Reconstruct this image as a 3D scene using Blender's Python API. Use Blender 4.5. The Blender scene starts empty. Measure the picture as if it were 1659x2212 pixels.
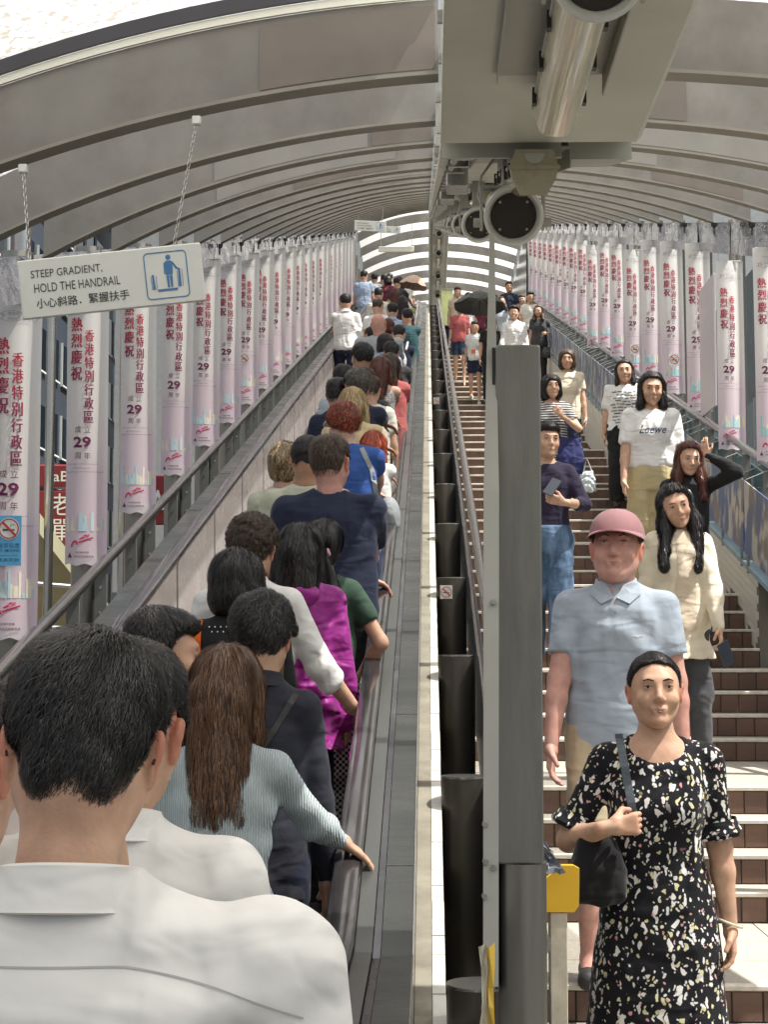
import bpy, math, random
import numpy as np
from mathutils import Vector, Matrix, noise
random.seed(7); np.random.seed(7)
S = bpy.context.scene
COL = S.collection
R = math.radians
# ---------------------------------------------------------------- camera, sky, sun, exposure
CZ = 1.72
cam = bpy.data.cameras.new('camera')
cam.sensor_fit = 'HORIZONTAL'; cam.sensor_width = 36.0; cam.lens = 36.0 * 3670 / 1659
cam.clip_start = 0.05; cam.clip_end = 600
camo = bpy.data.objects.new('camera', cam); COL.objects.link(camo)
camo.location = (0, 0, CZ); camo.rotation_euler = (R(90 + 4.44), 0, R(1.49))
S.camera = camo
SUN_EL, SUN_AZ = 62.0, 100.0      # azimuth clockwise from +Y
W = bpy.data.worlds.new('World'); S.world = W; W.use_nodes = True
wn = W.node_tree
for n in list(wn.nodes): wn.nodes.remove(n)
wo = wn.nodes.new('ShaderNodeOutputWorld'); wb = wn.nodes.new('ShaderNodeBackground')
sk = wn.nodes.new('ShaderNodeTexSky'); sk.sky_type = 'NISHITA'; sk.sun_disc = False
sk.sun_elevation = R(SUN_EL); sk.sun_rotation = R(SUN_AZ); sk.air_density = 1.6; sk.dust_density = 3.5
wb.inputs['Strength'].default_value = 0.075
hs_ = wn.nodes.new('ShaderNodeHueSaturation'); hs_.inputs['Saturation'].default_value = 0.45   # hazy pale sky
wn.links.new(sk.outputs[0], hs_.inputs['Color']); wn.links.new(hs_.outputs[0], wb.inputs[0]); wn.links.new(wb.outputs[0], wo.inputs[0])
sl = bpy.data.lights.new('sun', 'SUN'); sl.energy = 5.0; sl.angle = R(0.5); sl.color = (1.0, 0.96, 0.9)
so = bpy.data.objects.new('sun', sl); COL.objects.link(so)
_d = Vector((math.sin(R(SUN_AZ)) * math.cos(R(SUN_EL)), math.cos(R(SUN_AZ)) * math.cos(R(SUN_EL)), math.sin(R(SUN_EL))))
so.rotation_euler = _d.to_track_quat('Z', 'Y').to_euler(); so.location = _d * 60
S.view_settings.view_transform = 'Standard'; S.view_settings.look = 'None'
S.view_settings.gamma = 1.0; S.view_settings.exposure = 0.92
S.view_settings.use_curve_mapping = False
S.render.engine = 'CYCLES'
cy = S.cycles
cy.use_denoising = True
try: cy.denoiser = 'OPENIMAGEDENOISE'
except Exception: pass
cy.max_bounces = 7; cy.diffuse_bounces = 4; cy.glossy_bounces = 4; cy.transmission_bounces = 5; cy.transparent_max_bounces = 12
cy.caustics_reflective = False; cy.caustics_refractive = False; cy.sample_clamp_indirect = 6

# ---------------------------------------------------------------- helpers
_rot = camo.rotation_euler.to_matrix()
def P(px, py, d):
    """point at depth y=d seen at (px,py) of a 1659x2212 frame"""
    v = _rot @ Vector(((px - 829.5) / 3670, (1106 - py) / 3670, -1.0))
    return Vector((v.x / v.y * d, d, CZ + v.z / v.y * d))
Y0, Y1, SL = 4.53, 42.0, 0.2493
def prof(y): return SL * (min(max(y, Y0), Y1) - Y0)
BAY0, BAY = 4.45, 1.68
NB = 23
def by(k): return BAY0 + BAY * k

def tag(o, label=None, cat=None, group=None, kind=None):
    if label: o['label'] = label
    if cat: o['category'] = cat
    if group: o['group'] = group
    if kind: o['kind'] = kind
    return o
def empty(name, loc=(0, 0, 0), label=None, cat=None, group=None, rz=0.0):
    o = bpy.data.objects.new(name, None); COL.objects.link(o)
    o.location = loc; o.rotation_euler = (0, 0, rz); o.empty_display_size = 0.1
    return tag(o, label, cat, group)
def link(name, me, parent=None, loc=(0, 0, 0), rot=None):
    o = bpy.data.objects.new(name, me); COL.objects.link(o)
    o.location = loc
    if rot is not None: o.rotation_euler = rot
    if parent is not None: o.parent = parent
    return o

class MB:
    def __init__(s): s.v = []; s.f = []; s.mi = []; s.m = 0
    def add(s, vs, fs):
        n = len(s.v); s.v += [tuple(p) for p in vs]
        for f in fs: s.f.append(tuple(i + n for i in f)); s.mi.append(s.m)
        return s
    def box(s, x0, x1, y0, y1, z0, z1, bev=0.0, shear=0.0):
        if bev > 0:
            b = bev
            ring = [(x0 + b, z0), (x1 - b, z0), (x1, z0 + b), (x1, z1 - b), (x1 - b, z1), (x0 + b, z1), (x0, z1 - b), (x0, z0 + b)]
            cx, cz = (x0 + x1) / 2, (z0 + z1) / 2
            vs = []
            for yy, k in ((y0, b), (y0 + b, 0), (y1 - b, 0), (y1, b)):
                for (x, z) in ring:
                    vs.append((x - math.copysign(k, x - cx), yy, z - math.copysign(k, z - cz) + shear * (yy - y0)))
            fs = [tuple(range(7, -1, -1))[::-1]]
            for j in range(3):
                for i in range(8):
                    a = j * 8 + i; c = j * 8 + (i + 1) % 8
                    fs.append((a, a + 8, c + 8, c))
            fs.append(tuple(24 + i for i in range(7, -1, -1)))
            return s.add(vs, fs)
        h = shear * (y1 - y0)
        vs = [(x0, y0, z0), (x1, y0, z0), (x1, y1, z0 + h), (x0, y1, z0 + h), (x0, y0, z1), (x1, y0, z1), (x1, y1, z1 + h), (x0, y1, z1 + h)]
        return s.add(vs, [(0, 3, 2, 1), (4, 5, 6, 7), (0, 1, 5, 4), (1, 2, 6, 5), (2, 3, 7, 6), (3, 0, 4, 7)])
    def cyl(s, p0, p1, r0, r1=None, n=16, caps=True):
        r1 = r0 if r1 is None else r1
        p0, p1 = Vector(p0), Vector(p1); d = (p1 - p0).normalized()
        u = d.orthogonal().normalized(); w = d.cross(u)
        vs = []
        for p, r in ((p0, r0), (p1, r1)):
            for i in range(n):
                a = 2 * math.pi * i / n; vs.append(p + (u * math.cos(a) + w * math.sin(a)) * r)
        fs = [(i, (i + 1) % n, n + (i + 1) % n, n + i) for i in range(n)]
        if caps: fs += [tuple(range(n))[::-1], tuple(range(n, 2 * n))]
        return s.add(vs, fs)
    def tube(s, pts, r, n=10, caps=True):
        pts = [Vector(p) for p in pts]; m = len(pts); rs = r if isinstance(r, (list, tuple)) else [r] * m
        vs = []; u = None
        for j in range(m):
            d = (pts[min(j + 1, m - 1)] - pts[max(j - 1, 0)]).normalized()
            u = d.orthogonal().normalized() if u is None else (u - d * u.dot(d)).normalized()
            w = d.cross(u)
            for i in range(n):
                a = 2 * math.pi * i / n; vs.append(pts[j] + (u * math.cos(a) + w * math.sin(a)) * rs[j])
        fs = []
        for j in range(m - 1):
            for i in range(n):
                a = j * n + i; b = j * n + (i + 1) % n
                fs.append((a, b, b + n, a + n))
        if caps: fs += [tuple(range(n))[::-1], tuple((m - 1) * n + i for i in range(n))]
        return s.add(vs, fs)
    def sweep(s, pr, ys, closed=True, z=prof):
        """profile of (x,h) carried along the path of the walkway"""
        n = len(pr); vs = []
        for y in ys:
            for (x, h) in pr: vs.append((x, y, h + z(y)))
        fs = []
        for j in range(len(ys) - 1):
            for i in range(n if closed else n - 1):
                a = j * n + i; b = j * n + (i + 1) % n
                fs.append((a, b, b + n, a + n))
        if closed:
            fs += [tuple(range(n))[::-1], tuple((len(ys) - 1) * n + i for i in range(n))]
        return s.add(vs, fs)
    def mesh(s, name, mats, smooth=False):
        me = bpy.data.meshes.new(name); me.from_pydata(s.v, [], s.f)
        for m in (mats if isinstance(mats, (list, tuple)) else [mats]): me.materials.append(m)
        if any(s.mi): me.polygons.foreach_set('material_index', s.mi)
        if smooth:
            me.polygons.foreach_set('use_smooth', [True] * len(me.polygons))
            try: me.set_sharp_from_angle(angle=R(35))
            except Exception: pass
        me.update(); return me
    def build(s, name, mats, parent=None, smooth=False, loc=(0, 0, 0)):
        return link(name, s.mesh(name, mats, smooth), parent, loc)

def circ(cx, cz, r, n=14, a0=0.0): return [(cx + r * math.cos(a0 + 2 * math.pi * i / n), cz + r * math.sin(a0 + 2 * math.pi * i / n)) for i in range(n)]

# ---------------------------------------------------------------- materials
def mat(name, col, rough=0.5, metal=0.0, var=0.0, vscale=4.0, bump=0.0, bscale=40.0, stretch=(1, 1, 1), spec=0.5, alpha=1.0,
        dirt=0.0, dscale=2.0, dcol=(0.06, 0.05, 0.04), rvar=0.0, sss=0.0, ssc=None, trans=0.0, detail=4.0, coat=0.0, sheen=0.0):
    m = bpy.data.materials.new(name); m.use_nodes = True; t = m.node_tree; N = t.nodes; Lk = t.links
    b = N['Principled BSDF']
    b.inputs['Base Color'].default_value = (*col, 1); b.inputs['Roughness'].default_value = rough; b.inputs['Metallic'].default_value = metal
    b.inputs['Specular IOR Level'].default_value = spec; b.inputs['Alpha'].default_value = alpha
    if coat: b.inputs['Coat Weight'].default_value = coat
    if sheen: b.inputs['Sheen Weight'].default_value = sheen; b.inputs['Sheen Roughness'].default_value = 0.4
    if sss:
        b.inputs['Subsurface Weight'].default_value = sss; b.inputs['Subsurface Scale'].default_value = 0.012
        b.inputs['Subsurface Radius'].default_value = (1.0, 0.35, 0.2)
    if trans: b.inputs['Transmission Weight'].default_value = trans
    if var or bump or dirt or rvar:
        tc = N.new('ShaderNodeTexCoord'); mp = N.new('ShaderNodeMapping'); mp.inputs['Scale'].default_value = stretch
        Lk.new(tc.outputs['Object'], mp.inputs[0])
    last = None
    if var:
        n1 = N.new('ShaderNodeTexNoise'); n1.inputs['Scale'].default_value = vscale; n1.inputs['Detail'].default_value = detail; n1.inputs['Roughness'].default_value = 0.6
        Lk.new(mp.outputs[0], n1.inputs['Vector'])
        r1 = N.new('ShaderNodeMapRange'); r1.inputs['From Min'].default_value = 0.3; r1.inputs['From Max'].default_value = 0.7
        r1.inputs['To Min'].default_value = 1 - var; r1.inputs['To Max'].default_value = 1 + var
        Lk.new(n1.outputs[0], r1.inputs[0])
        mx = N.new('ShaderNodeVectorMath'); mx.operation = 'SCALE'; mx.inputs[0].default_value = col
        Lk.new(r1.outputs[0], mx.inputs['Scale']); last = mx.outputs[0]
    if dirt:
        n2 = N.new('ShaderNodeTexNoise'); n2.inputs['Scale'].default_value = dscale; n2.inputs['Detail'].default_value = 8; n2.inputs['Roughness'].default_value = 0.7
        Lk.new(mp.outputs[0], n2.inputs['Vector'])
        r2 = N.new('ShaderNodeMapRange'); r2.inputs['From Min'].default_value = 0.48; r2.inputs['From Max'].default_value = 0.72; r2.inputs['To Max'].default_value = dirt
        Lk.new(n2.outputs[0], r2.inputs[0])
        mc = N.new('ShaderNodeMix'); mc.data_type = 'RGBA'
        Lk.new(r2.outputs[0], mc.inputs['Factor'])
        if last: Lk.new(last, mc.inputs['A'])
        else: mc.inputs['A'].default_value = (*col, 1)
        mc.inputs['B'].default_value = (*dcol, 1); last = mc.outputs['Result']
    if last: Lk.new(last, b.inputs['Base Color'])
    if rvar:
        n4 = N.new('ShaderNodeTexNoise'); n4.inputs['Scale'].default_value = vscale * 0.7; n4.inputs['Detail'].default_value = 6
        Lk.new(mp.outputs[0], n4.inputs['Vector'])
        r4 = N.new('ShaderNodeMapRange'); r4.inputs['From Min'].default_value = 0.35; r4.inputs['From Max'].default_value = 0.65
        r4.inputs['To Min'].default_value = max(0, rough - rvar); r4.inputs['To Max'].default_value = min(1, rough + rvar)
        Lk.new(n4.outputs[0], r4.inputs[0]); Lk.new(r4.outputs[0], b.inputs['Roughness'])
    if bump:
        n3 = N.new('ShaderNodeTexNoise'); n3.inputs['Scale'].default_value = bscale; n3.inputs['Detail'].default_value = 5
        Lk.new(mp.outputs[0], n3.inputs['Vector'])
        bp = N.new('ShaderNodeBump'); bp.inputs['Strength'].default_value = 1.0; bp.inputs['Distance'].default_value = bump
        Lk.new(n3.outputs[0], bp.inputs['Height']); Lk.new(bp.outputs[0], b.inputs['Normal'])
    return m

M = {}
M['rib'] = mat('rib_paint', (0.205, 0.196, 0.18), 0.62, 0.0, var=0.2, vscale=2.6, dirt=0.6, dscale=1.6, dcol=(0.115, 0.09, 0.072), bump=0.0015, bscale=8, stretch=(1, 1, 1))
M['flange'] = mat('flange_paint', (0.25, 0.235, 0.20), 0.55, 0.0, var=0.12, vscale=6, dirt=0.3, dscale=4, dcol=(0.26, 0.2, 0.15))
M['spine'] = mat('spine_paint', (0.58, 0.59, 0.50), 0.4, 0.0, var=0.07, vscale=3, dirt=0.3, dscale=2.5, dcol=(0.38, 0.37, 0.30), bump=0.001, bscale=5)
M['spine_d'] = mat('tray_paint', (0.42, 0.42, 0.37), 0.45, 0.0, var=0.08)
M['steel'] = mat('brushed_steel', (0.08, 0.084, 0.08), 0.36, 0.2, var=0.12, vscale=3, bump=0.0004, bscale=60, stretch=(1, 0.05, 1), rvar=0.1)
M['steel_v'] = mat('tube_steel', (0.30, 0.29, 0.265), 0.36, 0.85, var=0.15, vscale=5, stretch=(1, 1, 0.15), dirt=0.3, dscale=3, dcol=(0.1, 0.09, 0.07), rvar=0.12)
M['steel_d'] = mat('dark_tube_steel', (0.13, 0.118, 0.10), 0.38, 0.7, var=0.2, vscale=5, stretch=(1, 1, 0.15), dirt=0.3, dscale=3, dcol=(0.05, 0.045, 0.035), rvar=0.12)
M['deck'] = mat('deck_steel', (0.045, 0.049, 0.047), 0.3, 0.1, spec=.22, var=0.2, vscale=2, bump=0.004, bscale=2.4, stretch=(.4, 2.2, 1), rvar=0.1, dirt=0.25, dscale=3)
M['panel'] = mat('balustrade_steel', (0.56, 0.50, 0.48), 0.25, 0.2, var=0.06, bump=0.002, bscale=1.6, rvar=0.06, coat=0.3)
M['rail'] = mat('rail_steel', (0.50, 0.49, 0.48), 0.24, 1.0, var=0.08, vscale=3)
M['rubber'] = mat('handrail_rubber', (0.035, 0.032, 0.034), 0.16, 0.0, spec=0.6, coat=0.15, rvar=0.07, var=0.3, vscale=4)
M['rubber_l'] = mat('skirt_metal', (0.10, 0.10, 0.11), 0.25, 0.8, rvar=0.1, var=0.2)
M['black'] = mat('black_plastic', (0.02, 0.02, 0.022), 0.45)
M['belt'] = mat('belt_aluminium', (0.40, 0.39, 0.36), 0.45, 0.7, var=0.15, vscale=12)
M['belt_d'] = mat('belt_groove', (0.02, 0.02, 0.02), 0.8)
M['concrete'] = mat('concrete', (0.50, 0.47, 0.40), 0.85, var=0.16, vscale=9, dirt=0.6, dscale=3.2, dcol=(0.2, 0.18, 0.14), bump=0.003, bscale=30)
M['wtile'] = mat('white_tile', (0.74, 0.73, 0.67), 0.3, var=0.08, vscale=7, dirt=0.35, dscale=6, dcol=(0.36, 0.33, 0.27))
M['grout'] = mat('grout', (0.16, 0.15, 0.13), 0.9)
M['btile'] = mat('brown_tile', (0.155, 0.088, 0.064), 0.5, var=0.25, vscale=6, dirt=0.4, dscale=9, dcol=(0.06, 0.04, 0.03), bump=0.001, bscale=40)
M['btile2'] = mat('brown_tile_dark', (0.125, 0.072, 0.055), 0.5, var=0.2, vscale=6, dirt=0.4, dscale=9, dcol=(0.05, 0.035, 0.03), bump=0.001, bscale=40)
M['tread'] = mat('tread_granite', (0.37, 0.34, 0.29), 0.7, var=0.25, vscale=60, dirt=0.35, dscale=3, dcol=(0.33, 0.27, 0.21), bump=0.001, bscale=90)
M['nosing'] = mat('nosing_tile', (0.66, 0.62, 0.54), 0.5, var=0.14, vscale=25, dirt=0.25, dscale=7, dcol=(0.3, 0.25, 0.2))
M['chain'] = mat('galvanised', (0.42, 0.42, 0.40), 0.35, 0.9, var=0.2, vscale=40)
M['white'] = mat('white_paint', (0.72, 0.74, 0.70), 0.45, var=0.05, vscale=6, dirt=0.25, dscale=5, dcol=(0.5, 0.5, 0.45))
M['signink'] = mat('sign_ink_black', (0.05, 0.05, 0.055), 0.6)
M['signblue'] = mat('sign_ink_blue', (0.06, 0.19, 0.40), 0.6)
M['glassy'] = mat('clear_sheet', (0.50, 0.52, 0.58), 0.06, 0.85, var=0.1, vscale=1.2, bump=0.010, bscale=2.4, stretch=(1, 1.2, 2.5), rvar=0.05)
M['speaker'] = mat('speaker_enamel', (0.70, 0.71, 0.66), 0.3, var=0.05, dirt=0.2, dscale=9, dcol=(0.4, 0.38, 0.3), coat=0.2)
M['grille'] = mat('speaker_grille', (0.035, 0.028, 0.022), 0.75, bump=0.002, bscale=300)
M['lampglass'] = mat('lamp_cover', (0.86, 0.80, 0.58), 0.15, 0.0, var=0.22, vscale=3.0, stretch=(14, 0.6, 3), bump=0.003, bscale=4, coat=0.7)
M['lampcap'] = mat('lamp_cap', (0.36, 0.33, 0.23), 0.4, var=0.15, dirt=0.5, dscale=14, dcol=(0.2, 0.14, 0.08))
M['column'] = mat('column_paint', (0.185, 0.188, 0.172), 0.42, 0.1, var=0.1, vscale=5, stretch=(3, 3, 0.5), dirt=0.7, dscale=4, dcol=(0.12, 0.105, 0.09), bump=0.0006, bscale=60)
M['fin'] = mat('fin_paint', (0.38, 0.38, 0.35), 0.45, 0.2, var=0.08, dirt=0.3, dscale=5, dcol=(0.34, 0.32, 0.27))
M['yellow'] = mat('yellow_plate', (0.80, 0.47, 0.03), 0.5, var=0.06, dirt=0.15, dscale=8, dcol=(0.5, 0.3, 0.05))
M['stone'] = mat('mottled_stone', (0.62, 0.56, 0.44), 0.6, var=0.2, vscale=14, dirt=0.4, dscale=12, dcol=(0.36, 0.30, 0.2))
M['dirtyplastic'] = mat('dirty_plastic', (0.55, 0.53, 0.5), 0.25, alpha=0.8, bump=0.01, bscale=20)

def roof_mat(name, tint, speck, clear=0.4):
    m = bpy.data.materials.new(name); m.use_nodes = True; t = m.node_tree; N = t.nodes; Lk = t.links
    for n in list(N): N.remove(n)
    out = N.new('ShaderNodeOutputMaterial'); tr = N.new('ShaderNodeBsdfTranslucent'); tp = N.new('ShaderNodeBsdfTransparent')
    mx = N.new('ShaderNodeMixShader'); mx.inputs[0].default_value = clear
    tp.inputs[0].default_value = (0.9, 0.9, 0.88, 1)
    tc = N.new('ShaderNodeTexCoord'); vo = N.new('ShaderNodeTexNoise'); vo.inputs['Scale'].default_value = 34; vo.inputs['Detail'].default_value = 3
    Lk.new(tc.outputs['Object'], vo.inputs['Vector'])
    r = N.new('ShaderNodeMapRange'); r.inputs['From Min'].default_value = 0.53; r.inputs['From Max'].default_value = 0.60
    Lk.new(vo.outputs[0], r.inputs[0])
    mc = N.new('ShaderNodeMix'); mc.data_type = 'RGBA'; mc.inputs['A'].default_value = (*tint, 1); mc.inputs['B'].default_value = (*speck, 1)
    Lk.new(r.outputs[0], mc.inputs['Factor']); Lk.new(mc.outputs['Result'], tr.inputs[0])
    Lk.new(tr.outputs[0], mx.inputs[1]); Lk.new(tp.outputs[0], mx.inputs[2]); Lk.new(mx.outputs[0], out.inputs[0])
    return m
M['sheet'] = roof_mat('roof_sheet', (0.90, 0.885, 0.86), (0.60, 0.55, 0.48), 0.58)
M['sheet_dirty'] = roof_mat('roof_sheet_dirty', (0.66, 0.65, 0.63), (0.34, 0.31, 0.27), 0.06)  # speckled with dirt; clear share also cut to keep sun off the front shirts

# ================================================================ GROUND
ALONG = [-3.0, 0.0, Y0, 10, 16, 22, 28, 34, Y1, 50, 62]
g = MB(); g.add([(-300, -300, -4.0), (300, -300, -4.0), (300, 300, -4.0), (-300, 300, -4.0)], [(0, 1, 2, 3)])
tag(g.build('ground', mat('asphalt', (0.06, 0.06, 0.06), 0.9, var=0.2, vscale=0.5)), kind='structure')
b = MB(); b.sweep([(-2.0, -0.35), (0.22, -0.35), (0.22, -0.012), (-2.0, -0.012)], ALONG)
tag(b.build('walkway_floor', M['concrete']), kind='structure')

# ================================================================ CANOPY
XC = 0.30
def arch(x):
    Rr = 4.35 if x < XC else 6.3
    u = abs(x - XC); return 3.25 - (Rr - math.sqrt(max(Rr * Rr - u * u, 0)))
XL, XR = -1.80, 2.47
canopy = empty('walkway_canopy', (0, BAY0, 0), 'long arched steel roof over the escalator and stairs, with deep curved ribs and pale sheeting', 'roof')
cp = Vector((0, BAY0, 0))
xs_l = [XL + (0.03 - XL) * i / 22 for i in range(23)]
xs_r = [0.56 + (XR - 0.56) * i / 22 for i in range(23)]
def rib_meshes():
    out = []
    for side, xs in (('l', xs_l), ('r', xs_r)):
        m = MB()
        # web: deep curved face, tapering towards the springing
        vs = []
        for x in xs:
            z = arch(x); e = abs(x - XC) / 2.1; top = z + 0.20 + 0.02 * e
            vs += [(x, -0.006, z), (x, -0.006, top), (x, 0.006, top), (x, 0.006, z)]
        fs = []
        for i in range(len(xs) - 1):
            for a, c in ((0, 1), (1, 2), (2, 3), (3, 0)):
                fs.append((i * 4 + a, i * 4 + 4 + a, i * 4 + 4 + c, i * 4 + c))
        n = len(vs) - 4
        fs += [(0, 1, 2, 3), (n, n + 3, n + 2, n + 1)]
        m.add(vs, fs)
        # bottom flange
        m.m = 1; vs = []
        for x in xs:
            z = arch(x) - 0.002; vs += [(x, -0.035, z - 0.010), (x, 0.035, z - 0.010), (x, 0.035, z), (x, -0.035, z)]
        fs = []
        for i in range(len(xs) - 1):
            for a, c in ((0, 1), (1, 2), (2, 3), (3, 0)):
                fs.append((i * 4 + a, i * 4 + c, i * 4 + 4 + c, i * 4 + 4 + a))
        fs += [(0, 3, 2, 1), (n, n + 1, n + 2, n + 3)]
        m.add(vs, fs)
        out.append(m.mesh('rib', [M['rib'], M['flange']]))
        # roof panel of one bay (sheared for the incline and flat)
        for sh in (SL, 0.0):
            m = MB(); vs = []
            NY = 2
            for j in range(NY + 1):
                for x in xs:
                    yy = BAY * j / NY; vs.append((x, yy, arch(x) + 0.30 + sh * yy))
            k = len(xs)
            fs = [(j * k + i, j * k + i + 1, j * k + k + i + 1, j * k + k + i) for j in range(NY) for i in range(k - 1)]
            m.add(vs, fs); out.append(m.mesh('roof_panel', M['sheet'], True))
    return out
RM = rib_meshes()   # rib_l, panel_l_incline, panel_l_flat, rib_r, panel_r_incline, panel_r_flat
NFLAT = 11
bolt_me = MB().cyl((0, 0, 0), (0, 0, -0.03), 0.03, 0.022, 8).cyl((0, 0, -0.03), (0, 0, -0.09), 0.009, n=8).mesh('bolt', M['black'], True)
for k in range(-3, NB + NFLAT):
    y = by(k)
    for s, (r_, pi, pf) in enumerate(((0, 1, 2), (3, 4, 5))):
        link('rib', RM[r_], canopy, (0, y - BAY0, prof(y)))
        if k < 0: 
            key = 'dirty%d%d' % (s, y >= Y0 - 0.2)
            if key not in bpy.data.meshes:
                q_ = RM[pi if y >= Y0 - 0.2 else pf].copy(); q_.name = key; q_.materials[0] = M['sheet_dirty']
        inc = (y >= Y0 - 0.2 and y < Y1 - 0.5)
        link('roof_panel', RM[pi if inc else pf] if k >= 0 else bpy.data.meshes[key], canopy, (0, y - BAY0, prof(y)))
        if k < NB:
            x = XL - 0.01 if s == 0 else XR + 0.01
            link('bolt', bolt_me, canopy, (x, y - BAY0, arch(x) - 0.012 + prof(y)))
# bright edge trim and black gasket along the top of the first rib (left)
for nm, zo, zt, mm, yy in (('edge_trim', 0.200, 0.222, mat('edge_trim_paint', (0.8, 0.8, 0.7), 0.4), -0.02), ('gasket', 0.224, 0.264, mat('gasket_rubber', (0.03, 0.03, 0.04), 0.4), -0.03)):
    m = MB(); vs = []
    for x in xs_l:
        z = arch(x) + 0.02 * abs(x - XC) / 2.1; vs += [(x, yy, z + zo), (x, yy, z + zt), (x, yy + 0.012, z + zt), (x, yy + 0.012, z + zo)]
    fs = []
    for i in range(len(xs_l) - 1):
        for a, c in ((0, 1), (1, 2), (2, 3), (3, 0)): fs.append((i * 4 + a, i * 4 + 4 + a, i * 4 + 4 + c, i * 4 + c))
    m.add(vs, fs); m.build(nm, mm, canopy)
# repainted rectangular patches on some rib faces
pm_l = mat('repaint_pale', (0.25, 0.24, 0.22), 0.5, 0.1, var=0.08, vscale=5); pm_d = mat('repaint_brown', (0.165, 0.142, 0.124), 0.5, 0.1, var=0.1, vscale=5)
for (k, x0, x1, mm) in ((0, -0.45, 0.02, pm_d), (2, -1.0, -0.28, pm_l), (2, -.26, .02, pm_d), (3, -1.2, -0.18, pm_l), (4, -.9, -.2, pm_d), (5, -.5, .0, pm_l), (1, .62, .95, pm_d), (2, .95, 1.9, pm_l), (3, .6, 1.3, pm_l), (4, 1.5, 2.1, pm_d)):
    m = MB(); vs = []
    for i in range(9):
        x = x0 + (x1 - x0) * i / 8; z = arch(x); vs += [(x, -0.0085, z + .012), (x, -0.0085, z + .185)]
    m.add(vs, [(2 * i, 2 * i + 2, 2 * i + 3, 2 * i + 1) for i in range(8)]); m.build('paint_patch', mm, canopy, loc=(0, by(k) - BAY0, prof(by(k))))
# spine box under the crown
sp = MB(); sp.sweep([(0.035, 3.04), (0.55, 3.04), (0.565, 3.055), (0.565, 3.30), (0.035, 3.30)], [-1.0, Y0 - 0.12])
sp.build('spine', M['spine'], canopy, loc=(0, -BAY0, 0))
for k in range(0, NB + NFLAT - 1):     # spine sections with joints
    y = by(k) + (0.0 if k else -0.03)
    y2 = by(k + 1) - 0.006
    ys = [y, y2] if not (y < Y1 < y2) else [y, Y1, y2]
    sp = MB(); sp.sweep([(0.04, 3.07), (0.55, 3.07), (0.56, 3.09), (0.56, 3.30), (0.04, 3.30)], ys)
    sp.build('spine', M['spine'], canopy, loc=(0, -BAY0, 0))
# conduits clipped under the spine
for (x, r_) in ((0.085, 0.011), (0.118, 0.007), (0.50, 0.009)):
    m = MB(); m.sweep(circ(x, 3.069 - r_, r_, 8), [4.52, Y0, Y1, 60]); m.build('conduit', M['spine_d'] if r_ > .008 else M['black'], canopy, smooth=True, loc=(0, -BAY0, 0))
m = MB()
for i in range(60):
    y = 4.8 + i * .62; z = 3.069 + prof(y); m.box(.068, .134, y, y + .018, z - .026, z - .0005)
    if i % 5 == 2: m.box(.07, .15, y + .1, y + .22, z - .05, z + SL * .1 - .001, .004)
m.build('conduit_clips', M['chain'], canopy, loc=(0, -BAY0, 0))['kind'] = 'stuff'
# thin metal edge clips along the left lower edge of the spine
m = MB()
for i in range(150):
    y = 3.2 + i * 0.26; h = 3.02 if y < Y0 - 0.12 else 3.065
    j = random.uniform(-0.004, 0.004)
    m.box(0.024 + j, 0.033, y, y + 0.012, h + prof(y) - 0.004 + j, h + prof(y) + 0.02)
o = m.build('edge_clips', M['chain'], canopy, loc=(0, -BAY0, 0)); o['kind'] = 'stuff'

# perforated clear side strip above the banners, one pane per bay on both sides
def pane_mesh(h0, h1, sh, seed):
    rnd = random.Random(seed); nx, nz = 14, 5; vs = []
    for j in range(nz + 1):
        for i in range(nx + 1):
            y = 0.02 + (BAY - 0.04) * i / nx
            vs.append((0.006 * math.sin(i * .5 + seed) + 0.003 * math.sin(i * 1.1 + j + seed * 2), y, h0 + (h1 - h0) * j / nz + sh * y))
    fs = [(j * (nx + 1) + i, j * (nx + 1) + i + 1, (j + 1) * (nx + 1) + i + 1, (j + 1) * (nx + 1) + i) for j in range(nz) for i in range(nx)]
    m = MB(); m.add(vs, fs); return m.mesh('pane', M['glassy'], True)
PM = [[pane_mesh(2.50, 2.72, sh, s) for s in range(4)] for sh in (0.0, SL)]
PMR = [[pane_mesh(2.58, 2.86, sh, s + 5) for s in range(4)] for sh in (0.0, SL)]
for k in range(-2, NB):
    y = by(k); inc = 1 if y > Y0 - 0.2 else 0
    link('pane', PM[inc][k % 4], canopy, (XL - 0.06, y - BAY0, prof(y)))
    link('pane', PMR[inc][(k + 1) % 4], canopy, (XR + 0.14, y - BAY0, prof(y)))
# side posts (round tubes) carrying the roof
def tube_mesh(h, r=0.082):
    return MB().cyl((0, 0, 0), (0, 0, h), r, n=24).mesh('post', M['steel_v'], True)
TL = tube_mesh(2.95); TR = tube_mesh(3.1, 0.07)
for k in range(-2, NB + NFLAT):
    y = by(k)
    link('post', TL, canopy, (-1.945, y - BAY0 + 0.10, prof(y) - 0.2))
    link('post', TR, canopy, (2.69, y - BAY0 + 0.10, prof(y) - 0.2))
# dark flat end glazing of the upper level (right) and low parapet sheets
m = MB()
for i in range(34):
    y = 42.6 + i * 0.55; z = prof(50)
    m.box(2.50, 2.53, y, y + 0.5, z + 0.9, z + 2.9)
m.box(2.49, 2.56, 42.4, 61, prof(50) + 0.82, prof(50) + 0.88); 
m.build('side_glazing', mat('dark_glazing', (0.05, 0.075, 0.08), 0.15, 0.2, var=0.3, vscale=1.5), canopy, loc=(0, -BAY0, 0))

# ================================================================ MOVING WALKWAY
mw = empty('moving_walkway', (-0.85, 4.5, 0), 'inclined moving walkway with black rubber handrails and polished steel sides, packed with people', 'escalator')
off = (0.85, -4.5, 0)
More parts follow.
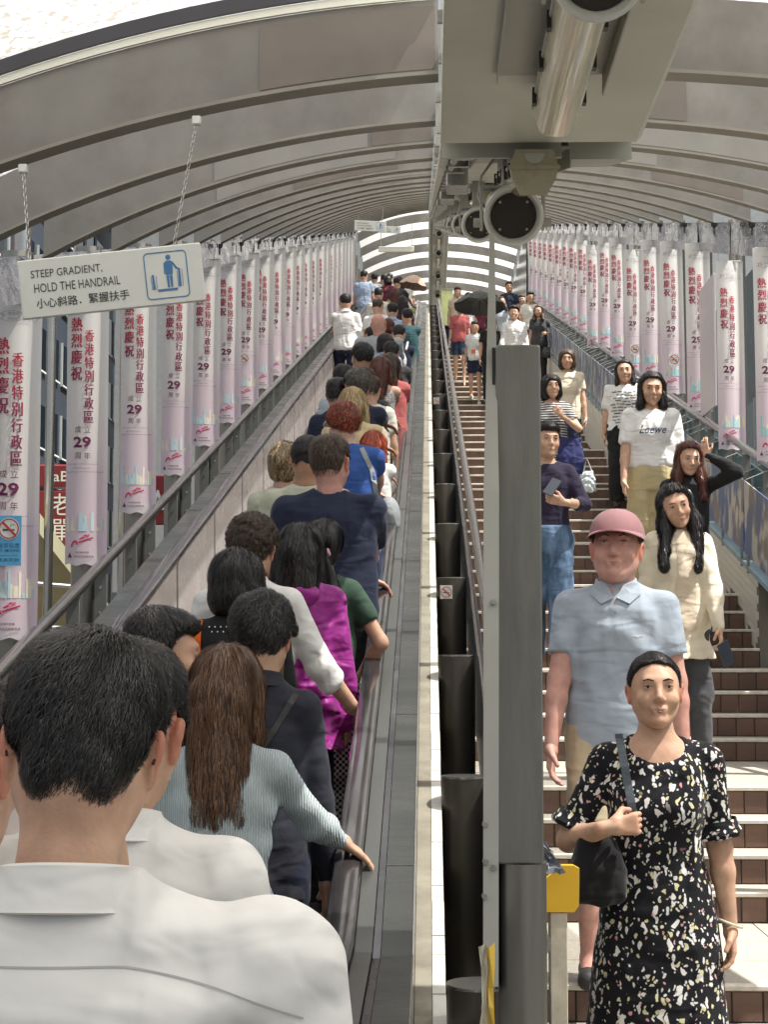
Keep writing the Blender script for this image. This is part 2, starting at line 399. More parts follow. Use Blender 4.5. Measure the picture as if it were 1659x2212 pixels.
# belt: grooved pallets
b = MB(); b.sweep([(-1.36, -0.01), (-0.34, -0.01), (-0.34, 0.0), (-1.36, 0.0)], ALONG)
b.build('belt', M['belt_d'], mw, loc=off)
pal = MB()
for i in range(56):
    x = -1.35 + i * 0.018
    pal.box(x, x + 0.0085, 0.0, 0.396, 0.001, 0.010, shear=SL)
pal_me = pal.mesh('pallet', M['belt'])
y = Y0
for i in range(92):
    link('pallet', pal_me, mw, (0.85, y - 4.5, prof(y))); y += 0.406
pal = MB()
for i in range(56):
    x = -1.35 + i * 0.018; pal.box(x, x + 0.0085, 0.0, 0.396, 0.001, 0.010)
pal_f = pal.mesh('pallet', M['belt'])
for i in range(10): link('pallet', pal_f, mw, (0.85, Y0 - 4.5 - 0.406 * (i + 1), 0))
# handrails: flattened C profile
def hr(x): return [(x - 0.042, 0.932), (x - 0.030, 0.916), (x + 0.030, 0.916), (x + 0.042, 0.932), (x + 0.036, 0.947), (x + 0.018, 0.953), (x - 0.018, 0.953), (x - 0.036, 0.947)]
ALS = [-3.0, 0.0, 3.6, 4.1, 4.53, 4.9, 5.4, 10, 16, 22, 28, 34, Y1, 44]
def prof_s(y):   # softened bend for the rail
    if 3.6 <= y <= 5.46:
        t = (y - 3.6) / 1.86; return SL * 0.93 * t * t
    return prof(y)
for x in (-1.46, -0.24):
    b = MB(); b.sweep(hr(x), ALS, z=prof); b.build('handrail', M['rubber'], mw, smooth=True, loc=off)
    sgn = 1 if x < -1 else -1
    b = MB(); b.sweep([(x + 0.008 * sgn, 0.30), (x + 0.022 * sgn, 0.30), (x + 0.022 * sgn, 0.914), (x + 0.008 * sgn, 0.914)] if sgn > 0 else [(x - 0.022, 0.30), (x - 0.008, 0.30), (x - 0.008, 0.914), (x - 0.022, 0.914)], ALONG)
    b.build('inner_panel', M['panel'], mw, loc=off)
    b = MB(); b.sweep([(x + 0.010 * sgn, 0.02), (x + 0.095 * sgn, 0.0), (x + 0.095 * sgn, 0.11), (x + 0.024 * sgn, 0.31), (x + 0.010 * sgn, 0.31)], ALONG)
    b.build('skirt', M['rubber_l'], mw, loc=off)
# right outer deck: stepped profile beside the handrail
for pr, mm, nm in (
    ([(-0.196, 0.905), (-0.150, 0.905), (-0.150, 0.915), (-0.196, 0.915)], 'steel', 'deck'),
    ([(-0.148, 0.885), (-0.128, 0.885), (-0.128, 0.900), (-0.148, 0.900)], 'rubber_l', 'deck_channel'),
    ([(-0.126, 0.40), (-0.044, 0.40), (-0.044, 0.905), (-0.126, 0.905)], 'deck', 'deck'),
    ([(-0.0435, 0.40), (-0.040, 0.40), (-0.040, 0.909), (-0.0435, 0.909)], 'rail', 'edge_strip')):
    b = MB(); b.sweep(pr, ALONG); b.build(nm, M[mm], mw, loc=off)
b = MB(); b.sweep([(-1.62, 0.40), (-1.51, 0.40), (-1.51, 0.91), (-1.62, 0.91)], ALONG); b.build('deck', M['deck'], mw, loc=off)
b = MB()
for i in range(26):
    y = 3.6 + i * 1.55; b.box(-0.127, -0.0395, y, y + 0.004, 0.9055 + prof(y), 0.9075 + prof(y))
    b.cyl((-0.055, y + 0.06, 0.905 + prof(y)), (-0.055, y + 0.06, 0.909 + prof(y)), 0.005, n=6)
o = b.build('deck_joints', M['chain'], mw, loc=off); o['kind'] = 'stuff'

# gutter strip beside the walkway: concrete edge and a line of white tiles
st = MB(); st.sweep([(-0.0385, 0.40), (0.008, 0.40), (0.008, 0.752), (-0.0385, 0.752)], ALONG)
tag(st.build('concrete_kerb', mat('kerb_concrete', (0.30, 0.275, 0.22), 0.85, var=0.2, vscale=6, dirt=0.7, dscale=4, dcol=(0.14, 0.12, 0.09))), kind='structure')
gt = MB(); gt.sweep([(0.0085, 0.40), (0.0455, 0.40), (0.0455, 0.744), (0.0085, 0.744)], ALONG)
gto = tag(gt.build('tiled_strip', M['grout']), kind='structure')
tme = MB().box(0.0095, 0.0455, 0.0, 0.1195, 0.7445, 0.754, shear=SL).mesh('tile', M['wtile'])
tmf = MB().box(0.0095, 0.0455, 0.0, 0.1195, 0.7445, 0.754).mesh('tile', M['wtile'])
for i in range(286):
    y = Y0 + i * 0.123
    link('tile', tme, gto, (random.uniform(-.0006, .0006), y, prof(y) + random.uniform(-.001, .001)))
for i in range(14):
    y = Y0 - (i + 1) * 0.123; link('tile', tmf, gto, (0, y, 0))

# ================================================================ DIVIDER between walkway and stairs
dv = empty('divider_railing', (0.13, 4.5, 0), 'row of short dark steel tubes with a polished rail dividing moving walkway from stairs', 'railing')
do = (-0.13, -4.5, 0)
tb = MB(); tb.cyl((0, 0, -0.3), (0, 0, 0.846), 0.084, n=28); tb.m = 1; tb.cyl((0, 0, 0.846), (0, 0, 0.853), 0.0855, n=28)
tbm = tb.mesh('tube_post', [M['steel_d'], M['rail']], True)
nosm = MB().box(-0.045, 0.045, -0.003, 0.0, -0.06, 0.06).mesh('sticker', M['white'])
for k in range(-2, NB + 2):
    y = by(k); link('tube_post', tbm, dv, (0.0, y - 4.5, prof(y)))
b = MB(); b.sweep(circ(0.285, 0.955, 0.028), [4.42, Y0, Y1, 44]); b.build('handrail', M['rail'], dv, smooth=True, loc=do)
b = MB(); b.sweep(circ(0.235, 0.86, 0.012, 8), [4.42, Y0, Y1, 44]); b.build('lower_rail', M['rail'], dv, smooth=True, loc=do)
b = MB(); b.sweep([(0.248, 0.15), (0.256, 0.15), (0.256, 0.84), (0.248, 0.84)], [4.42, Y0, Y1, 44]); b.build('side_panel', mat('blue_grey_panel', (0.16, 0.20, 0.25), 0.3, 0.4, var=0.2), dv, loc=do)
# ================================================================ PARAPETS left and right
lp = empty('parapet_railing', (-1.8, 4.5, 0), 'steel handrail and flat bracket posts along the left edge beneath the pink banners', 'railing')
b = MB(); b.sweep(circ(-1.80, 0.96, 0.033), [-2, 0, Y0, Y1, 44]); b.build('handrail', M['rail'], lp, smooth=True, loc=(1.8, -4.5, 0))
bk = MB().box(-0.035, 0.035, -0.006, 0.006, -0.2, 0.93, 0.003)
bk.m = 1
for z in (0.55, 0.66, 0.80, 0.25): bk.cyl((0, -0.006, z), (0, -0.012, z), 0.009, n=8)
bk.m = 0; bk.box(0.02, 0.028, -0.02, 0.02, 0.90, 0.95)
bkm = bk.mesh('bracket_post', [M['column'], M['rail']])
for k in range(-2, NB + 1):
    y = by(k); link('bracket_post', bkm, lp, (-0.04, y - 4.5 + 0.02, prof(y)))
    link('bracket_post', bkm, lp, (-0.02, y - 4.5 + 0.86, prof(y + 0.84)))
rp = empty('parapet_railing', (2.57, 4.5, 0), 'steel handrail and framed glass panels along the right edge of the stairs', 'railing')
b = MB(); b.sweep(circ(2.57, 1.0, 0.032), [-2, 0, Y0, Y1, 44]); b.build('handrail', M['rail'], rp, smooth=True, loc=(-2.57, -4.5, 0))
for k in range(-2, NB + 1):
    y = by(k); link('bracket_post', bkm, rp, (0.0, y - 4.5 + 0.02, prof(y) + 0.03)); link('bracket_post', bkm, rp, (0.0, y - 4.5 + 0.86, prof(y + 0.84) + 0.03))
M['teal'] = mat('teal_glass', (0.10, 0.20, 0.20), 0.12, 0.1, var=0.35, vscale=1.2, alpha=0.75)
for k in range(-2, NB):
    y = by(k); sh = SL if 4.3 < y < 41 else 0
    key = 'glass_panel' if sh else 'glass_panel_f'
    if key not in bpy.data.meshes: MB().box(0.045, 0.055, 0.05, BAY - 0.05, 0.05, 0.90, shear=sh).mesh(key, M['teal'])
    link('glass_panel', bpy.data.meshes[key], rp, (0, y - 4.5 + 0.05, prof(y)))
b = MB(); b.sweep([(2.595, -0.1), (2.66, -0.1), (2.66, 0.08), (2.595, 0.08)], [-2, 0, Y0, Y1, 44]); b.build('base_channel', M['column'], rp, loc=(-2.57, -4.5, 0))

# ================================================================ STAIRS
RH = 0.14
levels = [(3.0, 0.0), (4.6, 0.15), (5.6, 0.29), (6.6, 0.43)]
y, z = 8.05, 0.43
def flight(n, land):
    global y, z
    for i in range(n):
        z += RH; levels.append((y, z)); y += 0.27
    y += land - 0.27
flight(4, 1.90); flight(4, 0.85); flight(4, 2.0); flight(4, 2.2)
while z < prof(Y1) - 0.84: flight(6, 2.05)
rem = prof(Y1) - z
n = max(1, round(rem / RH))
for i in range(n):
    z += rem / n; levels.append((y, z)); y += 0.27
levels.append((62.0, z))
XS0, XS1 = 0.262, 2.40
def floor_stair(yy):
    f = 0.0
    for (a, h) in levels[:-1]:
        if yy >= a: f = h
    return f
stair = MB()
for i in range(len(levels) - 1):
    ya, za = levels[i]; yb = levels[i + 1][0]
    x1 = 4.6 if ya < 12.3 else XS1
    stair.box(XS0 + 0.002, x1, ya + 0.014, yb + 0.014 if i < len(levels) - 2 else yb, za - (0.6 if ya > 4 else 0.3), za - 0.022)
stair_o = tag(stair.build('stairs', M['grout']), kind='structure')
tread_cache = {}
for i in range(len(levels) - 1):
    ya, za = levels[i]; yb = levels[i + 1][0]
    x1 = 4.6 if ya < 12.3 else XS1
    key = (round(yb - ya, 3), x1)
    if key not in tread_cache:
        t = MB(); dd = yb - ya
        nx = 1 if dd < 0.3 else 5
        if dd < 0.3: t.box(XS0 + 0.004, x1, 0.045, dd, -0.0205, 0.0)
        else:   # landing paving slabs with recessed joints
            ny = max(1, round(dd / 0.45)); nx = max(2, round((x1 - XS0) / 0.6))
            for a in range(nx):
                for c in range(ny):
                    w = (x1 - XS0) / nx; q = (dd - 0.045) / ny
                    t.box(XS0 + a * w + 0.004, XS0 + (a + 1) * w - 0.002, 0.046 + c * q, 0.045 + (c + 1) * q - 0.004, -0.0205, random.uniform(-0.001, 0.0))
        nmh = MB().box(XS0 + 0.003, x1, -0.008, 0.043, -0.0205, 0.001, 0.004).mesh('nosing', M['nosing'])
        tread_cache[key] = (t.mesh('tread', M['tread']), nmh)
    tr, nz = tread_cache[key]
    link('tread', tr, stair_o, (0, ya, za)); link('nosing', nz, stair_o, (0, ya, za))
# riser tiles: the 300 nearest singly, the rest joined
tw = 0.118
tms = [MB().box(0.003, tw - 0.003, 0.0, 0.013, 0.004, RH - 0.024, 0.002).mesh('tile', mm) for mm in (M['btile'], M['btile2'], M['btile'])]
rest = MB(); cnt = 0
for i in range(1, len(levels) - 1):
    ya, za = levels[i]; x1 = 4.0 if ya < 12.3 else XS1
    lo = za - RH
    vis1 = min(x1, 0.262 * ya + 0.3)
    x = XS0 + 0.01 + (0.05 if i % 2 else 0.0)
    while x < x1 - 0.05:
        if x < vis1 and cnt < 300 and ya > 6:
            link('tile', tms[(i * 7 + cnt * 5) % 3], stair_o, (x, ya + random.uniform(-0.0015, 0.0015), lo)); cnt += 1
        else:
            rest.m = (i * 3 + int(x * 9)) % 2
            rest.box(x + 0.003, x + tw - 0.003, ya, ya + 0.013, lo + 0.004, lo + RH - 0.024)
        x += tw
o = rest.build('riser_tiles', [M['btile'], M['btile2']], stair_o); o['kind'] = 'stuff'

# right-hand tiled dwarf wall with blue-grey coping
wall = MB(); wall.sweep([(2.402, -0.7), (2.50, -0.7), (2.50, 0.22), (2.402, 0.22)], [12.42, 20, 30, Y1, 61])
wl = tag(wall.build('tiled_side_wall', M['grout']), kind='structure')
b = MB(); b.sweep([(2.385, 0.22), (2.60, 0.22), (2.60, 0.255), (2.385, 0.255)], [6, Y1, 61]); b.build('coping', mat('coping_paint', (0.22, 0.33, 0.40), 0.5, var=0.15, vscale=8, dirt=0.4, dscale=5, dcol=(0.4, 0.4, 0.36)), wl)
tm1 = MB().box(-0.006, 0.0, 0.002, 0.118, 0.002, 0.057, shear=SL).mesh('tile', M['wtile'])
rest = MB(); c = 0
for r_ in range(12):
    for i in range(230):
        y = 12.43 + i * 0.12 + (0.06 if r_ % 2 else 0)
        h = 0.16 - r_ * 0.06
        if h + prof(y) + 0.02 < floor_stair(y): continue
        if y > 40: continue
        if c < 300 and y < 17:
            link('tile', tm1, wl, (2.4015, y, h + prof(y))); c += 1
        else: rest.box(2.3955, 2.4015, y + 0.002, y + 0.118, h + prof(y) + 0.002, h + prof(y) + 0.057, shear=SL)
o = rest.build('wall_tiles', M['wtile'], wl); o['kind'] = 'stuff'
# ================================================================ LETTERING
_tc = {}
def txt_mesh(s, bold=0.0, res=2):
    key = (s, bold, res)
    if key in _tc: return _tc[key]
    c = bpy.data.curves.new('t', 'FONT'); c.body = s; c.resolution_u = res; c.offset = bold
    o = bpy.data.objects.new('t', c); COL.objects.link(o)
    bpy.context.view_layer.update()
    me = bpy.data.meshes.new_from_object(o.evaluated_get(bpy.context.evaluated_depsgraph_get()))
    v = [tuple(p.co) for p in me.vertices]; f = [tuple(p.vertices) for p in me.polygons]
    bpy.data.objects.remove(o); bpy.data.curves.remove(c); bpy.data.meshes.remove(me)
    _tc[key] = (v, f); return _tc[key]
def put_text(mb, s, cx, cz, w, h, y=0.0, bold=0.0, fn=None, res=2, flip=False):
    """lettering filling a w x h box centred on (cx,cz), facing -y"""
    v, f = txt_mesh(s, bold, res)
    if not v: return
    xs = [p[0] for p in v]; ys = [p[1] for p in v]
    x0, x1, y0, y1 = min(xs), max(xs), min(ys), max(ys)
    out = []
    for p in v:
        X = cx + ((p[0] - x0) / (x1 - x0) - 0.5) * w * (-1 if flip else 1); Z = cz + ((p[1] - y0) / (y1 - y0) - 0.5) * h
        out.append((X, (fn(X) if fn else 0) + y, Z))
    mb.add(out, f)
def quad(mb, x0, x1, z0, z1, y=0.0, fn=None, nx=1):
    vs = []; fs = []
    for i in range(nx + 1):
        x = x0 + (x1 - x0) * i / nx; yy = (fn(x) if fn else 0) + y
        vs += [(x, yy, z0), (x, yy, z1)]
    for i in range(nx): fs.append((2 * i, 2 * i + 2, 2 * i + 3, 2 * i + 1))
    mb.add(vs, fs)
def ring(mb, cx, cz, rx, rz, t, y=0.0, fn=None, n=28, a0=0.0, a1=2 * math.pi):
    vs = []; fs = []
    for i in range(n + 1):
        a = a0 + (a1 - a0) * i / n
        for k in (1.0, 1 - t):
            X = cx + rx * k * math.cos(a); vs.append((X, (fn(X) if fn else 0) + y, cz + rz * k * math.sin(a)))
    for i in range(n): fs.append((2 * i, 2 * i + 1, 2 * i + 3, 2 * i + 2))
    mb.add(vs, fs)

def grad_mat(name, stops, z0, z1, rough=0.6, translucent=0.0, noise_amt=0.0):
    m = bpy.data.materials.new(name); m.use_nodes = True; t = m.node_tree; N = t.nodes; Lk = t.links; b = N['Principled BSDF']
    tc = N.new('ShaderNodeTexCoord'); sx = N.new('ShaderNodeSeparateXYZ'); mr = N.new('ShaderNodeMapRange')
    Lk.new(tc.outputs['Object'], sx.inputs[0]); Lk.new(sx.outputs['Z'], mr.inputs[0])
    mr.inputs['From Min'].default_value = z0; mr.inputs['From Max'].default_value = z1
    cr = N.new('ShaderNodeValToRGB'); e = cr.color_ramp.elements
    while len(e) > 1: e.remove(e[0])
    e[0].position = stops[0][0]; e[0].color = (*stops[0][1], 1)
    for p, c in stops[1:]:
        q = e.new(p); q.color = (*c, 1)
    Lk.new(mr.outputs[0], cr.inputs[0]); Lk.new(cr.outputs[0], b.inputs['Base Color'])
    b.inputs['Roughness'].default_value = rough
    if translucent:
        tr = N.new('ShaderNodeBsdfTranslucent'); Lk.new(cr.outputs[0], tr.inputs[0])
        mx = N.new('ShaderNodeMixShader'); mx.inputs[0].default_value = translucent
        Lk.new(b.outputs[0], mx.inputs[1]); Lk.new(tr.outputs[0], mx.inputs[2]); Lk.new(mx.outputs[0], N['Material Output'].inputs[0])
    return m

BW, BH = 0.236, 1.63
M['cloth_b'] = grad_mat('banner_print', [(0.0, (0.82, 0.76, 0.80)), (0.06, (0.82, 0.67, 0.75)), (0.30, (0.84, 0.71, 0.77)), (0.42, (0.90, 0.83, 0.82)), (0.6, (0.92, 0.89, 0.85)), (1.0, (0.90, 0.89, 0.86))], 0, BH, 0.55, 0.3)
M['ink'] = grad_mat('banner_ink', [(0.40, (0.13, 0.01, 0.07)), (0.62, (0.24, 0.02, 0.08)), (0.80, (0.48, 0.03, 0.06)), (0.95, (0.5, 0.04, 0.07))], 0, BH)
M['ink_d'] = mat('banner_ink_dark', (0.12, 0.04, 0.07), 0.6)
M['ink_r'] = mat('banner_ink_red', (0.55, 0.02, 0.10), 0.6)
M['ink_g'] = mat('banner_ink_grey', (0.36, 0.34, 0.38), 0.6)
M['sky_y'] = mat('banner_skyline_pale', (0.80, 0.75, 0.60), 0.6)
M['sky_t'] = mat('banner_skyline_teal', (0.50, 0.66, 0.72), 0.6)
M['sky_c'] = mat('banner_skyline_cyan', (0.36, 0.62, 0.68), 0.6)

def banner_meshes(variant):
    rnd = random.Random(11 + variant)
    def fn(x):
        u = x / BW + 0.5
        if u < 0.66: return -0.020 * math.sin(math.pi * u / 0.66) ** 0.8 - 0.002
        return -0.002 + 0.012 * math.sin(math.pi * (u - 0.66) / 0.34)
    def fz(x, z): return fn(x) + 0.004 * math.sin(z * 3.1 + x * 8 + variant) - 0.006 * max(0, 1 - z / 0.12) * (x / BW)
    NX, NZ = 18, 24; c = MB(); vs = []
    for j in range(NZ + 1):
        for i in range(NX + 1):
            x = -BW / 2 + BW * i / NX; zz = BH * j / NZ
            vs.append((x, fz(x, zz), zz + (0.006 * math.sin(i * 0.9) if j == 0 else 0)))
    c.add(vs, [(j * (NX + 1) + i, j * (NX + 1) + i + 1, (j + 1) * (NX + 1) + i + 1, (j + 1) * (NX + 1) + i) for j in range(NZ) for i in range(NX)])
    cloth = c.mesh('cloth', M['cloth_b'], True)
    class F(MB): pass
    L_ = MB(); O = -0.0065
    X = lambda u: (u - 0.5) * BW
    Zf = lambda f: BH * (1 - f)
    for i, ch in enumerate('熱烈慶祝'): [put_text(L_, ch, X(.25) + q, Zf(.169 + .0567 * i), .062, .078, O - abs(q) * .2, 0.0) for q in (-.0022, -.001, .001, .0022)]
    for i, ch in enumerate('香港特別行政區'): [put_text(L_, ch, X(.55) + q, Zf(.208 + .047 * i), .047, .066, O - abs(q) * .2, 0.0) for q in (-.0017, 0, .0017)]
    put_text(L_, '29', X(.40), Zf(.578), .098, .062, O, 0.03)
    L_.m = 1
    for ch, u, f in (('成', .30, .534), ('立', .52, .534), ('周', .30, .625), ('年', .52, .625)): put_text(L_, ch, X(u), Zf(f), .034, .037, O, 0.0)
    put_text(L_, 'Celebrating the 29th Anniversary of', X(.40), Zf(.654), .17, .008, O, 0, res=1)
    put_text(L_, 'the Establishment of', X(.38), Zf(.667), .09, .008, O, 0, res=1)
    put_text(L_, 'Hong Kong Special Administrative Region', X(.46), Zf(.681), .205, .0085, O, 0, res=1)
    put_text(L_, '民政事務總署', X(.42), Zf(.958), .075, .013, O, 0.004, res=1)
    put_text(L_, '中西區民政事務處', X(.46), Zf(.972), .105, .014, O, 0.004, res=1)
    L_.add([(X(.08), O, Zf(.975)), (X(.18), O, Zf(.975)), (X(.13), O, Zf(.957))], [(0, 1, 2)])
    L_.m = 2
    put_text(L_, '29', X(.20), Zf(.082), .04, .026, O, 0.0, res=1)
    put_text(L_, '周年紀念', X(.50), Zf(.076), .075, .017, O, 0.0, res=1)
    put_text(L_, 'ANNIVERSARY', X(.58), Zf(.091), .115, .011, O, 0.0, res=1)
    put_text(L_, '香港特別行政區成立', X(.48), Zf(.045), .10, .008, O, 0, res=1)
    ring(L_, X(.42), Zf(.083), .062, .026, .05, O); ring(L_, X(.74), Zf(.088), .045, .014, .07, O)
    # red arch logo
    L_.m = 3
    ring(L_, X(.24), Zf(.935), .020, .030, .42, O, n=12, a0=0, a1=math.pi)
    for j, (a, w_, zz) in enumerate(((.36, .10, .921), (.46, .06, .915), (.33, .34, .931))):
        quad(L_, X(a), X(a + w_), Zf(zz), Zf(zz - .005), O)
    put_text(L_, '同慶', X(.50), Zf(.918), .045, .017, O, 0.01, res=1)
    # deform onto the cloth
    L_.v = [(p[0], fz(p[0], p[2]) + p[1], p[2] + (0.35 * (p[0] - X(.24)) * (1 if .02 < p[2] / BH < 0.095 and p[0] > X(.15) and L_.mi else 0) * (1 if Zf(.945) < p[2] < Zf(.905) else 0))) for p in L_.v]
    let = L_.mesh('lettering', [M['ink'], M['ink_d'], M['ink_g'], M['ink_r']])
    K = MB()
    for q, (f0, n, mm) in enumerate(((.885, 13, 0), (.885, 9, 1))):
        K.m = mm; x = X(.02)
        for i in range(n):
            w_ = BW * rnd.uniform(.04, .09); hh = BH * rnd.uniform(.012, .055) * (1.6 if i in (3, 4) else 1)
            if variant >= 2: hh *= 1.35
            xa = X(rnd.uniform(.02, .90))
            quad(K, xa, min(xa + w_, X(.99)), Zf(f0), Zf(f0) + hh, -0.0015 - 0.0006 * mm, nx=2)
    K.v = [(p[0], fz(p[0], p[2]) + p[1], p[2]) for p in K.v]
    sk_ = K.mesh('skyline', [M['sky_y'], M['sky_t'] if variant < 2 else M['sky_c']])
    return cloth, let, sk_
BV = [banner_meshes(v) for v in range(4)]
hook_me = MB().cyl((-0.10, 0.0, BH), (0.10, 0.0, BH), 0.005, n=6).cyl((-0.09, 0, BH), (-0.09, 0, BH + 0.16), 0.0025, n=5).cyl((0.09, 0, BH), (0.09, 0, BH + 0.16), 0.0025, n=5).mesh('top_bar', M['chain'])
ORD = ['first', 'second', 'third', 'fourth', 'fifth', 'sixth', 'seventh', 'eighth', 'ninth', 'tenth', 'eleventh', 'twelfth', 'thirteenth', 'fourteenth', 'fifteenth', 'sixteenth', 'seventeenth', 'eighteenth', 'nineteenth', 'twentieth', 'twenty-first', 'twenty-second']
def banner(k, side, n, hb, note=''):
    y = by(k); x = -1.915 if side == 'l' else 2.60
    where = 'left of the escalator' if side == 'l' else 'right of the stairs'
    t = empty('celebration_banner', (x, y - 0.035, prof(y) + hb), f'{ORD[n]} pink and white banner {where}, counted from the near end{note}', 'banner', 'anniversary banners on the left posts' if side == 'l' else 'anniversary banners on the right posts', rz=random.uniform(-0.07, 0.07))
    t.rotation_euler[1] = random.uniform(-.008, .008)
    v = (k % 2) + (0 if side == 'l' else 2)
    for nm, me in zip(('cloth', 'lettering', 'skyline'), BV[v]): link(nm, me, t)
    link('top_bar', hook_me, t)
    return t
for i, k in enumerate(range(2, NB)): banner(k, 'l', i, 0.925)
for i, k in enumerate(range(5, NB)):
    low = (k in (6, 10, 13))
    banner(k, 'r', i, 0.96 - (0.14 if low else 0.0) + 0.06, ', hung lower' if low else '')
# no smoking stickers
def nosmoke(loc, r, blue, label, mats=None, name='no_smoking_sign'):
    t = empty(name, loc, label, 'sign', 'no smoking signs')
    b = MB()
    if blue:
        b.box(-0.058, 0.058, -0.002, 0, -0.115, 0.115)
        b.build('plate', mat('sticker_blue', (0.12, 0.42, 0.68), 0.4), t)
        w = MB(); ringn = 30
        w.add([(0.05 * math.cos(2 * math.pi * i / ringn), -0.0032, 0.055 + 0.05 * math.sin(2 * math.pi * i / ringn)) for i in range(ringn)], [tuple(range(ringn))])
        w.build('disc', M['white'], t); cz = 0.055
        L_ = MB()
        put_text(L_, '嚴禁吸煙', 0, -0.022, .10, .022, -0.0032, 0); put_text(L_, 'NO SMOKING', 0, -0.045, .10, .014, -0.0032, .006)
        put_text(L_, '最高罰款', 0, -0.088, .10, .016, -0.0032, 0); put_text(L_, 'Maximum Fine', 0, -0.068, .08, .008, -0.0032, 0)
        L_.build('lettering', mat('sticker_ink', (0.02, 0.09, 0.24), 0.5), t)
    else:
        if blue is None: pass
        b.box(-r * 1.12, r * 1.12, -0.002, 0, -r * 1.25, r * 1.25); b.build('plate', M['white'], t); cz = 0
    L_ = MB(); ring(L_, 0, cz, r, r, .13, -0.0042)
    a = 0.707 * r * 0.93; q = r * .09
    L_.add([(-a - q, -0.0046, cz + a - q), (-a + q, -0.0046, cz + a + q), (a + q, -0.0046, cz - a + q), (a - q, -0.0046, cz - a - q)], [(0, 3, 2, 1)])
    L_.build('red_ring', mat('sticker_red', (0.50, 0.05, 0.04), 0.5), t)
    L_ = MB(); quad(L_, -r * .62, r * .3, cz - r * .2, cz - r * .02, -0.0038); quad(L_, r * .36, r * .56, cz - r * .2, cz - r * .02, -0.0038)
    ring(L_, r * .35, cz + r * .28, r * .22, r * .16, .3, -0.0038, n=10, a0=0, a1=4)
    L_.build('cigarette', M['signink'], t)
y = by(2); nosmoke((-1.925, y - 0.068, prof(y) + 0.925 + 0.45), 0.047, True, 'blue no smoking sign stuck on the nearest left banner')
for k in (8, ):
    y = by(k); nosmoke((-1.95, y - 0.068, prof(y) + 1.41), 0.045, False, 'round no smoking sign on a left banner beside the moving walkway')
for k, lb in ((8, 'round no smoking sign on the fourth right banner'), (10, 'round no smoking sign on the lower hung right banner')):
    y = by(k); nosmoke((2.60, y - 0.068, prof(y) + 1.02 + 0.36 - (0.14 if k == 10 else 0)), 0.05, False, lb)
for k, lb in ((3, 'square no smoking sticker on a dark divider tube, nearest of the two'), (9, 'square no smoking sticker high on a far dark divider tube')):
    y = by(k); t = nosmoke((0.10, y - 0.087, prof(y) + 0.77), 0.030, False, lb)

# ================================================================ HANGING SIGNS
def hanging_sign(d, ang, px, py, label, lw=0.476, links=True, top_y=None):
    c = P(px, py, d)
    t = empty('hanging_sign', c, label, 'sign', 'steep gradient signs'); t.rotation_euler = (0, -R(ang), R(4))
    w, h = lw, lw * 0.325
    MB().box(-w / 2, w / 2, 0, 0.012, -h / 2, h / 2, 0.003).build('board', M['white'], t)
    L_ = MB(); k = w / 0.476
    put_text(L_, 'STEEP GRADIENT,', -.113 * k, .036 * k, .184 * k, .023 * k, -.0012, 0.0, res=3)
    put_text(L_, 'HOLD THE HANDRAIL', -.089 * k, .000 * k, .222 * k, .023 * k, -.0012, 0.0, res=3)
    put_text(L_, '小心斜路．緊握扶手', -.078 * k, -.040 * k, .240 * k, .026 * k, -.0012, 0.008, res=3)
    L_.build('lettering', M['signink'], t)
    B = MB(); cx, cz, hw, hh = .143 * k, .000, .056 * k, .062 * k; tk = .0028 * k; r_ = .012 * k
    pts = []
    for (sx, sz, a0) in ((1, 1, 0), (-1, 1, 90), (-1, -1, 180), (1, -1, 270)):
        for a in range(0, 91, 18):
            aa = R(a0 + a); pts.append((cx + sx * (hw - r_) + r_ * math.cos(aa), cz + sz * (hh - r_) + r_ * math.sin(aa), math.cos(aa), math.sin(aa)))
    n = len(pts); B.add([(p[0], -.0012, p[1]) for p in pts] + [(p[0] - tk * p[2], -.0012, p[1] - tk * p[3]) for p in pts], [(i, n + i, n + (i + 1) % n, (i + 1) % n) for i in range(n)])
    def disc(x, z, r, n=16): B.add([(x + r * math.cos(2 * math.pi * i / n), -.0013, z + r * math.sin(2 * math.pi * i / n)) for i in range(n)], [tuple(range(n))])
    def poly(ps): B.add([(cx + p[0] * k, -.0013, cz + p[1] * k) for p in ps], [tuple(range(len(ps)))])
    disc(cx + .008 * k, .046 * k, .0068 * k)
    poly([(-.002, .000), (.016, .000), (.018, .033), (.014, .037), (.002, .037), (-.002, .033)])      # trunk
    poly([(-.006, .004), (-.003, .003), (-.001, .034), (-.005, .032)])
    poly([(.0005, -.033), (.0055, -.033), (.006, -.002), (-.001, -.002)]); poly([(.009, -.033), (.014, -.033), (.015, -.002), (.0075, -.002)])
    poly([(.016, .030), (.019, .034), (.029, .018), (.037, .013), (.035, .009), (.025, .014)])        # arm to the rail
    poly([(-.026, -.042), (.024, -.042), (.026, -.036), (-.026, -.036)])                               # belt
    poly([(.029, -.033), (.036, -.033), (.036, .010), (.031, .010)]); poly([(-.038, -.036), (-.031, -.036), (-.033, .003), (-.038, .004)])
    for (a, c_, e) in ((.040, -.034, .012), (.0275, -.034, .008), (-.041, -.036, .0), (-.028, -.036, .0)):
        poly([(a, c_), (a + .0012, c_), (a + .0012, e), (a, e)])
    B.build('pictogram', M['signblue'], t)
    return t, c, w, h
SG, sc_, sw_, sh_ = hanging_sign(4.33, 6.6, 241, 607, 'white hanging sign with blue handrail pictogram, chained low at the left, nearest of its kind')
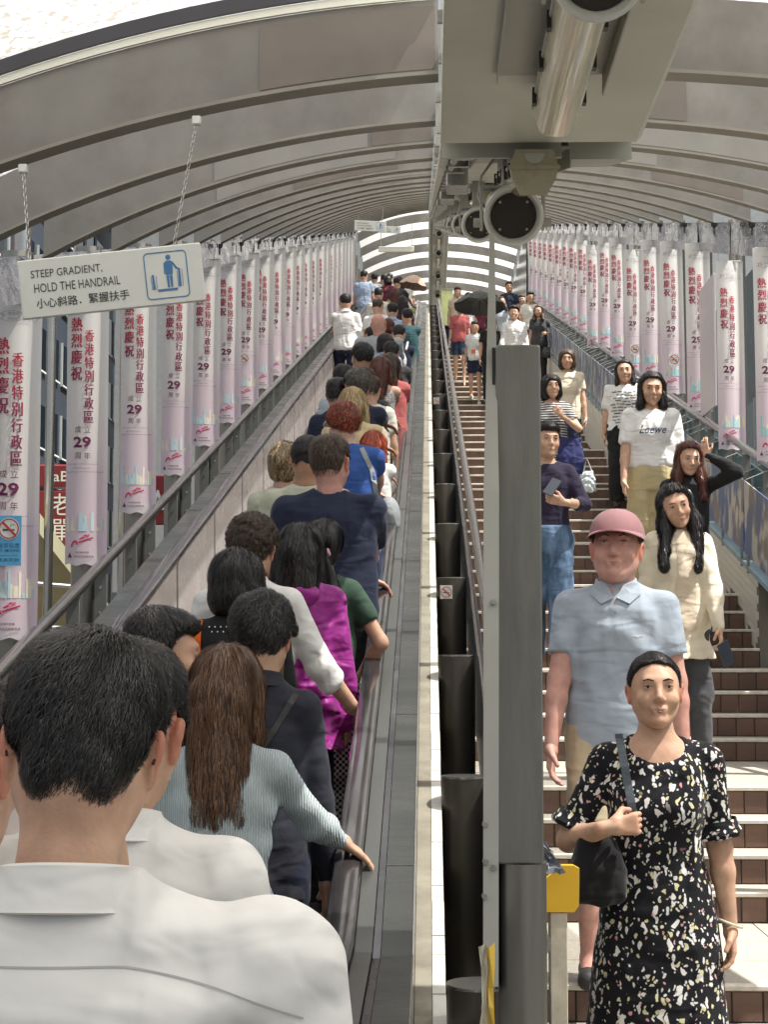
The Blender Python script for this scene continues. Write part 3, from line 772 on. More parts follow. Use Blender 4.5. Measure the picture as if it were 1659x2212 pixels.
def chain(p0, p1, parent, inv):
    p0, p1 = Vector(p0), Vector(p1); n = max(4, int((p1 - p0).length / 0.0135)); d = (p1 - p0) / n
    b = MB(); u = d.orthogonal().normalized(); w = d.normalized().cross(u)
    for i in range(n):
        c = p0 + d * (i + .5); a = u if i % 2 else w; pts = []
        for j in range(8):
            t = 2 * math.pi * j / 8; pts.append(c + d.normalized() * math.sin(t) * 0.0092 + a * math.cos(t) * 0.0045)
        pts.append(pts[0]); b.tube(pts, 0.0009, 4, caps=False)
    o = b.build('chain', M['chain'], parent); o.matrix_parent_inverse = inv
    return o
bpy.context.view_layer.update()
inv = SG.matrix_world.inverted()
for (lx, tx, ty) in ((-.205, 50, 366), (.168, 425, 262)):
    lo_ = SG.matrix_world @ Vector((lx, 0.004, sh_ / 2 - 0.006)); hi = P(tx, ty, by(0) - 0.02)
    chain(lo_, hi, SG, inv)
    o = MB().box(hi.x - 0.012, hi.x + 0.012, hi.y - 0.01, hi.y + 0.01, hi.z - 0.012, hi.z + 0.012, 0.003).build('clip', M['white'], SG); o.matrix_parent_inverse = inv
for (d, px, py, lb) in ((25.0, 800, 489, 'small white hanging gradient sign far up the walkway, under the arched roof'), (37.0, 842, 497, 'tiniest white hanging gradient sign, farthest up the walkway')):
    t, c, w, h = hanging_sign(d, -2.0, px, py, lb)
    b = MB()
    for lx in (-.18, .18): b.cyl((lx, 0.005, h / 2), (lx, 0.005, h / 2 + 0.30), 0.003, n=5)
    b.build('chain', M['chain'], t)
c = P(856, 541, 43.5)
t = empty('light_box', c, 'long pale horizontal light box hanging across the far top of the walkway', 'light box')
MB().box(-.46, .46, 0, .10, -.03, .10, .01).build('housing', M['white'], t)
MB().box(-.45, .45, -.004, 0, -.045, -.01).build('diffuser', mat('box_diffuser', (0.75, 0.68, 0.42), 0.4), t)
b = MB()
for lx in (-.4, .4): b.cyl((lx, 0.05, .10), (lx, 0.05, .75), 0.008, n=5)
b.build('hanger', M['chain'], t)

# ================================================================ LIGHTS AND LOUDSPEAKERS UNDER THE SPINE
sb = MB(); sb.cyl((0, 0.0, 0), (0, 0.17, 0), 0.084, 0.078, 32, caps=False)
prf = [(0.084, 0.0), (0.088, -0.006), (0.086, -0.014), (0.078, -0.016), (0.066, 0.008), (0.066, 0.012)]
vs = [(r_ * math.cos(2 * math.pi * i / 32), y_, r_ * math.sin(2 * math.pi * i / 32)) for (r_, y_) in prf for i in range(32)]
sb.add(vs, [(j * 32 + i, j * 32 + (i + 1) % 32, j * 32 + 32 + (i + 1) % 32, j * 32 + 32 + i) for j in range(len(prf) - 1) for i in range(32)])
sb.cyl((0, .17, 0), (0, .19, 0), 0.078, 0.05, 32)
spk_body = sb.mesh('body', M['speaker'], True)
gm = MB(); gm.cyl((0, 0.003, 0), (0, 0.012, 0), 0.066, n=32); spk_gr = gm.mesh('grille', M['grille'])
gm = MB()
for a in (45, 135, 225, 315): gm.cyl((.056 * math.cos(R(a)), 0.004, .056 * math.sin(R(a))), (.056 * math.cos(R(a)), 0.0, .056 * math.sin(R(a))), 0.004, n=8)
spk_sc = gm.mesh('screw', M['chain'])
bm_ = MB(); bm_.box(-.03, .03, .05, .11, .084, .30, .004); bm_.box(-.096, -.088, .06, .10, -.02, .10); bm_.box(.088, .096, .06, .10, -.02, .10); bm_.box(-.096, .096, .06, .10, .10, .108)
bm_.cyl((.095, .08, 0), (.115, .08, 0), .014, n=10); bm_.cyl((-.095, .08, 0), (-.115, .08, 0), .014, n=10)
bm_.tube([(-.08, .10, .05), (-.10, .12, .09), (-.09, .11, .15), (-.05, .09, .20)], .004, 6)
spk_br = bm_.mesh('bracket', M['spine_d'], True)
def speaker(loc, label):
    t = empty('loudspeaker', loc, label, 'loudspeaker', 'loudspeakers under the canopy spine')
    for q_, me_ in (('body', spk_body), ('grille', spk_gr), ('screw', spk_sc)): link(q_, me_, t, rot=(R(22), 0, 0))
    link('bracket', spk_br, t)
    return t
# tubular lamp: clear reeded cover, caps, clips, dark tray
lm = MB(); n = 20; vs = []
prf = [(-.053, .0), (-.052, -.02), (-.046, -.045), (-.033, -.062), (-.015, -.070), (.0, -.071), (.015, -.070), (.033, -.062), (.046, -.045), (.052, -.02), (.053, .0)]
Ln = 1.22
ysl = [0, 0.012, 0.02] + [Ln * i / 12 for i in range(1, 12)] + [Ln - .02, Ln - .012, Ln]
for j, yy in enumerate(ysl):
    k = 0.9 if j in (0, len(ysl) - 1) else 1.0
    for i, (x, z_) in enumerate(prf): vs.append((x * k * (1 + .02 * (i % 2)), yy, z_ * k))
m_ = len(prf)
lm.add(vs, [(j * m_ + i, j * m_ + m_ + i, j * m_ + m_ + i + 1, j * m_ + i + 1) for j in range(len(ysl) - 1) for i in range(m_ - 1)] + [tuple(range(m_)), tuple((len(ysl) - 1) * m_ + i for i in range(m_))[::-1]])
lamp_cover = lm.mesh('cover', M['lampglass'], True)
lm = MB(); lm.box(-.058, .058, -.002, Ln + .002, 0.0, .012, .003); lm.box(-.048, .048, .02, Ln - .02, .012, .05)
# hexagonal end caps
hexo = [(-.064, 0.0), (-.05, .045), (.05, .045), (.064, 0.0), (.058, -.03), (.034, -.073), (-.034, -.073), (-.058, -.03)]
vs = [(x, -.028, z_) for x, z_ in hexo] + [(x, .03, z_) for x, z_ in hexo]
lm.m = 1; lm.add(vs, [tuple(range(8))] + [(i, i + 8, (i + 1) % 8 + 8, (i + 1) % 8) for i in range(8)] + [tuple(range(8, 16))[::-1]])
lm.box(-.068, .068, -.032, -.020, -.006, .004); 
vs = [(.026 * math.cos(R(a)), -.0290, .035 + .026 * math.sin(R(a))) for a in range(180, 361, 15)]
lm.m = 2; lm.add(vs, [tuple(range(len(vs)))])
lamp_body = lm.mesh('housing', [M['spine_d'], M['lampcap'], M['spine_d']])
lm = MB()
for i in range(5):
    for sx in (-1, 1): lm.box(sx * .056 - .006, sx * .056 + .006, .14 + i * .24, .165 + i * .24, -.022, .016)
lamp_clip = lm.mesh('clip', M['black'])
lm = MB(); lm.box(-.145, .10, 0.06, Ln - .1, .050, .056); lm.box(.10, .104, 0.06, Ln - .1, -.0, .056); lm.box(-.145, -.1415, .06, Ln - .1, .03, .05)
lamp_tray = lm.mesh('tray', M['spine_d'])
def lamp(loc, sh, label, cap=True):
    t = empty('tube_lamp', loc, label, 'lamp', 'tube lamps under the canopy spine')
    t.rotation_euler = (math.atan(sh), 0, 0)
    link('cover', lamp_cover, t); link('housing', lamp_body, t); link('clip', lamp_clip, t); link('tray', lamp_tray, t)
lamp((0.305, 2.74, 3.04 - 0.056), 0, 'nearest tube lamp with clear reeded cover beneath the pale canopy spine')
speaker((P(1292, -58, 3.0).x, 3.0, P(1292, -58, 3.0).z), 'nearest round white loudspeaker, cut by the top edge above the tube lamp')
speaker((0.252, 4.90, P(1113, 467, 4.90).z), 'big round white loudspeaker with dark grille hanging over the divider')
lamp((P(1153, 368, 4.44).x, 4.44, P(1153, 362, 4.44).z), SL, 'second tube lamp with tan hexagonal end cap, above the big loudspeaker')
nm_ = 2
for i in range(2, 16):
    y = 4.9 + (i - 1) * 3.36 * 0.98
    if y < Y1:
        speaker((0.252, y, prof(y) + 3.07 - 0.22), f'{ORD[i]} loudspeaker along the canopy spine, counted uphill')
        y2 = y + 0.5
        lamp((0.300, y2, prof(y2) + 3.07 - 0.055), SL, f'{ORD[i]} tube lamp along the canopy spine, counted uphill')
for i, (y) in enumerate((43.2, 45.4, 48.3, 51.0)):
    speaker((0.30, y, prof(50) + 2.93), f'{ORD[i]} loudspeaker of the level far roof, counted from its near end')
    if i < 3: lamp((0.30, y + 0.6, prof(50) + 3.0), 0, f'{ORD[i]} tube lamp of the level far roof, counted from its near end')
# two bars dropping from the spine at its step
tb_ = MB()
tb_.box(0.04, 0.36, 4.48, 4.492, 3.02, 3.09); tb_.box(0.38, 0.55, 4.50, 5.1, 3.02, 3.068, shear=SL)
tb_.build('spine_step', M['spine_d'], canopy, loc=(0, -BAY0, 0))

# ================================================================ NEAR POST AND TAPERED FIN
cpt = P(1119, 745, 4.2); wd = 0.100
t = empty('barrier_post', (cpt.x, 4.2, 0), 'tall square grey steel post with a round sleeve below, between walkway and stairs', 'post')
zt = cpt.z; zs = P(1119, 1866, 4.2).z
MB().box(-.0555, .0555, 0, .10, zs, zt, .004).build('shaft', M['column'], t)
MB().box(-.064, -.057, .01, .11, zs - .3, zt - .005).build('dark_edge', M['black'], t)
b = MB(); b.cyl((.005, .055, 0.0), (.005, .055, zs - .001), .060, n=32); b.build('sleeve', M['steel_v'], t, smooth=True)
f0 = P(1058, 505, 4.3); f1 = P(1068, 505, 4.3); g0 = P(1044, 2130, 3.95); g1 = P(1077, 2130, 3.95); h0 = P(1045, 1060, 4.15); h1 = P(1078, 1060, 4.15)
t = empty('tapered_fin', (g0.x, g0.y, g0.z), 'slim pale metal fin rising beside the square post, tapering towards the loudspeaker', 'metal fin')
vs = []
for a_, c_ in ((g0, g1), (h0, h1), (f0, f1)):
    for p, dy in ((a_, 0), (c_, 0), (c_, .02), (a_, .02)): vs.append(Vector((p.x, p.y + dy, p.z)) - g0)
b = MB(); b.add(vs, [(0, 3, 2, 1), (8, 9, 10, 11)] + [(j * 4 + i, j * 4 + (i + 1) % 4, j * 4 + 4 + (i + 1) % 4, j * 4 + 4 + i) for j in range(2) for i in range(4)])
b.build('blade', M['fin'], t)
b = MB()
for (px, py, dd) in ((1066, 1872, 4.0), (1049, 1860, 4.0), (1048, 1780, 4.02), (1047, 1935, 3.99), (1066, 1300, 4.1)):
    p = P(px, py, dd) - g0; b.cyl(p + Vector((0, -.012, 0)), p + Vector((0, .01, 0)), .0065, .0075, 10)
b.build('bolt', M['chain'], t, smooth=True)
# yellow-taped guard at the foot
pt = P(1056, 2140, 3.8)
t = empty('taped_guard', pt, 'crumpled yellow and white tape wrapped round the foot of the metal fin', 'tape')
b = MB(); rnd = random.Random(4); vs = []
for j in range(8):
    for i in range(6): vs.append((-.020 + .006 * i + rnd.uniform(-.005, .005), rnd.uniform(-.012, .012), .10 - .045 * j + rnd.uniform(-.008, .008)))
b.add(vs, [(j * 6 + i, j * 6 + i + 1, j * 6 + 7 + i, j * 6 + 6 + i) for j in range(7) for i in range(5)])
b.mi = [1 if k % 5 > 2 else 0 for k in range(len(b.mi))]
b.build('tape', [mat('tape_white', (0.6, 0.58, 0.5), 0.3), mat('tape_yellow', (0.75, 0.5, 0.08), 0.35)], t)
# yellow plate on a stone-faced post
yp = P(1217, 1919, 4.75); k = 4.75 / 3670
t = empty('yellow_plate_sign', (yp.x, 4.75, 0), 'amber yellow plate with clipped corners on a mottled post beside the dark handbag', 'sign')
hw, hh, c_ = 33 * k, 49 * k, 14 * k
oc = [(-hw - .03, -hh), (hw - c_ * .7, -hh), (hw, -hh + c_), (hw + .002, hh - c_ * .5), (hw - c_ * .8, hh), (-hw * .1, hh), (-hw - .03, hh - c_ * 3.2)]
vs = [(x, 0, z_ + yp.z) for x, z_ in oc] + [(x, .03, z_ + yp.z) for x, z_ in oc]; n = len(oc)
MB().add(vs, [tuple(range(n))] + [(i, i + n, (i + 1) % n + n, (i + 1) % n) for i in range(n)] + [tuple(range(n, 2 * n))[::-1]]).build('plate', M['yellow'], t)
x0 = P(1189, 2000, 4.75).x - yp.x; x1 = P(1226, 2000, 4.75).x - yp.x
MB().box(x0, x1, .004, .09, 0.0, yp.z - hh - .002, .002).build('post', M['stone'], t)
pb = P(1180, 1845, 4.7)
t = empty('crumpled_bag', pb, 'crumpled clear plastic sheet caught behind the square post above the yellow plate', 'plastic sheet')
b = MB(); rnd = random.Random(9); vs = []
for j in range(7):
    for i in range(7): vs.append((-.03 + .014 * i * (1 - j / 9) + rnd.uniform(-.005, .005), rnd.uniform(-.012, .012), -.05 + .014 * j + rnd.uniform(-.004, .004)))
b.add(vs, [(j * 7 + i, j * 7 + i + 1, j * 7 + 8 + i, j * 7 + 7 + i) for j in range(6) for i in range(6)]); b.build('sheet', mat('bag_grey', (0.22, 0.24, 0.28), 0.25), t)

# ================================================================ PICTURE BOARDS along the right parapet
def art_mat(name, c1, c2, c3, sc, seed):
    m = bpy.data.materials.new(name); m.use_nodes = True; t = m.node_tree; N = t.nodes; Lk = t.links; b = N['Principled BSDF']
    tc = N.new('ShaderNodeTexCoord'); mp = N.new('ShaderNodeMapping'); mp.inputs['Location'].default_value = (seed, seed * 2, seed); mp.inputs['Scale'].default_value = (1, 1.5, 1)
    w = N.new('ShaderNodeTexWave'); w.inputs['Scale'].default_value = sc; w.inputs['Distortion'].default_value = 14; w.inputs['Detail'].default_value = 3; w.inputs['Detail Scale'].default_value = 1.2
    nz = N.new('ShaderNodeTexNoise'); nz.inputs['Scale'].default_value = 2.2
    Lk.new(tc.outputs['Object'], mp.inputs[0]); Lk.new(mp.outputs[0], w.inputs['Vector']); Lk.new(mp.outputs[0], nz.inputs['Vector'])
    cr = N.new('ShaderNodeValToRGB'); e = cr.color_ramp.elements; e[0].color = (*c1, 1); e[1].color = (*c2, 1); e[0].position = .3; e[1].position = .75
    q = e.new(.5); q.color = (*[(a + b_) / 2 for a, b_ in zip(c1, c2)], 1)
    Lk.new(w.outputs['Color'], cr.inputs[0])
    mx = N.new('ShaderNodeMix'); mx.data_type = 'RGBA'; mr = N.new('ShaderNodeMapRange'); mr.inputs['From Min'].default_value = .48; mr.inputs['From Max'].default_value = .56
    Lk.new(nz.outputs[0], mr.inputs[0]); Lk.new(mr.outputs[0], mx.inputs['Factor']); Lk.new(cr.outputs[0], mx.inputs['A']); mx.inputs['B'].default_value = (*c3, 1)
    Lk.new(mx.outputs['Result'], b.inputs['Base Color']); b.inputs['Roughness'].default_value = .35
    return m
arts = [art_mat('print_blue', (0.50, 0.47, 0.44), (0.20, 0.18, 0.18), (0.09, 0.14, 0.28), 1.6, 1.0), art_mat('print_sea', (0.50, 0.50, 0.49), (0.18, 0.20, 0.24), (0.10, 0.15, 0.27), 2.0, 5.3),
        art_mat('print_dark', (0.08, 0.12, 0.14), (0.30, 0.24, 0.20), (0.03, 0.05, 0.09), 2.5, 2.7), art_mat('print_green', (0.10, 0.22, 0.24), (0.35, 0.36, 0.34), (0.05, 0.10, 0.12), 3.0, 8.1)]
yy = 10.2; i = 0
while yy < 40:
    ln = 2.7 if i < 2 else 1.5
    t = empty('picture_board', (2.385, yy, prof(yy)), f'{ORD[i]} printed picture board along the right side of the stairs, counted uphill', 'picture board', 'picture boards beside the stairs')
    bd = MB().box(0, .008, 0, ln - .06, .33, .88, shear=SL).build('board', arts[0 if i < 2 else (i * 3) % 3 + 1], t)
    L_ = MB()
    put_text(L_, '美麗香港', 0, .42, .42, .05, 0, .01) if i % 2 == 0 else put_text(L_, 'HONG KONG', 0, .44, .4, .05, 0, .01)
    L_.v = [(-.0025, ln * .5 - p[0], p[2] + SL * (ln * .5 - p[0])) for p in L_.v]
    b2 = MB()
    for q in range(4):
        a = .1 + q * (ln - .26) / 3; b2.cyl((-.004, a, .90 + SL * a), (.19, a + .02, .98 + SL * a), .004, n=5)
        b2.box(-.006, .012, a - .015, a + .015, .20 + SL * a, .34 + SL * a)
    b2.build('tie', M['chain'], t)
    yy += ln; i += 1
t = empty('notice_panel', (2.56, 15.1, prof(15.1)), 'pale translucent notice panel seen almost edge on between the right banners', 'panel')
MB().box(0, .02, 0, .8, 1.2, 2.4, .003, ).build('panel', mat('panel_pale', (0.62, 0.57, 0.60), 0.3), t)

# ================================================================ SURROUNDINGS (left street side)
def building(name, x0, x1, y0, y1, z0, z1, wall_m, glass_m, fh, wn_, face, label, cat='building'):
    t = empty(name, ((x0 + x1) / 2, y0, z0), label, cat); o = (-(x0 + x1) / 2, -y0, -z0)
    MB().box(x0, x1, y0, y1, z0, z1).build('wall', wall_m, t, loc=o)
    xx = x1 if face > 0 else x0
    a = MB().box(-.02, .05, 0, wn_ * .72, 0, fh * .55) if face > 0 else MB().box(-.05, .02, 0, wn_ * .72, 0, fh * .55)
    wm = a.mesh('window', glass_m)
    fr = MB().box(-.02, .09, -.05, 0, -.05, fh * .55 + .05) if face > 0 else MB().box(-.09, .02, -.05, 0, -.05, fh * .55 + .05)
    fr.box(-.02 if face > 0 else -.12, .12 if face > 0 else .02, -.05, wn_ * .72 + .05, -.10, -.03)
    fm = fr.mesh('frame', M['white'])
    z_ = z0 + 1; c = 0
    while z_ + fh < z1 and c < 260:
        y_ = y0 + .6
        while y_ + wn_ < y1 and c < 260:
            w_ = link('window', wm, t, (xx + o[0], y_ + o[1], z_ + o[2])); link('frame', fm, w_); c += 1
            y_ += wn_
        z_ += fh
    return t
g_d = mat('window_dark', (0.02, 0.03, 0.04), 0.08, 0.3); g_t = mat('window_teal', (0.08, 0.16, 0.18), 0.08, 0.3)
building('office_block', -30, -16, 46, 110, -4, 30, mat('facade_dark', (0.035, 0.045, 0.06), 0.6, var=0.2), g_d, 3.2, 2.4, 1, 'dark office building seen in slits between the left banners')
building('apartment_block', -30, -15, 16, 44, -4, 24, mat('facade_pink', (0.40, 0.33, 0.32), 0.7, var=0.1, dirt=0.3), g_d, 3.0, 2.6, 1, 'dull pink building across the street behind the left banners')
building('shop_building', 8.5, 16, 12, 90, -4, 11.5, mat('facade_grey', (0.30, 0.34, 0.34), 0.6, var=0.15, dirt=0.3), g_t, 3.1, 2.6, -1, 'grey green building close behind the right banners')
building('end_building', -14, 16, 75, 84, 4, 30, mat('facade_end', (0.45, 0.46, 0.45), 0.6, var=0.1), g_t, 3.1, 2.6, 1, 'pale building closing the street beyond the top of the walkway')
# lower footbridge with pale stair flight and railings, seen between the nearest banners
t = empty('street_staircase', (-5.5, 20, -1), 'pale street staircase with yellowish soffit and white rails behind the nearest left banners', 'staircase')
o = (5.5, -20, 1)
b = MB(); b.box(-6.4, -4.2, 16, 27, 3.4, 3.62, shear=-.22); b.build('soffit', mat('soffit_yellow', (0.42, 0.40, 0.26), 0.6, var=0.1, dirt=0.3), t, loc=o)
b = MB(); b.box(-6.4, -4.2, 19, 26, -1.2, 0.1); b.build('base', mat('base_beige', (0.55, 0.48, 0.33), 0.7, var=0.15), t, loc=o)
b = MB()
for z_ in (2.55, 1.9, 1.15, 0.35, 0.7): b.cyl((-6.4, 18.4, z_), (-3.9, 18.6, z_ - (.2 if z_ > 2 else 0)), .022, n=6)
b.build('white_rail', mat('rail_white', (0.85, 0.85, 0.82), 0.3), t, loc=o)
b = MB()
for j in range(46): b.cyl((-6.3 + j * .05, 18.9, 0.5 - j * .02), (-6.3 + j * .05, 18.9, 1.05 - j * .02), .008, n=4)
b.build('balusters', M['chain'], t, loc=o)['kind'] = 'stuff'
b = MB()
for x, r_ in ((-4.38, .09), (-4.05, .05), (-3.25, .06)): b.cyl((x, 18.0, -4), (x, 18.0, 6.5), r_, n=16)
b.build('post', M['rail'], t, smooth=True, loc=o)
rs = P(126, 1110, 21)
t = empty('red_shop_sign', rs, 'red vertical shop sign with white characters glimpsed between the left banners', 'sign')
MB().box(-.34, .34, 0, .08, -.45, .30, .02).build('board', mat('sign_red', (0.20, 0.012, 0.018), 0.5), t)
MB().box(-.34, .34, 0, .08, .34, .62, .02).build('board', bpy.data.materials['sign_red'], t)
L_ = MB(); put_text(L_, '老', .03, .12, .26, .27, -.004, 0); put_text(L_, '單', .05, -.2, .26, .27, -.004, 0); put_text(L_, 'LaB', -.02, .47, .30, .13, -.004, .01)
L_.build('lettering', M['white'], t)
rs = P(341, 1080, 17)
t = empty('small_red_sign', rs, 'narrow red sign with a white figure between the third and fourth left banners', 'sign')
MB().box(-.22, .22, 0, .05, -.25, .25, .01).build('board', bpy.data.materials['sign_red'], t)
L_ = MB(); put_text(L_, 'A', 0, 0, .14, .2, -.004, .02); L_.build('lettering', M['white'], t)
# top landing details: yellow-green glass box behind the divider end
for i, (px, py, w_, h_, lb) in enumerate(((905, 668, .36, .22, 'sunlit yellow green barrier box at the top end of the moving walkway'), (966, 665, .3, .9, 'pale yellow green screen beside the far stairs at the top'))):
    p = P(px, py, 42.3); t = empty('landing_screen', (p.x, 42.3, 9.34), lb, 'screen')
    MB().box(-w_ / 2, w_ / 2, 0, .06, max(0.0, p.z - 9.34 - h_ / 2), max(.5, p.z - 9.34 + h_ / 2), .01).build('panel', mat('screen_lime', (0.72, 0.78, 0.36), 0.4, var=0.15), t)
    MB().box(-w_ / 2 - .02, w_ / 2 + .02, -.01, .07, p.z - 9.34 + h_ / 2 + .003, p.z - 9.34 + h_ / 2 + .03).build('top_rail', M['rail'], t)
# top landing floor
b = MB(); b.box(-2.0, 0.22, 41.9, 62, 9.2, 9.335); tag(b.build('upper_landing', M['tread']), kind='structure')
# ================================================================ PEOPLE: field mesher
from mathutils.bvhtree import BVHTree
from mathutils.kdtree import KDTree
class Field:
    def __init__(s, lo, hi, vox):
        s.lo = np.array(lo, float); s.v = vox
        s.n = np.maximum(4, np.ceil((np.array(hi, float) - s.lo) / vox).astype(int) + 1)
        s.F = np.full(tuple(s.n), 9.0, np.float32)
    def block(s, lo, hi, pad=0.05):
        a = np.clip(np.floor((np.array(lo) - pad - s.lo) / s.v).astype(int), 0, s.n - 1)
        b = np.clip(np.ceil((np.array(hi) + pad - s.lo) / s.v).astype(int) + 1, 1, s.n)
        if np.any(b <= a): return None
        X = (s.lo[0] + s.v * np.arange(a[0], b[0]))[:, None, None].astype(np.float32)
        Y = (s.lo[1] + s.v * np.arange(a[1], b[1]))[None, :, None].astype(np.float32)
        Z = (s.lo[2] + s.v * np.arange(a[2], b[2]))[None, None, :].astype(np.float32)
        return (slice(a[0], b[0]), slice(a[1], b[1]), slice(a[2], b[2])), X, Y, Z
    def apply(s, lo, hi, fn, k=0.0, op='u', pad=0.05):
        B = s.block(lo, hi, pad)
        if B is None: return
        sl_, X, Y, Z = B; d = fn(X, Y, Z); A = s.F[sl_]
        if op == 'u':
            if k > 0:
                h = np.clip(0.5 + 0.5 * (A - d) / k, 0, 1); s.F[sl_] = A + (d - A) * h - k * h * (1 - h)
            else: s.F[sl_] = np.minimum(A, d)
        elif op == 's':
            d = -d
            if k > 0:
                h = np.clip(0.5 - 0.5 * (A - d) / k, 0, 1); s.F[sl_] = A + (d - A) * h + k * h * (1 - h)
            else: s.F[sl_] = np.maximum(A, d)
        elif op == 'i': s.F[sl_] = np.maximum(A, d)
        elif op == '+': s.F[sl_] = A + d
    def cone(s, a, b, r1, r2, k=0.02, op='u', cut=None, sc=None):
        a = np.array(a, float); b = np.array(b, float); ba = b - a; L2 = float(ba @ ba) + 1e-9; r = max(r1, r2)
        def fn(X, Y, Z):
            h = np.clip(((X - a[0]) * ba[0] + (Y - a[1]) * ba[1] + (Z - a[2]) * ba[2]) / L2, 0, 1)
            d = np.sqrt((X - a[0] - ba[0] * h) ** 2 + (Y - a[1] - ba[1] * h) ** 2 + (Z - a[2] - ba[2] * h) ** 2) - (r1 + (r2 - r1) * h)
            if cut is not None:
                n = ba / math.sqrt(L2); c = a + ba * cut
                d = np.maximum(d, (X - c[0]) * n[0] + (Y - c[1]) * n[1] + (Z - c[2]) * n[2])
            return d
        s.apply(np.minimum(a, b) - r, np.maximum(a, b) + r, fn, k, op)
    def ell(s, c, r, k=0.02, op='u', Rm=None, cut=None):
        c = np.array(c, float); r = np.array(r, float); rm = float(max(r))
        def fn(X, Y, Z):
            x, y, z = X - c[0], Y - c[1], Z - c[2]
            if Rm is not None:
                x, y, z = (Rm[0][0] * x + Rm[1][0] * y + Rm[2][0] * z, Rm[0][1] * x + Rm[1][1] * y + Rm[2][1] * z, Rm[0][2] * x + Rm[1][2] * y + Rm[2][2] * z)
            q = np.sqrt((x / r[0]) ** 2 + (y / r[1]) ** 2 + (z / r[2]) ** 2)
            g_ = np.sqrt((x / r[0] ** 2) ** 2 + (y / r[1] ** 2) ** 2 + (z / r[2] ** 2) ** 2) + 1e-6
            d = q * (q - 1) / g_
            if cut is not None: d = np.maximum(d, cut(x, y, z))
            return d
        s.apply(c - rm, c + rm, fn, k, op)
    def loft(s, T, off=0.0, k=0.02, zlo=None, zhi=None, lean=0.0, op='u', pw=2.0, z0=.95):
        zs = np.array([t[0] for t in T]); A = np.array([t[1] for t in T]) + off; Bq = np.array([t[2] for t in T]) + off; C = np.array([t[3] if len(t) > 3 else 0 for t in T])
        zl = zs[0] if zlo is None else zlo; zh = zs[-1] if zhi is None else zhi
        m = max(A.max(), Bq.max()) + abs(lean) * .6 + np.abs(C).max()
        def fn(X, Y, Z):
            z1 = Z[0, 0, :]; a = np.interp(z1, zs, A)[None, None, :]; b = np.interp(z1, zs, Bq)[None, None, :]; c = (np.interp(z1, zs, C) + lean * (z1 - z0))[None, None, :]
            if pw == 2.0: q = np.sqrt((X / a) ** 2 + ((Y - c) / b) ** 2)
            else: q = (np.abs(X / a) ** pw + np.abs((Y - c) / b) ** pw) ** (1 / pw)
            d = (q - 1) * np.minimum(a, b)
            return np.maximum(d, np.maximum(Z - zh, zl - Z))
        s.apply((-m, -m, zl), (m, m, zh), fn, k, op)
    def nets(s):
        F = s.F; I = F < 0; n = F.shape
        c = np.zeros((n[0] - 1, n[1] - 1, n[2] - 1), np.int8)
        for dx in (0, 1):
            for dy in (0, 1):
                for dz in (0, 1): c += I[dx:n[0] - 1 + dx, dy:n[1] - 1 + dy, dz:n[2] - 1 + dz]
        act = np.argwhere((c > 0) & (c < 8))
        if len(act) == 0: return np.zeros((0, 3)), np.zeros((0, 4), int)
        idx = -np.ones(c.shape, np.int64); idx[act[:, 0], act[:, 1], act[:, 2]] = np.arange(len(act))
        cr = [(x, y, z) for x in (0, 1) for y in (0, 1) for z in (0, 1)]
        val = np.stack([F[act[:, 0] + x, act[:, 1] + y, act[:, 2] + z] for x, y, z in cr], 1)
        P_ = np.zeros((len(act), 3)); cnt = np.zeros(len(act))
        for i in range(8):
            for j in range(i + 1, 8):
                if sum(abs(a - b) for a, b in zip(cr[i], cr[j])) != 1: continue
                va, vb = val[:, i], val[:, j]; m = (va < 0) != (vb < 0)
                t = np.clip(va / np.where(m, va - vb, 1), 0, 1)
                pa = np.array(cr[i], float); pb = np.array(cr[j], float)
                P_ += np.where(m[:, None], pa + (pb - pa) * t[:, None], 0); cnt += m
        V = (act + P_ / cnt[:, None]) * s.v + s.lo
        faces = []
        for ax in range(3):
            o = [(0, 0, 0)] * 4
            sl0 = [slice(1, n[q] - 1) for q in range(3)]; sl0[ax] = slice(0, n[ax] - 1); sl1 = list(sl0); sl1[ax] = slice(1, n[ax])
            a, b = I[tuple(sl0)], I[tuple(sl1)]; E_ = np.argwhere(a != b)
            if len(E_) == 0: continue
            inside = a[E_[:, 0], E_[:, 1], E_[:, 2]]
            u, w = (ax + 1) % 3, (ax + 2) % 3
            base = E_.copy()
            for q in range(3):
                if q != ax: base[:, q] += 1
            def get(du, dw):
                p = base.copy(); p[:, u] -= du; p[:, w] -= dw; return idx[p[:, 0], p[:, 1], p[:, 2]]
            q4 = np.stack([get(1, 1), get(0, 1), get(0, 0), get(1, 0)], 1)
            q4 = np.where(inside[:, None], q4, q4[:, ::-1]); faces.append(q4)
        Fq = np.concatenate(faces); Fq = Fq[(Fq >= 0).all(1)]
        return V, Fq

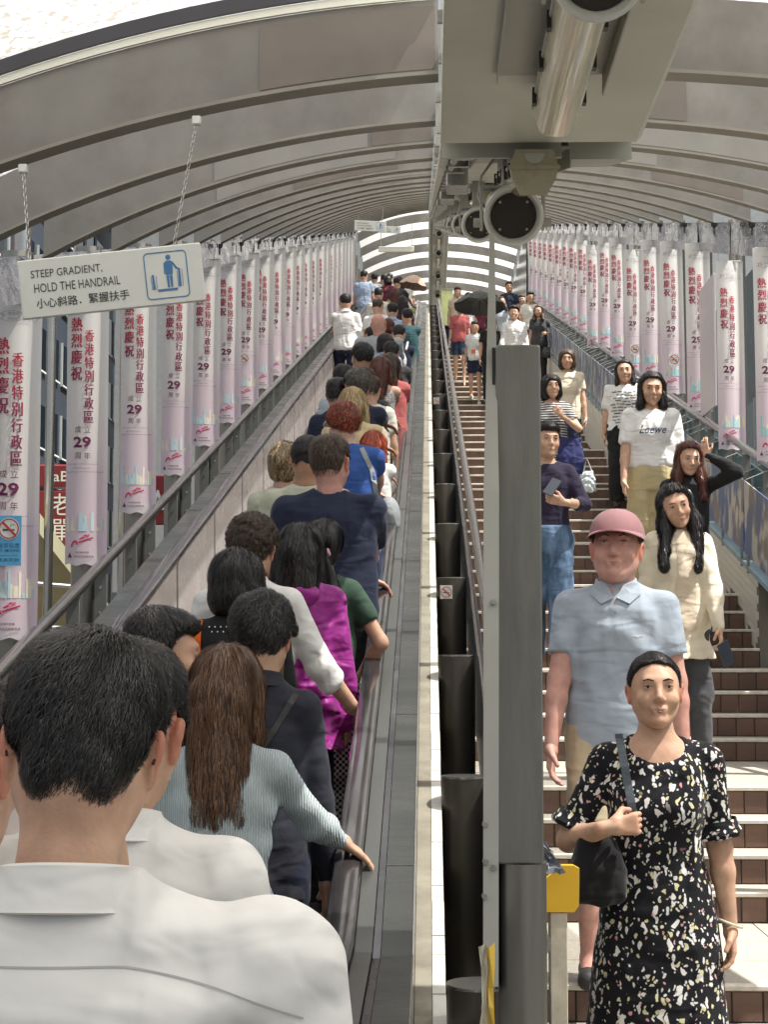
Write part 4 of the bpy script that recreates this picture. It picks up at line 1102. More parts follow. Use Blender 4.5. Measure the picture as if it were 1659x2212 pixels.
def smooth_v(V, Fq, it=1, lam=0.5):
    for _ in range(it):
        S_ = np.zeros_like(V); c = np.zeros(len(V))
        for i in range(4):
            np.add.at(S_, Fq[:, i], V[Fq[:, (i + 1) % 4]]); np.add.at(c, Fq[:, i], 1)
            np.add.at(S_, Fq[:, (i + 1) % 4], V[Fq[:, i]]); np.add.at(c, Fq[:, (i + 1) % 4], 1)
        V = V + lam * (S_ / np.maximum(c, 1)[:, None] - V)
    return V
def np_mesh(name, V, Fq, mats, mi=None):
    me = bpy.data.meshes.new(name); V = np.asarray(V, np.float32); Fq = np.asarray(Fq, np.int32); k = Fq.shape[1]
    me.vertices.add(len(V)); me.vertices.foreach_set('co', V.ravel())
    me.loops.add(Fq.size); me.loops.foreach_set('vertex_index', Fq.ravel())
    me.polygons.add(len(Fq)); me.polygons.foreach_set('loop_start', np.arange(0, Fq.size, k, dtype=np.int32))
    try: me.polygons.foreach_set('loop_total', np.full(len(Fq), k, np.int32))
    except Exception: pass
    me.polygons.foreach_set('use_smooth', np.ones(len(Fq), bool))
    for m in (mats if isinstance(mats, (list, tuple)) else [mats]): me.materials.append(m)
    if mi is not None: me.polygons.foreach_set('material_index', np.asarray(mi, np.int32))
    me.update(calc_edges=True); me.validate(); return me
def cat(parts):
    V = []; Fq = []; mi = []; n = 0
    for p in parts:
        v, f = p[0], p[1]
        V.append(v); Fq.append(f + n); mi.append(np.full(len(f), p[2] if len(p) > 2 else 0)); n += len(v)
    return np.concatenate(V), np.concatenate(Fq), np.concatenate(mi)

def wr(seed, amp, f=1.0):
    """cloth folds as a smooth offset field"""
    rnd = random.Random(seed); ph = [rnd.uniform(0, 6.28) for _ in range(8)]
    def fn(X, Y, Z):
        w1 = np.sin(9 * f * X + 7 * f * Z + ph[0]) + np.sin(11 * f * Y - 6 * f * Z + ph[1])
        a = np.sin(30 * f * Z + 22 * f * np.abs(X) + 2.0 * w1 + ph[2]) * 0.5
        b = np.sin(44 * f * X - 16 * f * Z + 1.7 * w1 + ph[3]) * 0.35
        c = np.sin(60 * f * Z - 30 * f * X + 25 * f * Y + 2.4 * w1 + ph[4]) * 0.2
        e = 0.5 + 0.5 * np.sin(6 * f * X + 8 * f * Z + ph[5])
        return (amp * (a + b + c) * (0.35 + 0.9 * e)).astype(np.float32)
    return fn

# ---------------------------------------------------------------- cloth / skin / hair materials
def skin(name, c): return mat(name, c, 0.52, var=0.16, vscale=22, dirt=.35, dscale=9, dcol=(c[0], c[1] * .72, c[2] * .68), sss=0.25, bump=0.0006, bscale=180, spec=0.4)
SK = {'pale': skin('skin_pale', (0.62, 0.40, 0.31)), 'light': skin('skin_light', (0.58, 0.36, 0.25)), 'tan': skin('skin_tan', (0.47, 0.27, 0.17)), 'pink': skin('skin_pink', (0.60, 0.33, 0.27)), 'brown': skin('skin_brown', (0.26, 0.14, 0.085))}
SK_EAR = skin('skin_ear', (0.56, 0.24, 0.16))
def cloth(name, c, rough=0.85, var=0.06, bump=0.0008, bscale=260, sheen=0.1, fold=0.022, **k):
    m = mat(name, c, rough, var=var, vscale=9, bump=bump, bscale=bscale, sheen=sheen, spec=0.25, **k)
    t = m.node_tree; N = t.nodes; Lk = t.links; bp = [n for n in N if n.type == 'BUMP'][0]; tc = [n for n in N if n.type == 'TEX_COORD'][0]
    prev = None
    for sc, st, ds, ro in ((3.6, (2.2, 1.0, .8), fold * 1.5, .5), (5.5, (.9, 1.0, 2.4), fold * .7, -.4), (13.0, (1, 1, 1.3), fold * .16, .2)):
        mp = N.new('ShaderNodeMapping'); mp.inputs['Scale'].default_value = st; mp.inputs['Rotation'].default_value = (0, ro, 0)
        nz = N.new('ShaderNodeTexNoise'); nz.inputs['Scale'].default_value = sc; nz.inputs['Detail'].default_value = 1.2; nz.inputs['Distortion'].default_value = .9
        Lk.new(tc.outputs['Object'], mp.inputs[0]); Lk.new(mp.outputs[0], nz.inputs['Vector'])
        b2 = N.new('ShaderNodeBump'); b2.inputs['Distance'].default_value = ds; b2.inputs['Strength'].default_value = .9
        Lk.new(nz.outputs[0], b2.inputs['Height'])
        if prev: Lk.new(prev.outputs[0], b2.inputs['Normal'])
        prev = b2
    Lk.new(prev.outputs[0], bp.inputs['Normal'])
    return m
CL = {}
def C(name, c, **k):
    if name not in CL: CL[name] = cloth('cloth_' + name, c, **k)
    return CL[name]
def hairm(name, c, c2, rough=0.36):
    m = mat(name, c, rough + .12, spec=0.35, bump=0.0025, bscale=1.0, stretch=(160, 160, 14), var=0.35, vscale=1.0)
    m2 = mat(name + '_strand', c2, rough - .04, spec=0.6); m3 = mat(name + '_strand_dark', tuple(x * .5 for x in c), rough, spec=0.5)
    return (m, m2, m3)
HR = {'black': hairm('hair_black', (0.012, 0.010, 0.010), (0.032, 0.028, 0.027)), 'brown': hairm('hair_brown', (0.055, 0.032, 0.020), (0.12, 0.075, 0.045)),
      'longbrown': hairm('hair_chestnut', (0.10, 0.045, 0.022), (0.24, 0.12, 0.06)), 'auburn': hairm('hair_auburn', (0.08, 0.022, 0.014), (0.17, 0.05, 0.03)), 'red': hairm('hair_red', (0.20, 0.035, 0.015), (0.42, 0.09, 0.035)),
      'blonde': hairm('hair_blonde', (0.45, 0.32, 0.15), (0.70, 0.55, 0.32)), 'dblonde': hairm('hair_dark_blonde', (0.26, 0.18, 0.10), (0.60, 0.46, 0.27)), 'grey': hairm('hair_grey', (0.06, 0.055, 0.05), (0.20, 0.19, 0.17)), 'orange': hairm('hair_orange', (0.48, 0.06, 0.025), (0.62, 0.12, 0.05))}
EYEW = mat('eye_white', (0.42, 0.38, 0.36), 0.25); EYEI = mat('eye_iris', (0.03, 0.018, 0.012), 0.15); LIP = mat('lip', (0.40, 0.19, 0.155), 0.45); SHOE = {k: mat('shoe_' + k, c, 0.6) for k, c in (('black', (0.03, 0.03, 0.03)), ('white', (0.6, 0.6, 0.58)), ('grey', (0.25, 0.24, 0.21)), ('tan', (0.3, 0.2, 0.12)))}

def ik(a, t, l1, l2, hint):
    a = np.array(a, float); t = np.array(t, float); d = t - a; L = np.linalg.norm(d)
    if L > (l1 + l2) * .998: t = a + d / L * (l1 + l2) * .998; d = t - a; L = np.linalg.norm(d)
    n = d / L; x = (l1 * l1 - l2 * l2 + L * L) / (2 * L); h = math.sqrt(max(l1 * l1 - x * x, 0))
    v = np.array(hint, float); v = v - n * (v @ n); v /= np.linalg.norm(v) + 1e-9
    return a + n * x + v * h, t

def hand_mesh(wrist, dirn, side, pal, curl, s, vox):
    """palm, four unequal bent fingers and a side thumb"""
    d = np.array(dirn, float); d /= np.linalg.norm(d); p = np.array(pal, float); p = p - d * (p @ d); p /= np.linalg.norm(p) + 1e-9
    u = np.cross(d, p)            # across the palm; thumb on +u*side
    w = np.array(wrist, float); tu = u * side
    f = Field(w - .24 * s, w + .24 * s, vox)
    f.cone(w - d * .03 * s, w + d * .02 * s, .024 * s, .026 * s, 0)
    for q in (-.026, -.009, .009, .026): f.cone(w + d * .015 * s + u * q * .6 * s, w + d * .085 * s + u * q * s, .013 * s, .012 * s, .012 * s)
    c = math.cos; sn = math.sin
    for i, (q, L) in enumerate(((.029, .066), (.010, .076), (-.010, .071), (-.029, .056))):
        q = q * side; a0 = curl * .55 + .05 * i * curl; base = w + (d * .088 + u * q * 1.0) * s; sp = u * q * .7
        cur = base; ang = a0; ln = L * s
        for j, fr in enumerate((.45, .31, .24)):
            dd = d * c(ang) + p * sn(ang) + sp * .3; dd /= np.linalg.norm(dd); nx = cur + dd * ln * fr
            f.cone(cur, nx, (.0092 - .0009 * j) * s, (.0083 - .0009 * j) * s, .003 * s); cur = nx; ang += curl * (.75 - .1 * j)
    b0 = w + (d * .02 + tu * .022) * s; b1 = b0 + (d * .034 + tu * .028 + p * .012 * (1 + curl)) * s; b2 = b1 + (d * .030 + tu * (.012 - .012 * curl) + p * .010 * (1 + curl)) * s
    f.cone(b0, b1, .014 * s, .011 * s, .012 * s); f.cone(b1, b2, .0105 * s, .0085 * s, .004 * s)
    return f.nets()

def rotm(yaw, pitch, roll=0):
    m = Matrix.Rotation(yaw, 3, 'Z') @ Matrix.Rotation(pitch, 3, 'X') @ Matrix.Rotation(roll, 3, 'Y')
    return np.array(m)

def head_field(f, c, Rm, s, fem, face, ears=True):
    def T(p): return c + Rm @ (np.array(p) * s)
    E = lambda p, r, k=.02, op='u': f.ell(T(p), np.array(r) * s, k * s, op, Rm=Rm)
    K = lambda a, b, r1, r2, k=.015, op='u': f.cone(T(a), T(b), r1 * s, r2 * s, k * s, op)
    E((0, -.014, .026), (.073, .093, .083), 0); E((0, .022, -.025), (.060, .068, .080), .03)
    j = .021 if not fem else .017
    K((.047, -.005, -.045), (.012, .058, -.088), j, j * .95, .03); K((-.047, -.005, -.045), (-.012, .058, -.088), j, j * .95, .03)
    E((0, -.055, -.03), (.052, .045, .06), .03)
    K((0, -.030, -.05), (0, -.030, -.125), .052 if not fem else .046, .056 if not fem else .049, .03)
    if face:
        K((-.030, .078, .026), (.030, .078, .026), .013, .013, .02)
        for sx in (-1, 1):
            E((sx * .031, .100, .008), (.017, .018, .012), .012, 's'); E((sx * .036, .062, -.028), (.026, .022, .022), .02)
            E((sx * .031, .0795, .007), (.0135, .010, .0085), .004)
            E((sx * .010, .096, -.030), (.008, .009, .007), .006)
        K((0, .088, .012), (0, .1065, -.024), .0075, .0105, .012)
        K((-.017, .087, -.056), (.017, .087, -.056), .0075, .0075, .008); K((-.013, .086, -.066), (.013, .086, -.066), .008, .008, .008)
        E((0, .080, -.090), (.018, .015, .014), .015)
    if ears:
        for sx in (-1, 1):
            E((sx * .076, -.012, -.006), (.0075, .019, .031), .008); E((sx * .082, -.016, .008), (.007, .017, .020), .006)
            E((sx * .086, -.008, -.002), (.006, .009, .017), .004, 's')

def strands(V, Fq, n, ln, wd, mode, W0, seed, lift=.004, jit=.25, curl=0.0, seg=4, keep=None):
    """thin tapered ribbons flowing over a hair surface"""
    rng = np.random.default_rng(seed)
    P4 = V[Fq]; nrm = np.cross(P4[:, 2] - P4[:, 0], P4[:, 3] - P4[:, 1]); nl = np.linalg.norm(nrm, axis=1, keepdims=True); nrm = nrm / np.maximum(nl, 1e-9)
    cen = P4.mean(1); pr = nl[:, 0].copy()
    if keep is not None: pr = pr * keep(cen)
    pr /= pr.sum(); pick = rng.choice(len(cen), n, p=pr)
    wgt = rng.random((n, 4)); wgt /= wgt.sum(1, keepdims=True); p = (P4[pick] * wgt[:, :, None]).sum(1); N_ = nrm[pick]
    # coarse grid lookup of surface points for following the surface
    kd = KDTree(len(cen))
    step = max(1, len(cen) // 6000)
    ids = np.arange(0, len(cen), step)
    kd = KDTree(len(ids))
    for q, i in enumerate(ids): kd.insert(cen[i], int(i))
    kd.balance()
    L = ln * rng.uniform(.55, 1.25, n); pts = [p - N_ * .003]; cur = p.copy(); cn = N_.copy(); jd = rng.normal(0, jit, (n, 3)); ph = rng.uniform(0, 6.28, n)
    for j in range(seg):
        if mode == 'whorl': t = cur - W0; t = t + np.array([0, 0, -.02]) + np.cross(t, cn) * .25
        elif mode == 'fwd': t = np.tile(np.array([0.25, .9, -.1]), (n, 1)) + (cur - W0) * 4
        else: t = np.tile(np.array([0.0, 0.0, -1.0]), (n, 1)) + (cur - W0) * np.array([2.2, 2.2, 0]) * (cur[:, 2:3] > W0[2] - .06)
        t = t / (np.linalg.norm(t, axis=1, keepdims=True) + 1e-9) + jd
        if curl: t = t + curl * np.stack([np.sin(ph + j * 2.1), np.cos(ph + j * 1.7), 0 * ph], 1)
        t = t - cn * (t * cn).sum(1, keepdims=True); t /= np.linalg.norm(t, axis=1, keepdims=True) + 1e-9
        cur = cur + t * (L / seg)[:, None]
        if mode != 'whorl' or j < seg - 1:
            for q in range(n):
                co, i, dd = kd.find(cur[q]); nn = nrm[i]; off_ = (cur[q] - cen[i]) @ nn
                cur[q] -= nn * off_ * .85; cn[q] = nn
        pts.append(cur + cn * lift * (1.0 if j < seg - 1 else .6) * rng.uniform(.3, 1.5, (n, 1)))
    A = np.stack(pts, 1); m = seg + 1
    side = np.cross(A[:, 1:] - A[:, :-1], cn[:, None, :]); side = np.concatenate([side, side[:, -1:]], 1); side /= np.linalg.norm(side, axis=2, keepdims=True) + 1e-9
    w_ = wd * np.linspace(1, .25, m)[None, :, None] * rng.uniform(.6, 1.3, (n, 1, 1))
    Vv = np.stack([A - side * w_ / 2, A + side * w_ / 2], 2).reshape(-1, 3)
    base = (np.arange(n) * m * 2)[:, None] + (np.arange(seg) * 2)[None, :]; base = base.ravel()
    Ff = np.stack([base, base + 1, base + 3, base + 2], 1)
    mi = np.repeat(1 + (rng.random(n) < .5).astype(int), seg)
    return Vv, Ff, mi

def person(label, px, py, H, side='L', d=None, yaw=None, top=('tee', 'white'), bottom=('trousers', 'black'), hair=('short', 'black'), skin_='light', fem=False,
           build=1.0, hands=None, lean=0.03, hy=0.0, hp=0.0, hr_=0.0, stride=0.1, seed=1, shoe='black', group=None, vox=None, floor=None, x=None, slen=None, hem=None, ease=None, wrinkle=None, hairn=None, extra=None, headk=1.06):
    hk = headk * 1.03
    fl = (lambda q: prof(q)) if side == 'L' else (lambda q: floor_stair(q))
    if floor is not None: fl = lambda q: floor
    if d is None:
        d = 5.0
        while d < 42.5 and P(px, py, d).z - fl(d) - H > 0: d += 0.02
    if H is None: H = P(px, py, d).z - fl(d)
    p = P(px, py, d); X0 = p.x if x is None else x; Z0 = fl(d) if d is not None else 0
    if floor is None and side == 'L': Z0 = prof(d)
    yaw = (0.0 if side == 'L' else math.pi) if yaw is None else yaw
    if hands == 'rail': hands = RH(d + .42)
    jr = random.Random(seed * 7 + 1)
    if side == 'R': yaw += jr.uniform(-.16, .16) if seed not in (71, 79) else 0
    if hy == 0: hy = jr.uniform(-.28, .28)
    if hp == 0: hp = jr.uniform(-.22, .02)
    if hr_ == 0: hr_ = jr.uniform(-.06, .06)
    root = empty('person', (X0, d, Z0), label, 'person', group or ('people riding the moving walkway' if side == 'L' else 'people coming down the stairs'), rz=yaw)
    s = H / 1.72; far = d > 16; vx = vox or (0.009 if d < 7 else 0.012 if d < 12 else 0.017 if d < 20 else 0.024)
    wf = build * (0.92 if fem else 1.0)
    # --- skeleton
    sx = .160 * wf; sh = {k: np.array((k * sx, -.012 + lean * .45, 1.376)) * s for k in (-1, 1)}
    hd = {}
    for k in (-1, 1):
        t = None if hands is None else hands.get(k)
        hint = (k * .35, -.6, -.5)
        if t is None: t = (k * (sx + .075) , .04 + lean * .2 + (jr.uniform(-.08, .12) if side == 'R' else 0), .80); t = np.array(t) * s; palm = (-k, .1, 0); hdir = (0, .25, -1); cu = .55; hint = (k * .5, -1, 0)
        else:
            t, palm, hdir, cu = t[0], t[1], t[2], t[3]; t = np.array(t, float)
            if len(hands[k]) > 4: hint = hands[k][4]
            if hands.get('world', True):     # world point to local
                q = Vector(t) - Vector((X0, d, Z0)); q = Matrix.Rotation(-yaw, 3, 'Z') @ q; t = np.array(q)
                if palm is not None: palm = np.array(Matrix.Rotation(-yaw, 3, 'Z') @ Vector(palm))
                if hdir is not None: hdir = np.array(Matrix.Rotation(-yaw, 3, 'Z') @ Vector(hdir))
        el, wri = ik(sh[k], t, .282 * s, .252 * s, hint)
        if hdir is None: hdir = wri - el
        hd[k] = (el, wri, np.array(hdir, float), np.array(palm, float), cu)
    feet = {-1: np.array((-.10 * wf, stride, .0)) * s, 1: np.array((.10 * wf, -stride * .6, .0)) * s}
    # feet must meet the slope
    for k in (-1, 1):
        wp = Matrix.Rotation(yaw, 3, 'Z') @ Vector(feet[k]); zz = fl(d + wp.y) - Z0
        feet[k][2] = max(-.2, min(.3, zz)) if floor is None else 0
    kn = {}
    for k in (-1, 1):
        hip = np.array((k * .088 * wf, 0, .90)) * s; an = feet[k] + np.array((0, 0, .085 * s)); knee, an2 = ik(hip, an, .42 * s, .405 * s, (k * .05, 1, 0)); kn[k] = (hip, knee, an2)
    bt = .94 if fem else 1.0
    T = [(.80, .150 * wf, .100), (.90, (.170 if fem else .160) * wf, .112), (.97, (.163 if fem else .155) * wf, .108), (1.08, (.128 if fem else .146) * wf, .094), (1.20, (.140 if fem else .160) * wf, .104), (1.29, .152 * wf, .106), (1.36, .140 * wf, .092), (1.405, .102 * wf, .078), (1.44, .072, .062), (1.47, .060, .056), (1.51, .054, .052)]
    T = [(a * s, b * s, c * s) for a, b, c in T]; ln = lean
    hc = np.array((0, .018 + lean * .62, 1.600)) * s; Rm = rotm(hy, hp, hr_)
    piv = np.array((0, -.01 + lean * .5, 1.49)) * s; hc = piv + Rm @ (hc - piv)
    xm = max(abs(hd[k][i][0]) for k in (-1, 1) for i in (0, 1)) + .12
    ys_ = [hd[k][i][1] for k in (-1, 1) for i in (0, 1)] + [feet[-1][1], feet[1][1]]
    lo = (-max(xm, .3 * s), min(min(ys_), -.22) - .12, min(0, feet[1][2], feet[-1][2]) - .02); hi = (max(xm, .3 * s), max(max(ys_), .22) + .12, H + .06)
    # --- body
    def arms(f, off, k1, cutf=None, taper=0.0):
        for k in (-1, 1):
            el, wri = hd[k][0], hd[k][1]; am = .92 if fem else 1.0
            am *= (0.5 + 0.5 * build)
            if cutf is None or cutf >= 1:
                f.cone(sh[k], el, .047 * am * s + off, .039 * am * s + off, k1); 
                m_ = el + (wri - el) * .3
                f.cone(el, m_, .039 * am * s + off, .038 * am * s + off, .02); f.cone(m_, wri, .038 * am * s + off, .0255 * am * s + off * (1 - taper), .02, cut=None if cutf is None else min(1.0, max(.05, (cutf - 1 - .3) / .7 + 0.0)) if cutf < 2.2 else None)
            else:
                f.cone(sh[k], el, .046 * am * s + off * .8, .040 * am * s + off * .85, k1, cut=cutf)
    f = Field(lo, hi, vx); f.loft(T, 0, 0, lean=ln, zlo=.80 * s, z0=.95 * s); arms(f, 0, .04 * s)
    for k in (-1, 1):
        f.cone(np.array((k * .03, -.022 + ln * .45, 1.415)) * s, sh[k], .036 * s, .040 * s, .04 * s)
    for k in (-1, 1):
        hip, knee, an = kn[k]
        if bottom[0] in ('shorts', 'skirt', 'dress', 'none') or True:
            f.cone(hip, knee, .078 * wf * s, .050 * s, .03); c2 = knee + (an - knee) * .3; f.cone(knee, c2, .050 * s, .051 * s, .02); f.cone(c2, an, .051 * s, .034 * s, .02); f.cone(an, feet[k] + np.array((0, .12, .03)) * s, .036 * s, .026 * s, .02)
    V, Fq = f.nets(); V = smooth_v(V, Fq, 1)
    # keep only what the clothes leave bare, plus a margin: cheap and avoids poke-through
    parts = [(V, Fq, 0)]
    hv = .0032 if d < 6 else .0045 if d < 10 else .008 if d < 20 else .012
    for k in (-1, 1):
        el, wri, hdir, pal, cu = hd[k]; v_, f_ = hand_mesh(wri, hdir, k, pal, cu, s * (.93 if fem else 1), hv)
        parts.append((v_, f_, 0))
    hv = (.0038 if d < 3 else .005) if d < 9 else .008 if d < 16 else .012
    fh = Field(hc - .28 * s, hc + .20 * s, hv); hc = hc + np.array((0, 0, -.112 * s * (headk - 1))); head_field(fh, hc, Rm, s * hk, fem, face=True, ears=True)
    v_, f_ = fh.nets(); v_ = smooth_v(v_, f_, 1, .3)
    loc = (v_ - hc) @ Rm; fc = loc[f_].mean(1); mi_h = ((np.abs(fc[:, 0]) > .077 * s) & (fc[:, 2] > -.04 * s)).astype(int)
    V, Fq, mi = cat(parts + [(v_, f_, 0)]); mi[-len(f_):] = mi_h
    link('body', np_mesh('body', V, Fq, [SK[skin_], SK_EAR], mi), root)
    # --- face details
    facing = side == 'R'
    if facing and d < 26:
        def Tp(q): return Vector(hc + Rm @ (np.array(q) * s * hk))
        for sx_ in (-1, 1):
            e = MB(); c_ = Tp((sx_ * .0312, .0805, .008)); n_ = Vector(Rm @ np.array((0, 1, 0)))
            def sph(b_, c, r, sy=1.0, n=10):
                vs = []; 
                for i in range(1, n // 2 + 1):
                    for j in range(n):
                        a, q = math.pi * i / (n // 2 + 1), 2 * math.pi * j / n
                        vs.append(Vector(c) + Vector(Rm @ (np.array((math.sin(a) * math.cos(q), math.sin(a) * math.sin(q) * sy, math.cos(a))) * r)))
                m0 = n // 2; fs = [(i * n + j, (i + 1) * n + j, (i + 1) * n + (j + 1) % n, i * n + (j + 1) % n) for i in range(m0 - 1) for j in range(n)]
                b_.add(vs, fs + [tuple(range(n)), tuple((m0 - 1) * n + j for j in range(n))[::-1]])
            vs = [c_ + Vector(Rm @ (np.array((.0115 * math.cos(a), .0088 - abs(math.cos(a)) * .004, .0048 * math.sin(a) )) * s)) for a in [2 * math.pi * i / 12 for i in range(12)]]
            e.add(vs, [tuple(range(12))[::-1]]); e.m = 1
            vs = [c_ + Vector(Rm @ (np.array((.0048 * math.cos(a), .0094, .0046 * math.sin(a))) * s)) for a in [2 * math.pi * i / 12 for i in range(12)]]
            e.add(vs, [tuple(range(12))[::-1]]); e.build('eye', [EYEW, EYEI], root)
            e = MB(); e.tube([Tp((sx_ * .014, .0915, .026)), Tp((sx_ * .030, .0915, .031)), Tp((sx_ * .045, .082, .027))], [.0028 * s, .003 * s, .0014 * s], 6); e.build('eyebrow', HR['brown' if hair[1] not in ('black',) else 'black'][0], root, smooth=True)
            e = MB(); e.tube([Tp((sx_ * .0195, .0885, .010)), Tp((sx_ * .031, .0912, .0138)), Tp((sx_ * .044, .084, .010))], .0011 * s, 5); e.build('eyelid', HR['black'][0], root)
        e = MB(); e.tube([Tp((-.026, .086, -.060)), Tp((-.009, .0945, -.0570)), Tp((0, .0950, -.0585)), Tp((.009, .0945, -.0570)), Tp((.026, .086, -.060))], [.001 * s, .0034 * s, .0034 * s, .0034 * s, .001 * s], 8)
        e.tube([Tp((-.023, .0865, -.0615)), Tp((0, .0945, -.0655)), Tp((.023, .0865, -.0615))], [.001 * s, .0046 * s, .001 * s], 8); e.build('lips', LIP, root, smooth=True)
    # --- top
    kind, cm = top[0], top[1]; cm = CL[cm] if isinstance(cm, str) else cm
    o = (ease if ease is not None else {'tee': .024, 'polo': .022, 'shirt': .024, 'sweater': .020, 'jacket': .028, 'vest': .018, 'tank': .014, 'dress': .014, 'cardigan': .03}.get(kind, .022)) * s
    sl_n = slen if slen is not None else {'tee': .62, 'polo': .66, 'shirt': 3, 'sweater': 3, 'jacket': 3, 'vest': .42, 'tank': 0, 'dress': .75, 'cardigan': 3}.get(kind, .62)
    hm = (hem if hem is not None else {'sweater': .93, 'jacket': .80, 'polo': .84, 'shirt': .86, 'dress': .30, 'cardigan': .70, 'tank': .88}.get(kind, .84)) * s
    wa = (wrinkle if wrinkle is not None else (.0045 if not far else .006)) * 1.3
    f = Field(lo, hi, vx)
    Tt = [(a, b if a > 1.25 * s or kind in ('dress', 'sweater', 'tank') else max(b, .148 * wf * s) + .004, c) for a, b, c in T]
    if kind == 'dress':
        w0 = .165 * wf * s
        Tt = [(.0, w0 + .10, .19 * s), (hm, w0 + .075, .17 * s), (.62 * s, w0 + .035, .145 * s), (.90 * s, w0 + .008, .118 * s), (1.06 * s, .135 * wf * s, .095 * s)] + T[4:]
    elif hm < .8 * s:
        Tt = [(hm - .01, T[1][1] + .03, T[1][2] + .03)] + Tt
    Tt = [((a, b - o * min(.75, (a / s - 1.36) * 9), c - o * min(.75, (a / s - 1.36) * 9)) if a > 1.36 * s else (a, b, c)) for a, b, c in Tt]
    f.loft(Tt, o, 0, zlo=hm, zhi=1.474 * s, lean=ln, z0=.95 * s, pw=2.12)
    # shoulders
    if kind != 'tank':
        for k in (-1, 1): f.cone(np.array((k * .035, -.022 + ln * .45, 1.420)) * s, np.array((k * sx * .96, -.014 + ln * .45, 1.376)) * s, .040 * s + o * .45, .040 * s + o * .7, .04 * s)
        arms(f, o * (.95 if sl_n < 1 else .62), .020 * s, sl_n if sl_n < 1 else (None if sl_n >= 3 else sl_n), .45)
    else:
        for k in (-1, 1): f.cone(sh[k] + np.array((-k * .055, 0, 0)) * s, sh[k] + np.array((-k * .06, 0, .035)) * s, .03 * s, .018 * s, .03)
    if fem and facing:
        for k in (-1, 1): f.ell(np.array((k * .068, .085 + ln * .3, 1.235)) * s, np.array((.058, .05, .058)) * s, .05 * s)
    wfn = wr(seed, wa); f.apply(lo, hi, wfn, op='+', pad=0)
    if kind != 'tank' or True:
        r_ = .058 if kind in ('shirt', 'polo', 'jacket') else .075 if kind != 'dress' else .088
        yb = {'dress': .04, 'tee': .012}.get(kind, 0) if facing else -.004
        zc = 1.452 if facing else (1.512 if kind in ('shirt', 'jacket', 'polo') else 1.50)
        f.cone(np.array((0, -.010 + ln * .5 + yb, zc - yb * .3)) * s, np.array((0, .0 + ln * .7 + yb, 1.62)) * s, r_ * s, (r_ + .03) * s, .008, 's')
    V, Fq = f.nets(); V = smooth_v(V, Fq, 2 if d < 7 else 1, .5)
    shirt_o = link({'tee': 't_shirt', 'polo': 'polo_shirt', 'tank': 'top', 'vest': 'top'}.get(kind, kind), np_mesh('garment', V, Fq, cm), root)
    bvh = BVHTree.FromPolygons([tuple(v) for v in V], [tuple(q) for q in Fq]) if d < 20 else None
    # collar
    if kind in ('shirt', 'polo', 'jacket') and d < 30:
        cb = MB(); n = 36 if d < 8 else 18; opn = .20 if kind != 'polo' else .34
        prf = [(.0565, -.030), (.0555, .012), (.058, .020), (.064, .018), (.074, -.022), (.0775, -.026), (.0735, -.0285), (.060, .005)]
        vs = []
        for i in range(n + 1):
            a = math.pi / 2 + opn + (2 * math.pi - 2 * opn) * i / n
            back = max(0, -math.sin(a))
            for (r_, z_) in prf:
                drop = -.012 * (1 - back) - .03 * max(0, math.sin(a)) ** 2; extra_r = (.022 * build if kind == 'polo' else .008) * max(0, math.sin(a))
                vs.append(np.array((math.cos(a) * (r_ * 1.14 + extra_r), math.sin(a) * (r_ * 1.08 + extra_r) - .014 + ln * .52, 1.474 + z_ * (1 if z_ > 0 or i not in (0, n) else 1.3) + drop)) * s)
        m_ = len(prf); cb.add(vs, [(i * m_ + j, i * m_ + m_ + j, i * m_ + m_ + (j + 1) % m_, i * m_ + (j + 1) % m_) for i in range(n) for j in range(m_)] + [tuple(range(m_)), tuple(n * m_ + j for j in range(m_))[::-1]])
        cb.build('collar', cm, root, smooth=True)
    # --- bottom
    bk_, bc = bottom[0], bottom[1]
    bc = CL[bc] if isinstance(bc, str) else bc
    if kind != 'dress' and bk_ != 'none':
        f = Field(lo, (hi[0], hi[1], 1.1 * s), vx)
        if bk_ == 'skirt':
            f.loft([(.0, .26 * wf * s, .2 * s), (.45 * s, .215 * wf * s, .17 * s), (.9 * s, .178 * wf * s, .13 * s), (1.02 * s, .15 * wf * s, .112 * s)], 0, 0, zlo=.34 * s, zhi=1.0 * s, lean=ln, z0=.95 * s)
        else:
            e = .012 * s if bk_ != 'wide' else .026 * s
            f.loft([t for t in T if t[0] < 1.1 * s], e, 0, zlo=.80 * s, zhi=1.0 * s, lean=ln, z0=.95 * s)
            for k in (-1, 1):
                hip, knee, an = kn[k]
                if bk_ == 'shorts': f.cone(hip, knee, .084 * wf * s + e, .066 * s + e * 1.3, .03, cut=.80)
                else:
                    f.cone(hip, knee, .080 * wf * s + e, .056 * s + e * 1.3, .03); f.cone(knee, an, .056 * s + e * 1.3, .045 * s + e * (1 if bk_ != 'wide' else 1.9), .03, cut=.97)
        f.apply(lo, hi, wr(seed + 5, wa * 1.2), op='+', pad=0)
        V2, F2 = f.nets()
        if len(V2): V2 = smooth_v(V2, F2, 1); link({'wide': 'trousers', 'jeans': 'jeans'}.get(bk_, bk_), np_mesh('lower', V2, F2, bc), root)
